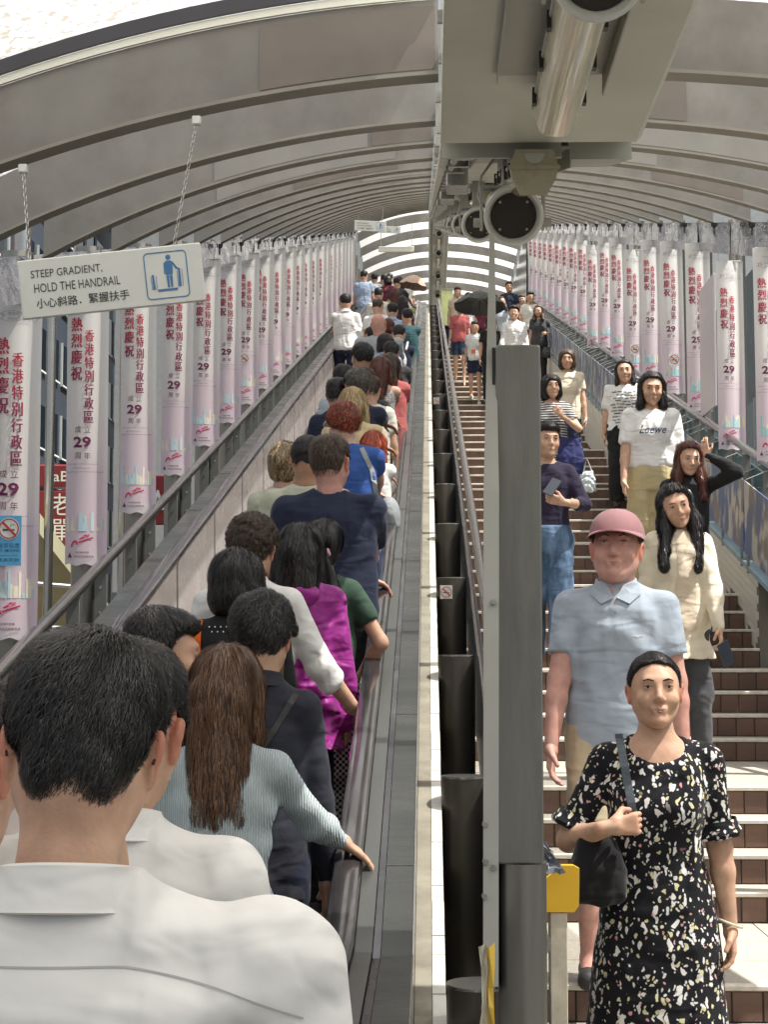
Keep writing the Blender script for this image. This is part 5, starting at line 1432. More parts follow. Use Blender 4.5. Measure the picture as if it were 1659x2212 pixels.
    for k in (-1, 1):
        if d < 30:
            f = Field(feet[k] + np.array((-.08, -.14, -.03)), feet[k] + np.array((.08, .24, .16)), max(vx * .7, .008))
            f.cone(feet[k] + np.array((0, -.045, .045)) * s, feet[k] + np.array((0, .13, .035)) * s, .042 * s, .038 * s, .02); f.cone(feet[k] + np.array((0, -.03, .05)) * s, feet[k] + np.array((0, -.03, .09)) * s, .04 * s, .036 * s, .02)
            zf = feet[k][2]; f.apply(f.lo, f.lo + f.n * f.v, lambda X, Y, Z: (zf + .003 - Z) + 0 * X + 0 * Y, op='i')
            v_, f_ = f.nets()
            if len(v_): link('shoe', np_mesh('shoe', v_, f_, SHOE[shoe]), root)
    # --- hair
    st, hcol = hair[0], hair[1]
    if st != 'bald':
        hs = s * hk; mats = list(HR[hcol])
        hvx = (.0045 if d < 3 else .006) if d < 9 else .009 if d < 16 else .014
        Ld = hair[2] if len(hair) > 2 else .3
        f = Field(hc - np.array((.20, .26, .22 + (Ld if st in ('long', 'pony') else 0) )) * s, hc + .20 * s, hvx)
        def T2(p): return hc + Rm @ (np.array(p) * hs)
        def E(p, r, k=.015, op='u', cut=None): f.ell(T2(p), np.array(r) * hs, k * hs, op, Rm=Rm, cut=cut)
        def K(a, b, r1, r2, k=.02, op='u'): f.cone(T2(a), T2(b), r1 * hs, r2 * hs, k * hs, op)
        v0 = hairn if hairn is not None else 1.0
        if fem: hy_, hz_ = (-.10, -.03, .012, .035, .06, .09), (-.08, -.06, -.035, .012, .046, .060)
        else: hy_, hz_ = (-.10, -.052, -.040, -.032, .004, .014, .026, .045, .07, .09), (-.078, -.070, -.03, .020, .022, -.012, -.008, .030, .052, .058)
        hl = lambda x_, y_, z_: np.interp(y_, np.array(hy_) * hs, np.array(hz_) * hs) - z_
        if st in ('short', 'crop', 'fluff', 'curly'):
            t_ = {'short': .011, 'crop': .007, 'fluff': .022, 'curly': .022}[st] if d > 3 else .008
            E((0, -.014, .030), (.073 + t_, .092 + t_, .083 + t_ * 1.1), 0, cut=hl)
            if st != 'crop': E((0, .025, .082), (.060, .062, .034), .03); E((0, -.03, .075), (.070, .070, .045), .03)
            E((0, -.062, -.025), (.052, .038, .055), .02)
        elif st == 'bob':
            E((0, -.016, .020), (.100, .112, .104), 0); E((0, -.02, -.060), (.104, .108, .085), .03)
            E((0, .100, -.05), (.070, .095, .105), .02, 's'); f.apply(f.lo, f.lo + f.n * f.v, lambda X, Y, Z: (hc[2] - .128 * s - Z) + 0 * X + 0 * Y, op='i')
        elif st in ('long', 'pony', 'bun'):
            E((0, -.014, .030), (.088, .106, .098), 0, cut=hl)
            E((0, -.055, -.03), (.072, .052, .072), .03)
            if st == 'long':
                w_ = hair[3] if len(hair) > 3 else .075
                f.cone(T2((-.035, -.075, -.02)), T2((0, -.08, 0)) + np.array((-w_ * .55, -.035, -Ld)) * s, .050 * s, .034 * s, .03)
                f.cone(T2((.035, -.075, -.02)), T2((0, -.08, 0)) + np.array((w_ * .55, -.035, -Ld)) * s, .050 * s, .034 * s, .03)
                f.cone(T2((0, -.08, -.02)), T2((0, -.08, 0)) + np.array((0, -.045, -Ld * .98)) * s, .055 * s, .034 * s, .03)
                for k in (-1, 1):
                    fr = .05 if facing else .0
                    f.cone(T2((k * .074, -.01, .03)), T2((k * .080, fr * .5, -.12)), .026 * s, .034 * s, .03)
                    if facing and Ld > .18: f.cone(T2((k * .080, .025, -.12)), hc + np.array((k * .10, .085, -min(Ld, .36))) * s, .044 * s, .030 * s, .05)
            elif st == 'bun':
                E((0, -.115, .015), (.052, .048, .050), .012)
            else:
                a = T2((.02, -.115, -.045)); b = a + np.array((.05, -.03, -Ld * .5)) * s; c_ = a + np.array((.035, -.01, -Ld)) * s
                f.cone(a, b, .022 * s, .030 * s, .015); f.cone(b, c_, .030 * s, .010 * s, .015)
        rnds = {'curly': .006, 'fluff': .004, 'bob': .003}.get(st, .0025) * v0
        f.apply(f.lo, f.lo + f.n * f.v, wr(seed + 9, rnds, 2.4 if st != 'curly' else 4.0), op='+', pad=0)
        V, Fq = f.nets(); V = smooth_v(V, Fq, 1)
        if st in ('short', 'crop', 'fluff', 'curly'):   # soften the hem line with strands only
            pass
        P_ = [(V, Fq, 0)]
        W0 = T2((.012, -.055, .095))
        ns = 0 if d > 19 else 26000 if d < 2.2 else 9000 if d < 5 else 6000 if d < 8 else 3200 if d < 12 else 1300
        wd_ = .0008 if d < 2.2 else .0013 if d < 5 else .0019 if d < 9 else .0035
        if ns:
            if st in ('short', 'crop', 'fluff', 'curly'):
                sv = strands(V, Fq, ns, {'short': .040, 'crop': .012, 'fluff': .05, 'curly': .03}[st] * s, wd_, 'whorl', W0, seed, lift=.006 if st != 'crop' else .002, jit=.18 if st == 'short' else .35, curl=.9 if st == 'curly' else .1)
            else:
                sv = strands(V, Fq, ns, (.11 if st != 'bun' else .05) * s, wd_ * 1.1, 'down', hc + np.array((0, -.02, .06)), seed, lift=.006, jit=.10 if st != 'bun' else .3, curl=.0 if st != 'bun' else .7, seg=5)
            V, Fq, mi = cat(P_ + [(sv[0], sv[1], 0)]); mi[-len(sv[1]):] = sv[2]
        else: V, Fq, mi = cat(P_)
        link('hair', np_mesh('hair', V, Fq, mats, mi), root)
    return dict(root=root, hc=hc, Rm=Rm, s=s, hk=s * headk, bvh=bvh, hd=hd, sh=sh, d=d, X=X0, Z=Z0, yaw=yaw, sx=sx * s, ln=ln, feet=feet, shirt=shirt_o, cm=cm)

def local_to_world(pr, q):
    return Vector((pr['X'], pr['d'], pr['Z'])) + Matrix.Rotation(pr['yaw'], 3, 'Z') @ Vector(q)
def print_on(pr, build_fn, name, mats, front=True, off=.0025, z=None):
    """flat print or seam laid on the garment surface; x,z of the drawing are local coordinates"""
    mb = MB(); build_fn(mb); out = []
    sg = 1 if front else -1; ly = 0
    for p in mb.v:
        h = pr['bvh'].ray_cast(Vector((p[0], sg * .6, p[2])), Vector((0, -sg, 0)))
        ly = h[0].y if h[0] is not None else ly
        out.append((p[0], ly + sg * off, p[2]))
    mb.v = out; return mb.build(name, mats, pr['root'])
def ribbon_on(pr, pts, w, name, m, front=True, off=.004, parent=None):
    """a strap following the garment from point to point (local coords), given as (x, z) seen from front or back"""
    sg = 1 if front else -1; vs = []; L = []
    for i in range(len(pts) - 1):
        for q in range(6): t = q / 6; L.append(tuple(a + (b - a) * t for a, b in zip(pts[i], pts[i + 1])))
    L.append(pts[-1]); ly = 0
    for i, p in enumerate(L):
        a, b = L[max(i - 1, 0)], L[min(i + 1, len(L) - 1)]; dx, dz = b[0] - a[0], b[1] - a[1]; l = math.hypot(dx, dz) + 1e-9; nx, nz = -dz / l * w / 2, dx / l * w / 2
        for sg2 in (-1, 1):
            h = pr['bvh'].ray_cast(Vector((p[0] + nx * sg2, sg * .7, p[1] + nz * sg2)), Vector((0, -sg, 0)))
            ly = h[0].y if h[0] is not None else ly
            vs += [(p[0] + nx * sg2, ly + sg * off, p[1] + nz * sg2), (p[0] + nx * sg2, ly - sg * .001, p[1] + nz * sg2)]
    mb = MB(); mb.add(vs, [f_ for i in range(len(L) - 1) for f_ in ((i * 4, i * 4 + 2, i * 4 + 6, i * 4 + 4), (i * 4, i * 4 + 4, i * 4 + 5, i * 4 + 1), (i * 4 + 2, i * 4 + 3, i * 4 + 7, i * 4 + 6))])
    return mb.build(name, m, parent or pr['root'])
# ================================================================ PEOPLE
for n_, c_ in dict(white=(0.80, 0.79, 0.77), offwhite=(0.70, 0.69, 0.62), black=(0.018, 0.018, 0.02), navy=(0.022, 0.028, 0.055), blazer=(0.030, 0.032, 0.045), magenta=(0.60, 0.04, 0.42), green=(0.045, 0.085, 0.06),
                   sage=(0.52, 0.53, 0.42), blue=(0.045, 0.11, 0.36), khaki=(0.62, 0.50, 0.30), grey=(0.32, 0.34, 0.36), greyblue=(0.42, 0.48, 0.52), lblue=(0.38, 0.47, 0.62), paleblue=(0.62, 0.68, 0.72), maroon=(0.16, 0.03, 0.05), rose=(0.48, 0.13, 0.13),
                   charcoal=(0.06, 0.06, 0.065), beige=(0.62, 0.52, 0.40), cream=(0.72, 0.64, 0.50), polo=(0.40, 0.46, 0.54), aubergine=(0.03, 0.024, 0.05), sand=(0.58, 0.50, 0.34), teal=(0.05, 0.12, 0.14), gold=(0.50, 0.42, 0.24)).items(): C(n_, c_)
def pattern(name, kind, base):
    m = cloth('cloth_' + name, base); t = m.node_tree; N = t.nodes; Lk = t.links; b = N['Principled BSDF']; CL[name] = m
    for l in list(b.inputs['Base Color'].links): Lk.remove(l)
    tc = N.new('ShaderNodeTexCoord')
    def mixc(f, a, c):
        mx = N.new('ShaderNodeMix'); mx.data_type = 'RGBA'
        Lk.new(f, mx.inputs['Factor'])
        for k, v in (('A', a), ('B', c)):
            if isinstance(v, tuple): mx.inputs[k].default_value = (*v, 1)
            else: Lk.new(v, mx.inputs[k])
        return mx.outputs['Result']
    def th(s_, lo, hi):
        r_ = N.new('ShaderNodeMapRange'); r_.inputs['From Min'].default_value = lo; r_.inputs['From Max'].default_value = hi; Lk.new(s_, r_.inputs[0]); return r_.outputs[0]
    if kind == 'floral':
        out = base
        for sc, lo, colr, st, off in ((38, .24, (0.78, 0.76, 0.74), (1.0, 1, .6), 0), (42, .23, (0.70, 0.66, 0.40), (1, 1, .7), 3.3), (40, .17, (0.66, 0.34, 0.36), (1, 1, .8), 7.1), (26, .26, (0.80, 0.78, 0.76), (1.5, 1.5, .55), 11.7), (64, .24, (0.74, 0.74, 0.70), (1, 1, .8), 5.0)):
            mp = N.new('ShaderNodeMapping'); mp.inputs['Scale'].default_value = st; mp.inputs['Location'].default_value = (off, off, off)
            wz = N.new('ShaderNodeTexNoise'); wz.inputs['Scale'].default_value = 26; Lk.new(tc.outputs['Object'], wz.inputs['Vector'])
            ad = N.new('ShaderNodeVectorMath'); ad.operation = 'MULTIPLY_ADD'; ad.inputs[1].default_value = (.045, .045, .045); Lk.new(wz.outputs['Color'], ad.inputs[0]); Lk.new(tc.outputs['Object'], ad.inputs[2])
            Lk.new(ad.outputs[0], mp.inputs[0])
            vo = N.new('ShaderNodeTexVoronoi'); vo.inputs['Scale'].default_value = sc; Lk.new(mp.outputs[0], vo.inputs['Vector'])
            sel = N.new('ShaderNodeSeparateColor'); Lk.new(vo.outputs['Color'], sel.inputs[0])
            ma = N.new('ShaderNodeMath'); ma.operation = 'MULTIPLY'; ma.inputs[1].default_value = 1.0; Lk.new(th(sel.outputs[0], .30, .33), ma.inputs[0])
            mb = N.new('ShaderNodeMath'); mb.operation = 'MULTIPLY'; Lk.new(ma.outputs[0], mb.inputs[0]); Lk.new(th(vo.outputs['Distance'], lo + .03, lo - .01), mb.inputs[1])
            out = mixc(mb.outputs[0], out, colr)
        Lk.new(out, b.inputs['Base Color'])
    elif kind == 'gingham':
        ck = N.new('ShaderNodeTexChecker'); ck.inputs['Scale'].default_value = 80; ck.inputs['Color1'].default_value = (0.62, 0.6, 0.57, 1); ck.inputs['Color2'].default_value = (0.03, 0.03, 0.03, 1)
        mp = N.new('ShaderNodeMapping'); mp.inputs['Rotation'].default_value = (0, 0, 0); mp.inputs['Scale'].default_value = (1, .001, 1); Lk.new(tc.outputs['Object'], mp.inputs[0]); Lk.new(mp.outputs[0], ck.inputs[0])
        nn = N.new('ShaderNodeTexNoise'); nn.inputs['Scale'].default_value = 8; Lk.new(tc.outputs['Object'], nn.inputs[0])
        Lk.new(ck.outputs[0], b.inputs['Base Color'])
    elif kind == 'denim':
        nz = N.new('ShaderNodeTexNoise'); nz.inputs['Scale'].default_value = 5; nz.inputs['Detail'].default_value = 5; mp = N.new('ShaderNodeMapping'); mp.inputs['Scale'].default_value = (2.2, 2, .7); Lk.new(tc.outputs['Object'], mp.inputs[0]); Lk.new(mp.outputs[0], nz.inputs[0])
        Lk.new(mixc(th(nz.outputs[0], .42, .68), base, tuple(min(1, c * 2.3 + .06) for c in base)), b.inputs['Base Color'])
    elif kind == 'stripe':
        w = N.new('ShaderNodeTexWave'); w.bands_direction = 'Z'; w.inputs['Scale'].default_value = 13; w.inputs['Distortion'].default_value = .6; Lk.new(tc.outputs['Object'], w.inputs[0])
        Lk.new(mixc(th(w.outputs[0], .45, .55), base, (0.7, 0.7, 0.68)), b.inputs['Base Color'])
    elif kind == 'finestripe':
        w = N.new('ShaderNodeTexWave'); w.bands_direction = 'X'; w.inputs['Scale'].default_value = 30; Lk.new(tc.outputs['Object'], w.inputs[0])
        Lk.new(mixc(th(w.outputs[0], .4, .6), base, tuple(c * .72 for c in base)), b.inputs['Base Color'])
    elif kind == 'lace':
        nz = N.new('ShaderNodeTexVoronoi'); nz.inputs['Scale'].default_value = 60; Lk.new(tc.outputs['Object'], nz.inputs[0])
        Lk.new(mixc(th(nz.outputs['Distance'], .2, .5), base, tuple(c * .45 for c in base)), b.inputs['Base Color'])
    elif kind == 'knit':
        w = N.new('ShaderNodeTexWave'); w.bands_direction = 'X'; w.inputs['Scale'].default_value = 48; w.inputs['Distortion'].default_value = 1.2; w.inputs['Detail'].default_value = 1; w.inputs['Detail Scale'].default_value = 2; Lk.new(tc.outputs['Object'], w.inputs[0])
        bp = N.new('ShaderNodeBump'); bp.inputs['Distance'].default_value = .0035; Lk.new(w.outputs[0], bp.inputs['Height']); Lk.new(bp.outputs[0], b.inputs['Normal'])
        Lk.new(mixc(th(w.outputs[0], 0, .6), tuple(c * .8 for c in base), base), b.inputs['Base Color'])
    elif kind == 'bigfloral':
        vo = N.new('ShaderNodeTexVoronoi'); vo.inputs['Scale'].default_value = 7; wz = N.new('ShaderNodeTexNoise'); wz.inputs['Scale'].default_value = 9; Lk.new(tc.outputs['Object'], wz.inputs[0])
        ad = N.new('ShaderNodeVectorMath'); ad.operation = 'MULTIPLY_ADD'; ad.inputs[1].default_value = (.15, .15, .15); Lk.new(wz.outputs['Color'], ad.inputs[0]); Lk.new(tc.outputs['Object'], ad.inputs[2]); Lk.new(ad.outputs[0], vo.inputs['Vector'])
        Lk.new(mixc(th(vo.outputs['Distance'], .24, .18), base, (0.42, 0.32, 0.36)), b.inputs['Base Color'])
pattern('blackfloral', 'floral', (0.010, 0.010, 0.014)); pattern('gingham', 'gingham', (0.3, 0.3, 0.3)); pattern('denim', 'denim', (0.055, 0.10, 0.17)); pattern('darkdenim', 'denim', (0.02, 0.035, 0.07))
pattern('stripe', 'stripe', (0.03, 0.03, 0.04)); pattern('greystripe', 'finestripe', (0.42, 0.46, 0.48)); pattern('lace', 'lace', (0.48, 0.47, 0.44)); pattern('bluknit', 'knit', (0.60, 0.70, 0.73)); pattern('skirtfloral', 'bigfloral', (0.012, 0.012, 0.018)); pattern('darkfloral', 'bigfloral', (0.02, 0.02, 0.02))
CL['satin'] = cloth('cloth_satin', (0.32, 0.03, 0.25), rough=0.4, fold=.05, bump=0.0005); CL['sunhat'] = cloth('cloth_hat', (0.66, 0.62, 0.52)); CL['cap'] = cloth('cloth_cap', (0.36, 0.19, 0.205), fold=.004); CL['poplin'] = cloth('cloth_poplin', (0.80, 0.79, 0.76), fold=.03, rough=.8, var=.02, bump=0.0012, bscale=14, sheen=.05)

def rail(dd, y, wx=-.10, wz=.035, up=0.0):
    return (Vector((-.24 + wx, y, prof(y) + .955 + wz + up)), (0.1, 0, -1), (.85, .18, -.35), .45, (.9, -.35, -.6))
def RH(y, **k): return {1: rail(0, y, **k)}

def cap(pr, m, brim=True, peak_only=False, z=.0, fwd=.075):
    b = MB(); s, hc, Rm = pr['hk'], pr['hc'], pr['Rm']
    def T_(p): return Vector(hc + Rm @ (np.array(p) * s))
    if not peak_only:
        n, mm = 24, 9; vs = []
        for j in range(mm + 1):
            a = math.pi / 2 * j / mm
            for i in range(n):
                q = 2 * math.pi * i / n; r_ = math.cos(a) ** .8
                vs.append(T_((.093 * r_ * math.cos(q), -.010 + .112 * r_ * math.sin(q), .040 + z + .095 * math.sin(a))))
        b.add(vs, [(j * n + i, j * n + (i + 1) % n, (j + 1) * n + (i + 1) % n, (j + 1) * n + i) for j in range(mm) for i in range(n)])
        b.cyl(T_((0, -.01, .134 + z)), T_((0, -.01, .139 + z)), .008 * s, n=8)
    if brim:
        vs = []; n = 16
        for i in range(n + 1):
            q = math.pi * (i / n) ; c_, s_ = math.cos(q), math.sin(q)
            for (r_, dz) in ((1.0, 0), (1.0, .004)):
                vs.append(T_((.092 * c_, -.010 + .108 * s_ * .98, .044 + z + dz))); vs.append(T_((.095 * c_, .030 + (.112 + fwd) * s_ * .85 + .0, .044 + z + dz - .016 * s_ - .018 * c_ * c_)))
        fs = []
        for i in range(n):
            a = i * 4; fs += [(a, a + 1, a + 5, a + 4), (a + 2, a + 6, a + 7, a + 3), (a + 1, a + 3, a + 7, a + 5)]
        b.add(vs, fs)
    b.build('cap' if not peak_only else 'visor', m, pr['root'], smooth=True)
def glasses(pr):
    b = MB(); s, hc, Rm = pr['hk'], pr['hc'], pr['Rm']
    def T_(p): return Vector(hc + Rm @ (np.array(p) * s))
    for k in (-1, 1):
        b.tube([T_((k * .070, .088, .010)), T_((k * .080, .04, .012)), T_((k * .084, -.004, .010)), T_((k * .083, -.022, .002)), T_((k * .080, -.034, -.014))], .0018 * s, 6)
        b.tube([T_((k * .035 + .026 * math.cos(a), .098 - .012 * abs(math.cos(a)) * (k * math.cos(a) > 0), .006 + .020 * math.sin(a))) for a in [2 * math.pi * i / 14 for i in range(15)]], .0014 * s, 5)
    b.tube([T_((-.010, .100, .010)), T_((0, .102, .013)), T_((.010, .100, .010))], .0014 * s, 5)
    b.build('glasses', mat('glasses_frame', (0.05, 0.02, 0.02), 0.25), pr['root'], smooth=True)
def bag_field(name, loc, r, m, label, cat_, rz=0.0, slump=.25, rib=0.004, strap_pts=None, strap_r=.008, strap_m=None):
    t = empty(name, loc, label, cat_); a = max(r) * 1.35; f = Field((-a, -a, -a), (a, a, a), max(.007, a / 26))
    f.loft([(-r[2], r[0] * .86, r[1] * .8), (-r[2] * .6, r[0], r[1]), (0, r[0] * .98, r[1] * .9), (r[2], r[0] * (1 - slump), r[1] * .35)], 0, 0, pw=2.8, z0=0)
    f.apply(f.lo, f.lo + f.n * f.v, wr(int(abs(loc[0]) * 100), rib, 2.2), op='+', pad=0)
    v, q = f.nets(); v = smooth_v(v, q, 2); link('body', np_mesh('bag', v, q, m), t)
    if strap_pts:
        b = MB(); b.tube([Vector(p) - Vector(loc) for p in strap_pts], strap_r, 6); b.build('strap', strap_m or m, t, smooth=True)
    return t
def phone(loc, rx, ry, rz, label):
    t = empty('phone', loc, label, 'phone'); t.rotation_euler = (rx, ry, rz)
    MB().box(-.037, .037, -.004, .004, -.075, .075, .003).build('case', M['black'], t)
    MB().box(-.034, .034, -.0056, -.0045, -.072, .072).build('screen', mat('phone_screen', (0.05, 0.06, 0.08), 0.08), t)
def umbrella(loc, r, h, m, label, tilt=(0, 0)):
    t = empty('umbrella', loc, label, 'umbrella'); t.rotation_euler = (tilt[0], tilt[1], 0.3)
    n, mm = 8, 6; b = MB(); vs = []
    for lay in (0, .004):
        for j in range(mm + 1):
            u = j / mm
            for i in range(n * 4):
                q = 2 * math.pi * i / (n * 4); dip = 1 - .07 * abs(math.sin(q * n / 2)) * u
                vs.append((r * u * dip * math.cos(q), r * u * dip * math.sin(q), h * (1 - u ** 1.9) - lay - .02 * abs(math.sin(q * n / 2)) * u))
    k = n * 4; fs = []
    for l_ in (0, 1):
        o = l_ * (mm + 1) * k
        for j in range(mm):
            for i in range(k):
                f_ = (o + j * k + i, o + j * k + (i + 1) % k, o + (j + 1) * k + (i + 1) % k, o + (j + 1) * k + i); fs.append(f_[::-1] if l_ == 0 else f_)
    b.add(vs, fs); b.mi = [0 if i < len(b.mi) // 2 else 1 for i in range(len(b.mi))]
    b.build('canopy', [m, M['black']] if not isinstance(m, list) else m, t, smooth=True)
    MB().cyl((0, 0, -.55), (0, 0, h + .04), .006, n=8).build('shaft', M['black'], t)
    b = MB()
    for i in range(8):
        q = 2 * math.pi * i / 8; b.cyl((0, 0, h * .45), (r * .55 * math.cos(q), r * .55 * math.sin(q), h * .62), .003, n=4)
    b.build('ribs', M['chain'], t)['kind'] = 'stuff'

# ---- on the level run-up, nearest the camera
A = person('man in white shirt and thin glasses seen from behind, filling the lower left corner', 152, 1366, None, d=1.75, floor=0, top=('shirt', 'poplin'), bottom=('trousers', 'charcoal'), hair=('short', 'black'), skin_='light',
           build=1.3, headk=.95, hy=R(8), hp=R(-16), hr_=R(4), seed=3, vox=.0075, ease=.034, wrinkle=.003, lean=.05)
glasses(A)
def yoke(mb):
    s = A['s']; pts = []
    for i in range(41):
        x = -.245 + .49 * i / 40; pts.append((x * s, 0, (1.398 - .55 * max(0, abs(x) - .07) ** 1.35) * s))
    vs = []
    for p in pts: vs += [(p[0], 0, p[2] - .0009), (p[0], 0, p[2] + .0009)]
    mb.add(vs, [(2 * i, 2 * i + 2, 2 * i + 3, 2 * i + 1) for i in range(len(pts) - 1)])
print_on(A, yoke, 'seam', mat('seam_shadow', (0.45, 0.44, 0.43), 0.8), front=False, off=.0012)
def armseam(mb):
    s = A['s']
    for k in (-1, 1):
        pts = [(k * (.242 - .02 * (t / 14) ** 1.5) * s, (1.40 - .26 * t / 14) * s) for t in range(15)]; vs = []
        for p in pts: vs += [(p[0] - .001, 0, p[1]), (p[0] + .001, 0, p[1])]
        mb.add(vs, [(2 * i, 2 * i + 2, 2 * i + 3, 2 * i + 1) for i in range(14)])
0 and print_on(A, armseam, 'seam', bpy.data.materials['seam_shadow'], front=False, off=.0012)
B = person('man in white collared shirt just ahead of the nearest man, head mostly hidden', 243, 1398, None, d=2.5, floor=0, top=('shirt', 'poplin'), bottom=('trousers', 'navy'), hair=('short', 'black'), skin_='light', build=1.05, seed=5, ease=.03, wrinkle=.004, hp=R(-6))
person('person in white shirt cut off by the left edge of the picture', -120, 1470, None, d=2.3, floor=0, top=('shirt', 'poplin'), bottom=('trousers', 'navy'), hair=('short', 'black'), skin_='light', seed=6)
person('person with glossy black hair turning their face to the right, behind two men', 325, 1325, 1.70, d=5.0, top=('tee', 'black'), bottom=('trousers', 'black'), hair=('short', 'black'), hy=R(-75), hp=R(-5), fem=True, seed=8)
W1 = person('woman with long straight brown hair in a pale blue ribbed sweater and dark floral skirt', 478, 1395, None, d=4.65, top=('sweater', 'bluknit'), bottom=('skirt', 'skirtfloral'), hair=('long', 'longbrown', .36, .085), fem=True, seed=11,
            hands={1: (P(733, 1812, 5.08), (0, .15, -1), (.75, .25, -.55), .25, (.35, -.7, -1))}, hp=R(-8), ease=.016, hem=.97, skin_='light', vox=.008, wrinkle=.0035, stride=.06, hy=R(-6))
W2 = person('man in a dark navy blazer with a shoulder strap, spiky black hair', 560, 1288, 1.70, build=.88, ease=.018, top=('jacket', 'blazer'), bottom=('trousers', 'navy'), hair=('fluff', 'black'), seed=13, hp=R(-12), shoe='grey', stride=.12)
W3 = person('woman with a rounded black bob wearing black with an orange strap', 515, 1142, 1.62, d=6.35, top=('tee', 'black'), bottom=('trousers', 'black'), hair=('bob', 'black'), fem=True, seed=15, slen=.75)
W4 = person('curly haired person in a white rolled sleeve shirt reaching for the handrail', 538, 1116, None, d=6.62, top=('shirt', 'white'), bottom=('trousers', 'charcoal'), hair=('curly', 'brown'), seed=17, slen=1.35,
            hands={1: (P(768, 1533, 6.75), (0, .1, -1), (.9, .1, -.35), .35, (.3, -.6, -1))})
W5 = person('girl with long wavy black hair, shiny magenta jacket', 642, 1130, None, d=6.95, top=('jacket', 'satin'), bottom=('trousers', 'black'), hair=('long', 'black', .36, .11), fem=True, seed=19, hem=.74, wrinkle=.006, ease=.04)
W6 = person('girl with a ponytail and pink scrunchie in dark green t-shirt and houndstooth trousers', 692, 1124, None, d=7.35, top=('tee', 'green'), bottom=('wide', 'gingham'), hair=('pony', 'black', .36), fem=True, seed=21, hands={'world': False, 1: ((.16, .12, .86), (-.3, 1, 0), (-.8, .3, -.3), .6, (1, -.5, -.3))})
W7 = person('broad man with neat brown hair in a navy t-shirt holding the handrail', 712, 945, 1.80, top=('tee', 'navy'), bottom=('shorts', 'black'), hair=('short', 'brown'), skin_='pink', build=1.22, seed=23, hands=RH(8.75, wx=-.08), slen=.8, ease=.034)
person('man with cropped dark hair in a sage green t-shirt, behind the navy shirted man', 664, 940, 1.74, top=('tee', 'sage'), bottom=('shorts', 'charcoal'), hair=('crop', 'black'), skin_='tan', build=1.1, seed=25)
W8 = person('woman with a messy dark blonde bun and sunglasses on her head', 612, 958, 1.63, top=('tee', 'sage'), bottom=('shorts', 'white'), hair=('bun', 'dblonde'), fem=True, skin_='pale', seed=27)
W9 = person('woman with short flaming red hair, white visor and royal blue t-shirt', 748, 873, 1.70, top=('tee', 'blue'), bottom=('trousers', 'charcoal'), hair=('fluff', 'red'), fem=True, skin_='pale', build=1.25, seed=29, hy=R(28), hands=RH(11.3))
cap(W9, CL['sunhat'], peak_only=True, fwd=.06)
person('child with bright orange red hair beside the woman in royal blue', 803, 930, 1.42, top=('tee', 'white'), bottom=('shorts', 'blue'), hair=('long', 'orange', .2, .06), fem=True, skin_='pale', seed=31, hands=RH(12.3))
W10 = person('blonde woman in a mustard khaki shirt with hand on the rail', 762, 836, 1.68, top=('tee', 'khaki'), bottom=('trousers', 'sand'), hair=('long', 'blonde', .2, .07), fem=True, skin_='tan', build=1.15, seed=33, hands=RH(13.2, wx=-.07), slen=.92)
W11 = person('man with curly salt and pepper hair ahead of the blonde woman', 772, 800, 1.74, top=('tee', 'navy'), bottom=('shorts', 'charcoal'), hair=('curly', 'grey'), skin_='brown', seed=35, hands=RH(14.6))
person('dark haired person in navy half hidden on the left of the queue', 728, 820, 1.66, top=('tee', 'navy'), bottom=('trousers', 'black'), hair=('short', 'black'), seed=37)
person('woman with long auburn hair and bare shoulders in a lacy grey top', 822, 770, 1.64, top=('tank', 'lace'), bottom=('trousers', 'black'), hair=('long', 'auburn', .34, .07), fem=True, skin_='pale', seed=39, hands=RH(16.3))
person('person with tousled black hair ahead of the grey curled man', 785, 743, 1.74, top=('tee', 'charcoal'), bottom=('trousers', 'black'), hair=('curly', 'black'), skin_='tan', seed=41)
person('person in a dark t-shirt gripping the rail beside the auburn haired woman', 852, 795, 1.66, top=('tee', 'charcoal'), bottom=('shorts', 'black'), hair=('short', 'brown'), skin_='tan', seed=43, hands=RH(15.2), x=-.52)
W12 = person('bald stout man in a grey pinstriped shirt', 818, 677, 1.80, top=('tee', 'greystripe'), bottom=('trousers', 'charcoal'), hair=('bald', 'grey'), skin_='pink', build=1.3, seed=45, hands=RH(20.3), slen=.85)
person('woman with tied brown hair just right of the bald man', 838, 688, 1.62, top=('tee', 'rose'), bottom=('trousers', 'black'), hair=('pony', 'auburn', .2), fem=True, seed=47, hands=RH(20.5))
W13 = person('person in navy t-shirt with white backpack straps near the rail', 860, 702, 1.60, top=('tee', 'navy'), bottom=('shorts', 'charcoal'), hair=('short', 'black'), seed=49, hands=RH(21.5))
W14 = person('man in white office shirt and navy trousers holding the left handrail', 747, 635, 1.80, top=('shirt', 'white'), bottom=('trousers', 'navy'), hair=('short', 'black'), seed=51, hands={-1: (Vector((-1.44, 26.9, prof(26.9) + 1.0)), (0, 0, -1), (-.4, .7, -.3), .6, (-.8, -.5, -.5))}, slen=1.7)
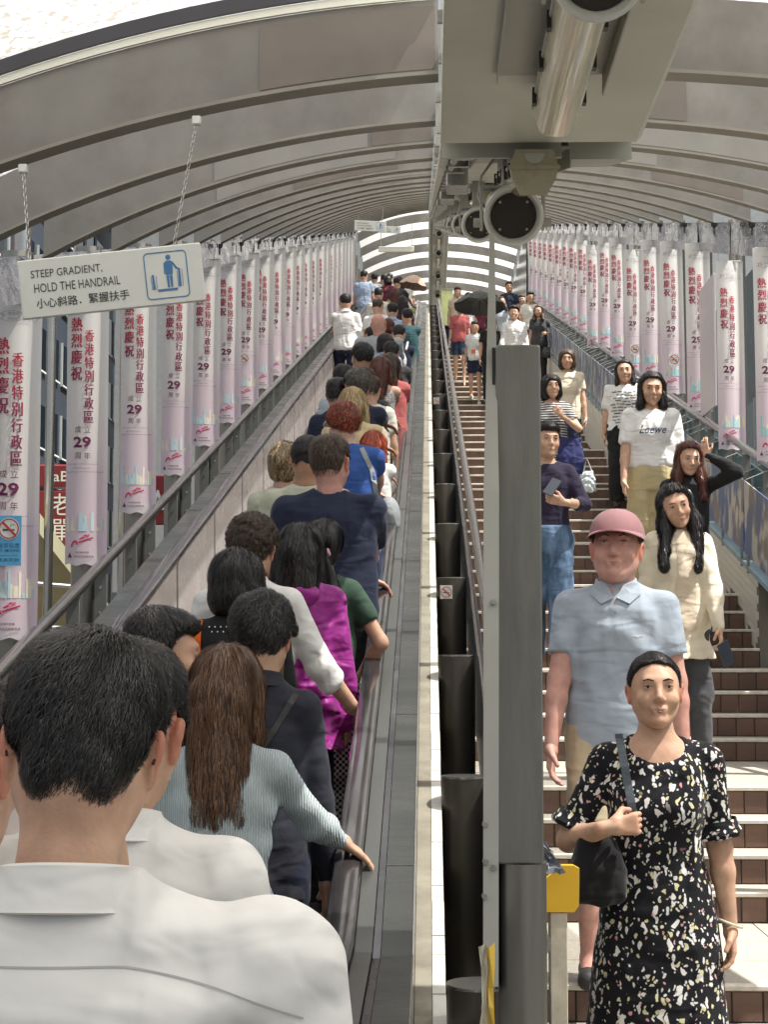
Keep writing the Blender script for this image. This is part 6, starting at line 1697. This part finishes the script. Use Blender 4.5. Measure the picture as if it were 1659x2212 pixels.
FAR = [(847, 655, 1.66, 'lblue', 'short', 'black', 'light blue shirted person with jet black hair by the rail'), (815, 645, 1.70, 'white', 'short', 'brown', 'brown haired person in white ahead of the bald man'),
       (880, 668, 1.60, 'teal', 'short', 'black', 'person in dark teal nearest the rail on the upper walkway'), (818, 622, 1.68, 'offwhite', 'short', 'black', 'black haired person in off white beside the office workers'),
       (786, 585, 1.78, 'lblue', 'short', 'black', 'man in a light blue shirt left of the far queue'), (809, 592, 1.64, 'greyblue', 'short', 'black', 'short dark haired person in grey blue far up the walkway'),
       (852, 622, 1.62, 'gold', 'long', 'auburn', 'brown haired woman in gold far up the queue'), (858, 600, 1.66, 'charcoal', 'short', 'black', 'person in charcoal far up the queue'),
       (870, 640, 1.60, 'charcoal', 'long', 'black', 'long haired woman in black near the rail far uphill'), (838, 596, 1.60, 'maroon', 'bob', 'black', 'bob haired person in dark red far uphill'),
       (829, 562, 1.72, 'maroon', 'short', 'black', 'person in maroon at the very top of the walkway'), (842, 553, 1.74, 'white', 'short', 'black', 'person in white at the very top of the walkway'),
       (862, 572, 1.66, 'black', 'short', 'black', 'person in black at the top beside the tan umbrella'), (878, 584, 1.62, 'offwhite', 'curly', 'black', 'curly haired person in pale top at the summit')]
FAR += [(846, 738, 1.62, 'charcoal', 'short', 'black', 'dark haired person in charcoal below the navy shirted backpacker'), (806, 706, 1.62, 'white', 'short', 'black', 'white shirted person showing just left of the bald man'),
        (842, 764, 1.64, 'rose', 'long', 'brown', 'brown haired person in faded rose between the auburn woman and the rail'), (744, 790, 1.66, 'greyblue', 'short', 'black', 'person in grey blue at the left of the curly grey haired man'),
        (832, 720, 1.60, 'lblue', 'bob', 'black', 'bob haired person in light blue tucked behind the bald man'), (800, 812, 1.60, 'offwhite', 'short', 'brown', 'brown haired person in off white between the blonde and auburn women')]
for i, (px, py, H_, tc_, hs_, hc_, lb) in enumerate(FAR):
    person(lb, px, py, H_, top=('tee' if i % 3 else 'shirt', tc_), bottom=('trousers', 'black' if i % 2 else 'navy'), hair=(hs_, hc_), seed=60 + i, fem=(hs_ != 'short'), hands='rail' if px >= 842 and py > 590 else None)
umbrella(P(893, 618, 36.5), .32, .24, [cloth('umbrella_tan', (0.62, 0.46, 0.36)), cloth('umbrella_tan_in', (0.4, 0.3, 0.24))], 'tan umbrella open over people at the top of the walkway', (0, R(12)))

# accessories on the walkway
s = W3['s']; t = empty('shoulder_bag', (W3['X'], W3['d'], W3['Z']), 'orange strapped bag over the shoulder of the bob haired woman', 'bag')
ribbon_on(W3, [(-.150 * s, 1.44 * s), (-.155 * s, 1.32 * s), (-.13 * s, 1.18 * s), (-.10 * s, 1.02 * s)], .028, 'strap', cloth('strap_orange', (0.85, 0.16, 0.02)), front=False, off=.006, parent=t)
b = MB(); b.box(-.26, .02, -.20, -.12, .86, 1.04, .02); b.build('body', CL['black'], t)
t = empty('shoulder_bag', (W3['X'] + .01, W3['d'], W3['Z']), 'brown leather strap dotted with pearls over the bob haired woman', 'bag')
ribbon_on(W3, [(.155 * s, 1.43 * s), (.165 * s, 1.30 * s), (.155 * s, 1.14 * s), (.14 * s, 1.02 * s)], .03, 'strap', mat('leather_brown', (0.20, 0.09, 0.03), 0.5), front=False, off=.007, parent=t)
def pearls(mb):
    for q in range(9):
        z_ = (1.40 - .045 * q) * s; x_ = (.160 + .006 * math.sin(q * .5)) * s; n = 8
        mb.add([(x_ + .005 * math.cos(2 * math.pi * i / n), 0, z_ + .005 * math.sin(2 * math.pi * i / n)) for i in range(n)], [tuple(range(n))])
o = print_on(W3, pearls, 'stud', mat('pearl', (0.8, 0.78, 0.7), 0.2), front=False, off=.0095)
def studs(mb):
    for r_ in (0, 1):
        for q in range(9):
            x_, z_ = -.10 + q * .022 + r_ * .011, 1.33 - r_ * .018; n = 6
            mb.add([(x_ + .003 * math.cos(2 * math.pi * i / n), 0, z_ + .003 * math.sin(2 * math.pi * i / n)) for i in range(n)], [tuple(range(n))])
print_on(W3, studs, 'stud', bpy.data.materials['pearl'], front=False, off=.002)['kind'] = 'stuff'
s = W2['s']; ts = empty('sling_bag', (W2['X'], W2['d'], W2['Z']), 'thin black sling bag crossing the back of the navy blazer', 'bag')
ribbon_on(W2, [(.12 * s, 1.42 * s), (.02 * s, 1.25 * s), (-.10 * s, 1.05 * s)], .018, 'strap', M['black'], front=False, off=.005, parent=ts)
b = MB(); b.box(-.30, -.16, -.10, .10, .80, 1.02, .02); b.build('body', M['black'], ts)
# scrunchies, hood
f_ = Field((-.06, -.06, -.05), (.06, .06, .05), .006)
for i in range(9):
    a = 2 * math.pi * i / 9; f_.ell((.021 * math.cos(a), .021 * math.sin(a), .006 * math.sin(3 * a)), (.013, .013, .014), .004)
v_, q_ = f_.nets(); o = link('scrunchie', np_mesh('scrunchie', v_, q_, cloth('scrunchie_pink', (0.66, 0.40, 0.48))), W6['root']); o.location = Vector(W6['hc'] + W6['Rm'] @ (np.array((.02, -.122, -.045)) * W6['s'])); o.rotation_euler = (R(60), 0, 0)
s = W5['s']; f_ = Field((-.16, -.22, 1.28 * s), (.16, .10, 1.50 * s), .009)
f_.ell((0, -.105, 1.405 * s), (.105, .055, .055), 0); f_.ell((0, -.11, 1.44 * s), (.075, .04, .05), .012, 's'); f_.apply(f_.lo, f_.lo + f_.n * f_.v, wr(4, .006, 2), op='+', pad=0)
v_, q_ = f_.nets(); link('hood', np_mesh('hood', v_, q_, CL['satin']), W5['root'])
b = MB(); s, hc, Rm = W8['s'], W8['hc'], W8['Rm']
for k in (-1, 1):
    b.box(*[q for q in (k * .036 * s - .028 * s, k * .036 * s + .028 * s, hc[1] + .055, hc[1] + .065, hc[2] + .075, hc[2] + .125)], .004)
    b.cyl((k * .066 * s, hc[1] + .06, hc[2] + .105), (k * .082 * s, hc[1] - .045, hc[2] + .060), .003, n=5)
b.build('sunglasses', M['black'], W8['root'])
def backpack(pr, m, strapm, label, w=.15, h=.36):
    s = pr['s']; t = empty('backpack', (pr['X'], pr['d'], pr['Z']), label, 'backpack')
    f = Field((-.24, -.42, .85 * s), (.24, .0, 1.5 * s), .014); f.ell((0, -.20, 1.19 * s), (w, .09, h / 2), 0); f.apply(f.lo, f.lo + f.n * f.v, wr(3, .005, 2), op='+', pad=0)
    v, q = f.nets(); link('body', np_mesh('pack', v, q, m), t)
    b = MB()
    for k in (-1, 1): b.tube([(k * .10, -.14, 1.36 * s), (k * .12, -.03, 1.475 * s), (k * .13, .10, 1.40 * s), (k * .12, .14, 1.20 * s)], .014, 6)
    b.build('strap', strapm, t, smooth=True)
backpack(W13, CL['white'], CL['white'], 'small white backpack on the navy shirted person near the rail', .11, .28)
s = W9['s']; t = empty('sling_bag', (W9['X'], W9['d'], W9['Z']), 'grey sling bag hanging on the right of the red haired woman', 'bag')
ribbon_on(W9, [(.10 * s, 1.43 * s), (.17 * s, 1.28 * s), (.20 * s, 1.10 * s)], .03, 'strap', CL['grey'], front=False, off=.006, parent=t)
f_ = Field((.1, -.2, .78), (.42, .22, 1.16), .012); f_.ell((.27, .02, .98), (.075, .13, .13), 0); v_, q_ = f_.nets(); link('body', np_mesh('bag', v_, q_, CL['grey']), t)

# ---------------------------------------------------------------- people on the stairs, facing the camera
E1 = person('woman in a black dress strewn with white and yellow blotches, hair pulled back', 1413, 1412, None, side='R', d=5.0, floor=.15, top=('dress', 'blackfloral'), bottom=('none', 'black'), hair=('crop', 'black'), fem=True, seed=71,
            hands={1: (P(1318, 1786, 4.80), (.2, 1, 0), (1, .1, .12), 1.5, (.7, -.6, -1))}, vox=.0075, wrinkle=.0035, hem=.22, build=1.1, headk=1.05, stride=.08, hp=R(6))
s = E1['s']
bw_ = E1['hd'][-1][1]; b = MB(); b.tube([Vector(bw_) + Vector((.034 * math.cos(a), .030 * math.sin(a), .012 * math.cos(a))) + Vector((0, 0, .012)) for a in [2 * math.pi * i / 20 for i in range(21)]], .0045, 8, caps=False); b.build('bracelet', mat('jade', (0.62, 0.60, 0.48), 0.2), E1['root'], smooth=True)
t = empty('handbag', P(1290, 1868, 4.90), 'soft black handbag hanging from the arm of the woman in the blotched dress', 'handbag')
f_ = Field((-.14, -.12, -.19), (.16, .12, .19), .007); f_.loft([(-.11, .060, .03), (-.085, .085, .05), (0, .080, .048), (.07, .055, .03), (.09, .045, .018)], 0, 0, pw=2.6, z0=0); f_.apply(f_.lo, f_.lo + f_.n * f_.v, wr(2, .006, 2.2), op='+', pad=0)
v_, q_ = f_.nets(); v_ = smooth_v(v_, q_, 2); link('body', np_mesh('bag', v_, q_, cloth('suede_black', (0.012, 0.012, 0.014), sheen=.3)), t)
strapm = mat('strap_blue_grey', (0.10, 0.125, 0.15), 0.45, var=.2, vscale=30, stretch=(1, 1, 5))
o = ribbon_on(E1, [(.118 * s, 1.462 * s), (.112 * s, 1.38 * s), (.098 * s, 1.27 * s), (.086 * s, 1.17 * s)], .022, 'strap', strapm, front=True, off=.006)
o.matrix_world = E1['root'].matrix_basis.copy(); o.parent = None
bpy.context.view_layer.update(); mw_ = Matrix.Translation(E1['root'].location) @ Matrix.Rotation(E1['yaw'], 4, 'Z')
o.parent = t; o.matrix_parent_inverse = Matrix.Translation(-t.location); o.matrix_basis = mw_
# puffed sleeve cuffs
b = MB()
for k in (-1, 1):
    el = E1['hd'][k][0]; a_ = E1['sh'][k]; c_ = a_ + (el - a_) * .76; dd = (el - a_) / np.linalg.norm(el - a_); u_ = np.cross(dd, (0, 1, 0)); u_ /= np.linalg.norm(u_); w_ = np.cross(dd, u_)
    vs = []; n = 28
    for j, (q, r_) in enumerate(((-.02, .060), (0, .064), (.018, .072), (.03, .066))):
        for i in range(n):
            a = 2 * math.pi * i / n; rr = r_ * (1 + .05 * math.sin(7 * a) * (j > 0)); vs.append(c_ + dd * q + u_ * rr * math.cos(a) + w_ * rr * math.sin(a))
    b.add(vs, [(j * n + i, (j + 1) * n + i, (j + 1) * n + (i + 1) % n, j * n + (i + 1) % n) for j in range(3) for i in range(n)])
b.build('cuff', CL['blackfloral'], E1['root'], smooth=True)['kind'] = 'stuff'

E2 = person('tall man in a faded pink cap and pale blue polo shirt, khaki shorts', 1330, 1112, None, side='R', d=6.68, floor=.43, top=('polo', 'polo'), bottom=('shorts', 'sand'), hair=('crop', 'brown'), skin_='pink', build=1.07, headk=1.14, seed=73, shoe='black', stride=-.12, hp=R(8), ease=.022, hem=.80)
cap(E2, CL['cap'], z=.0, fwd=.055)
s = E2['s']
def logo(mb): 
    for q in range(5): mb.add([(-.10 * s + .008 * q, 0, 1.262 * s + .003 * math.sin(q * 2)), (-.10 * s + .008 * q + .007, 0, 1.262 * s + .003 * math.sin(q * 2 + 1)), (-.10 * s + .008 * q + .007, 0, 1.268 * s), (-.10 * s + .008 * q, 0, 1.268 * s)], [(0, 1, 2, 3)])
print_on(E2, logo, 'embroidery', mat('thread_white', (0.7, 0.68, 0.68), .7), off=.002)['kind'] = 'stuff'
def placket(mb):
    for x_ in (-.016, .016): mb.add([(x_ * s - .001, 0, 1.27 * s), (x_ * s + .001, 0, 1.27 * s), (x_ * s + .001, 0, 1.42 * s), (x_ * s - .001, 0, 1.42 * s)], [(0, 1, 2, 3)])
    for z_ in (1.30, 1.35):
        n = 8; mb.add([(.0 + .004 * math.cos(2 * math.pi * i / n), 0, z_ * s + .004 * math.sin(2 * math.pi * i / n)) for i in range(n)], [tuple(range(n))])
print_on(E2, placket, 'placket', cloth('polo_seam', (0.27, 0.34, 0.44)), off=.0025)
def vneck(mb):
    mb.add([(-.030 * s, 0, 1.452 * s), (0, 0, 1.385 * s), (.030 * s, 0, 1.452 * s)], [(0, 1, 2)])
print_on(E2, vneck, 'open_neck', SK['pink'], off=.003)
def flaps(mb):
    for k in (-1, 1):
        pts = [(k * .080, 1.462), (k * .028, 1.452), (k * .004, 1.405), (k * .052, 1.382), (k * .092, 1.418)]
        cx_, cz_ = sum(p[0] for p in pts) / 5, sum(p[1] for p in pts) / 5
        vs = [(cx_ * s, 0, cz_ * s)] + [(p[0] * s, 0, p[1] * s) for p in pts]; mb.add(vs, [(0, 1 + i, 1 + (i + 1) % 5) for i in range(5)])
o = print_on(E2, flaps, 'collar', CL['polo'], off=.010)
md = o.modifiers.new('thick', 'SOLIDIFY'); md.thickness = .006; md.offset = 0
E3 = person('woman with long black hair tilting her head, cream cardigan over beige top', 1464, 1045, None, side='R', d=9.3, top=('cardigan', 'cream'), bottom=('trousers', 'charcoal'), hair=('long', 'black', .36), fem=True, seed=75, hr_=R(14), hy=R(-6), skin_='light',
            hands={-1: (P(1560, 1395, 9.1), (-1, .2, 0), (.15, -.2, -1), .9, (-.5, -.5, 0))}, wrinkle=.006)
def inner(mb):
    s = E3['s']; nx, nz = 10, 24
    vs = [((-.052 + .104 * i / nx) * s * (1 + .2 * (1 - j / nz)), 0, (.86 + .56 * j / nz) * s) for j in range(nz + 1) for i in range(nx + 1)]
    mb.add(vs, [(j * (nx + 1) + i, j * (nx + 1) + i + 1, (j + 1) * (nx + 1) + i + 1, (j + 1) * (nx + 1) + i) for j in range(nz) for i in range(nx)])
print_on(E3, inner, 'top', CL['beige'], off=.004)
phone(P(1568, 1412, 9.05), R(20), R(-30), R(20), 'phone held low in the hand of the woman in the cream cardigan')
E4 = person('woman in a black jacket raising her hand to her forehead', 1482, 955, None, side='R', d=12.25, top=('jacket', 'black'), bottom=('trousers', 'black'), hair=('long', 'auburn', .3), fem=True, seed=77,
            hands={-1: (P(1528, 985, 12.1), (.6, .6, 0), (-.25, 0, 1), .4, (-1, 0, -.6))})
E5 = person('woman in a white t-shirt with dark blue script and gathered khaki trousers', 1405, 806, None, d=13.3, side='R', top=('tee', 'white'), bottom=('wide', 'gold'), hair=('long', 'black', .16), fem=True, seed=79, hem=.97, build=1.12, slen=.8, ease=.03)
s = E5['s']
if E5['bvh']:
    def script(mb):
        put_text(mb, 'Loewe', 0, 1.26 * s, .20, .065, 0, .004, flip=True); mb.v = [(p[0] - .35 * (p[2] - 1.26 * s), p[1], p[2]) for p in mb.v]
    o = print_on(E5, script, 'lettering', mat('ink_navy', (0.03, 0.06, 0.14), .6), off=.004); 
E6 = person('person in a white t-shirt printed with dark lines, black trousers', 1350, 788, 1.68, side='R', headk=1.14, top=('tee', 'white'), bottom=('wide', 'black'), hair=('long', 'black', .14), fem=True, seed=81, slen=.8, build=1.22, ease=.03, hem=.90)
if E6['bvh']:
    s = E6['s']; rnd = random.Random(3)
    def lines(mb):
        for q in range(11):
            z_ = (1.34 - .036 * q) * s; x_ = -.12
            while x_ < .11:
                w_ = rnd.uniform(.02, .07); n = 3
                vs = []
                for i in range(n + 1): vs += [(x_ + w_ * i / n, 0, z_ - .011 + .006 * math.sin(x_ * 30)), (x_ + w_ * i / n, 0, z_ + .006 * math.sin(x_ * 30))]
                mb.add(vs, [(2 * i, 2 * i + 2, 2 * i + 3, 2 * i + 1) for i in range(n)]); x_ += w_ + .012
    print_on(E6, lines, 'print', mat('ink_grey_print', (0.10, 0.12, 0.12), .6), off=.004)['kind'] = 'stuff'
hb = P(1270, 1040, E6['d'] - .1)
bag_field('plastic_bag', hb, (.085, .06, .12), mat('clear_plastic', (0.62, 0.68, 0.72), 0.15, alpha=.75, bump=.01, bscale=30), 'clear plastic carrier bag swinging beside the dark trousers', 'bag', rib=.012, strap_pts=[hb + Vector((-.05, 0, .10)), hb + Vector((-.01, 0, .26)), hb + Vector((.05, 0, .10))])
E7 = person('woman in a black and white striped top partly behind the grey post', 1190, 826, 1.60, side='R', top=('tee', 'stripe'), bottom=('trousers', 'black'), hair=('bob', 'black'), fem=True, seed=83, hands={'world': False, -1: ((-.10, .22, 1.18), (0, -1, 0), (.5, .2, .6), 1.0, (-1, -.3, -1))})
tb_ = P(1232, 985, E7['d'] - .12)
bag_field('tote_bag', tb_, (.13, .06, .17), cloth('tote_navy', (0.03, 0.035, 0.12)), 'navy tote bag hanging from the shoulder of the striped top', 'bag', strap_pts=[tb_ + Vector((-.10, 0, .14)), tb_ + Vector((-.10, .02, .42)), tb_ + Vector((.06, 0, .14))])
E8 = person('person in a dark aubergine top and blue jeans looking at a phone beside the post', 1178, 915, None, side='R', d=12.1, top=('sweater', 'aubergine'), bottom=('wide', 'denim'), hair=('short', 'black'), seed=85, slen=1.45, hem=.96, ease=.014,
            hands={-1: (P(1218, 1085, 11.8), (.3, .8, .2), (-.9, 0, .25), .8, (-.9, -.2, -1))}, shoe='black')
phone(P(1193, 1052, 11.72), R(-35), R(25), R(-20), 'phone held up by the person in blue jeans')
E9 = person('man with dark swept hair in a white shirt just above the square post', 1110, 672, 1.74, side='R', top=('shirt', 'white'), bottom=('trousers', 'charcoal'), hair=('fluff', 'black'), seed=87)
E10 = person('woman in a grey and black top carrying a dark handbag on the stairs', 1165, 668, 1.60, side='R', top=('tee', 'charcoal'), bottom=('trousers', 'black'), hair=('long', 'brown', .2), fem=True, seed=89, hands={'world': False, -1: ((-.16, .18, 1.0), (0, -1, 0), (.6, .3, 0), 1.0, (-1, -.5, -.5))})
hb = P(1186, 762, E10['d'] - .15); bag_field('handbag', hb, (.15, .07, .11), mat('leather_black', (0.015, 0.015, 0.015), .35), 'large soft black handbag carried by the woman in grey on the stairs', 'handbag', strap_pts=[hb + Vector((-.1, 0, .08)), hb + Vector((0, 0, .24)), hb + Vector((.1, 0, .08))])
person('man in a navy polo shirt high on the stairs behind the thin post', 1100, 615, 1.76, side='R', top=('polo', 'navy'), bottom=('trousers', 'navy'), hair=('short', 'black'), skin_='tan', seed=91)
E12 = person('schoolchild in a white top and navy shorts with an orange tag', 1026, 703, 1.38, side='R', top=('tee', 'white'), bottom=('shorts', 'navy'), hair=('short', 'black'), seed=93, build=.95, shoe='white')
o = MB().box(-.02, .06, .13, .135, .80, .86).build('tag', mat('tag_orange', (0.8, 0.2, 0.05), .5), E12['root'])
E13 = person('woman in a rose pink top and white cap above the schoolchild', 993, 655, 1.58, side='R', top=('tee', 'rose'), bottom=('shorts', 'darkdenim'), hair=('short', 'black'), fem=True, seed=95, slen=.9)
cap(E13, CL['white'], z=.0, fwd=.03)
person('person in dark floral clothes under the black umbrella', 1060, 690, 1.58, side='R', top=('tee', 'darkfloral'), bottom=('trousers', 'black'), hair=('long', 'black', .2), fem=True, seed=97)
umbrella(P(1036, 662, 27.5), .44, .24, [cloth('umbrella_black', (0.015, 0.018, 0.016)), M['black']], 'black umbrella open over the stairs, pale highlight on top', (R(-8), R(4)))
person('person in a plain white t-shirt high on the stairs above the umbrella', 1010, 586, 1.76, side='R', top=('tee', 'white'), bottom=('trousers', 'charcoal'), hair=('short', 'brown'), skin_='pink', seed=99, build=1.1)
person('person in a black t-shirt and jeans beside the far divider end', 970, 592, 1.66, side='R', top=('tee', 'black'), bottom=('jeans', 'darkdenim'), hair=('short', 'black'), seed=101)
person('dark haired person half hidden behind the thin post at the top of stairs', 1068, 600, 1.70, side='R', top=('tee', 'charcoal'), bottom=('trousers', 'black'), hair=('short', 'black'), seed=103)

for i, (px, py, H_, tc_, hs_, hc_, lb) in enumerate([(1145, 640, 1.64, 'offwhite', 'short', 'black', 'person in off white far up the stairs near the right wall'), (1083, 648, 1.62, 'greyblue', 'long', 'brown', 'long haired woman in grey blue behind the dark haired white shirted man'),
        (988, 628, 1.64, 'beige', 'short', 'black', 'person in beige above the rose pink top'), (1128, 600, 1.70, 'teal', 'short', 'brown', 'person in dark teal near the head of the stairs'), (1225, 770, 1.62, 'cream', 'bob', 'brown', 'bob haired woman in cream above the striped top'),
        (1040, 586, 1.66, 'maroon', 'short', 'black', 'person in dark red at the head of the stairs behind the umbrella')]):
    person(lb, px, py, H_, side='R', top=('tee', tc_), bottom=('trousers', 'black' if i % 2 else 'navy'), hair=(hs_, hc_) + ((.2,) if hs_ == 'long' else ()), seed=120 + i, fem=(hs_ != 'short'))
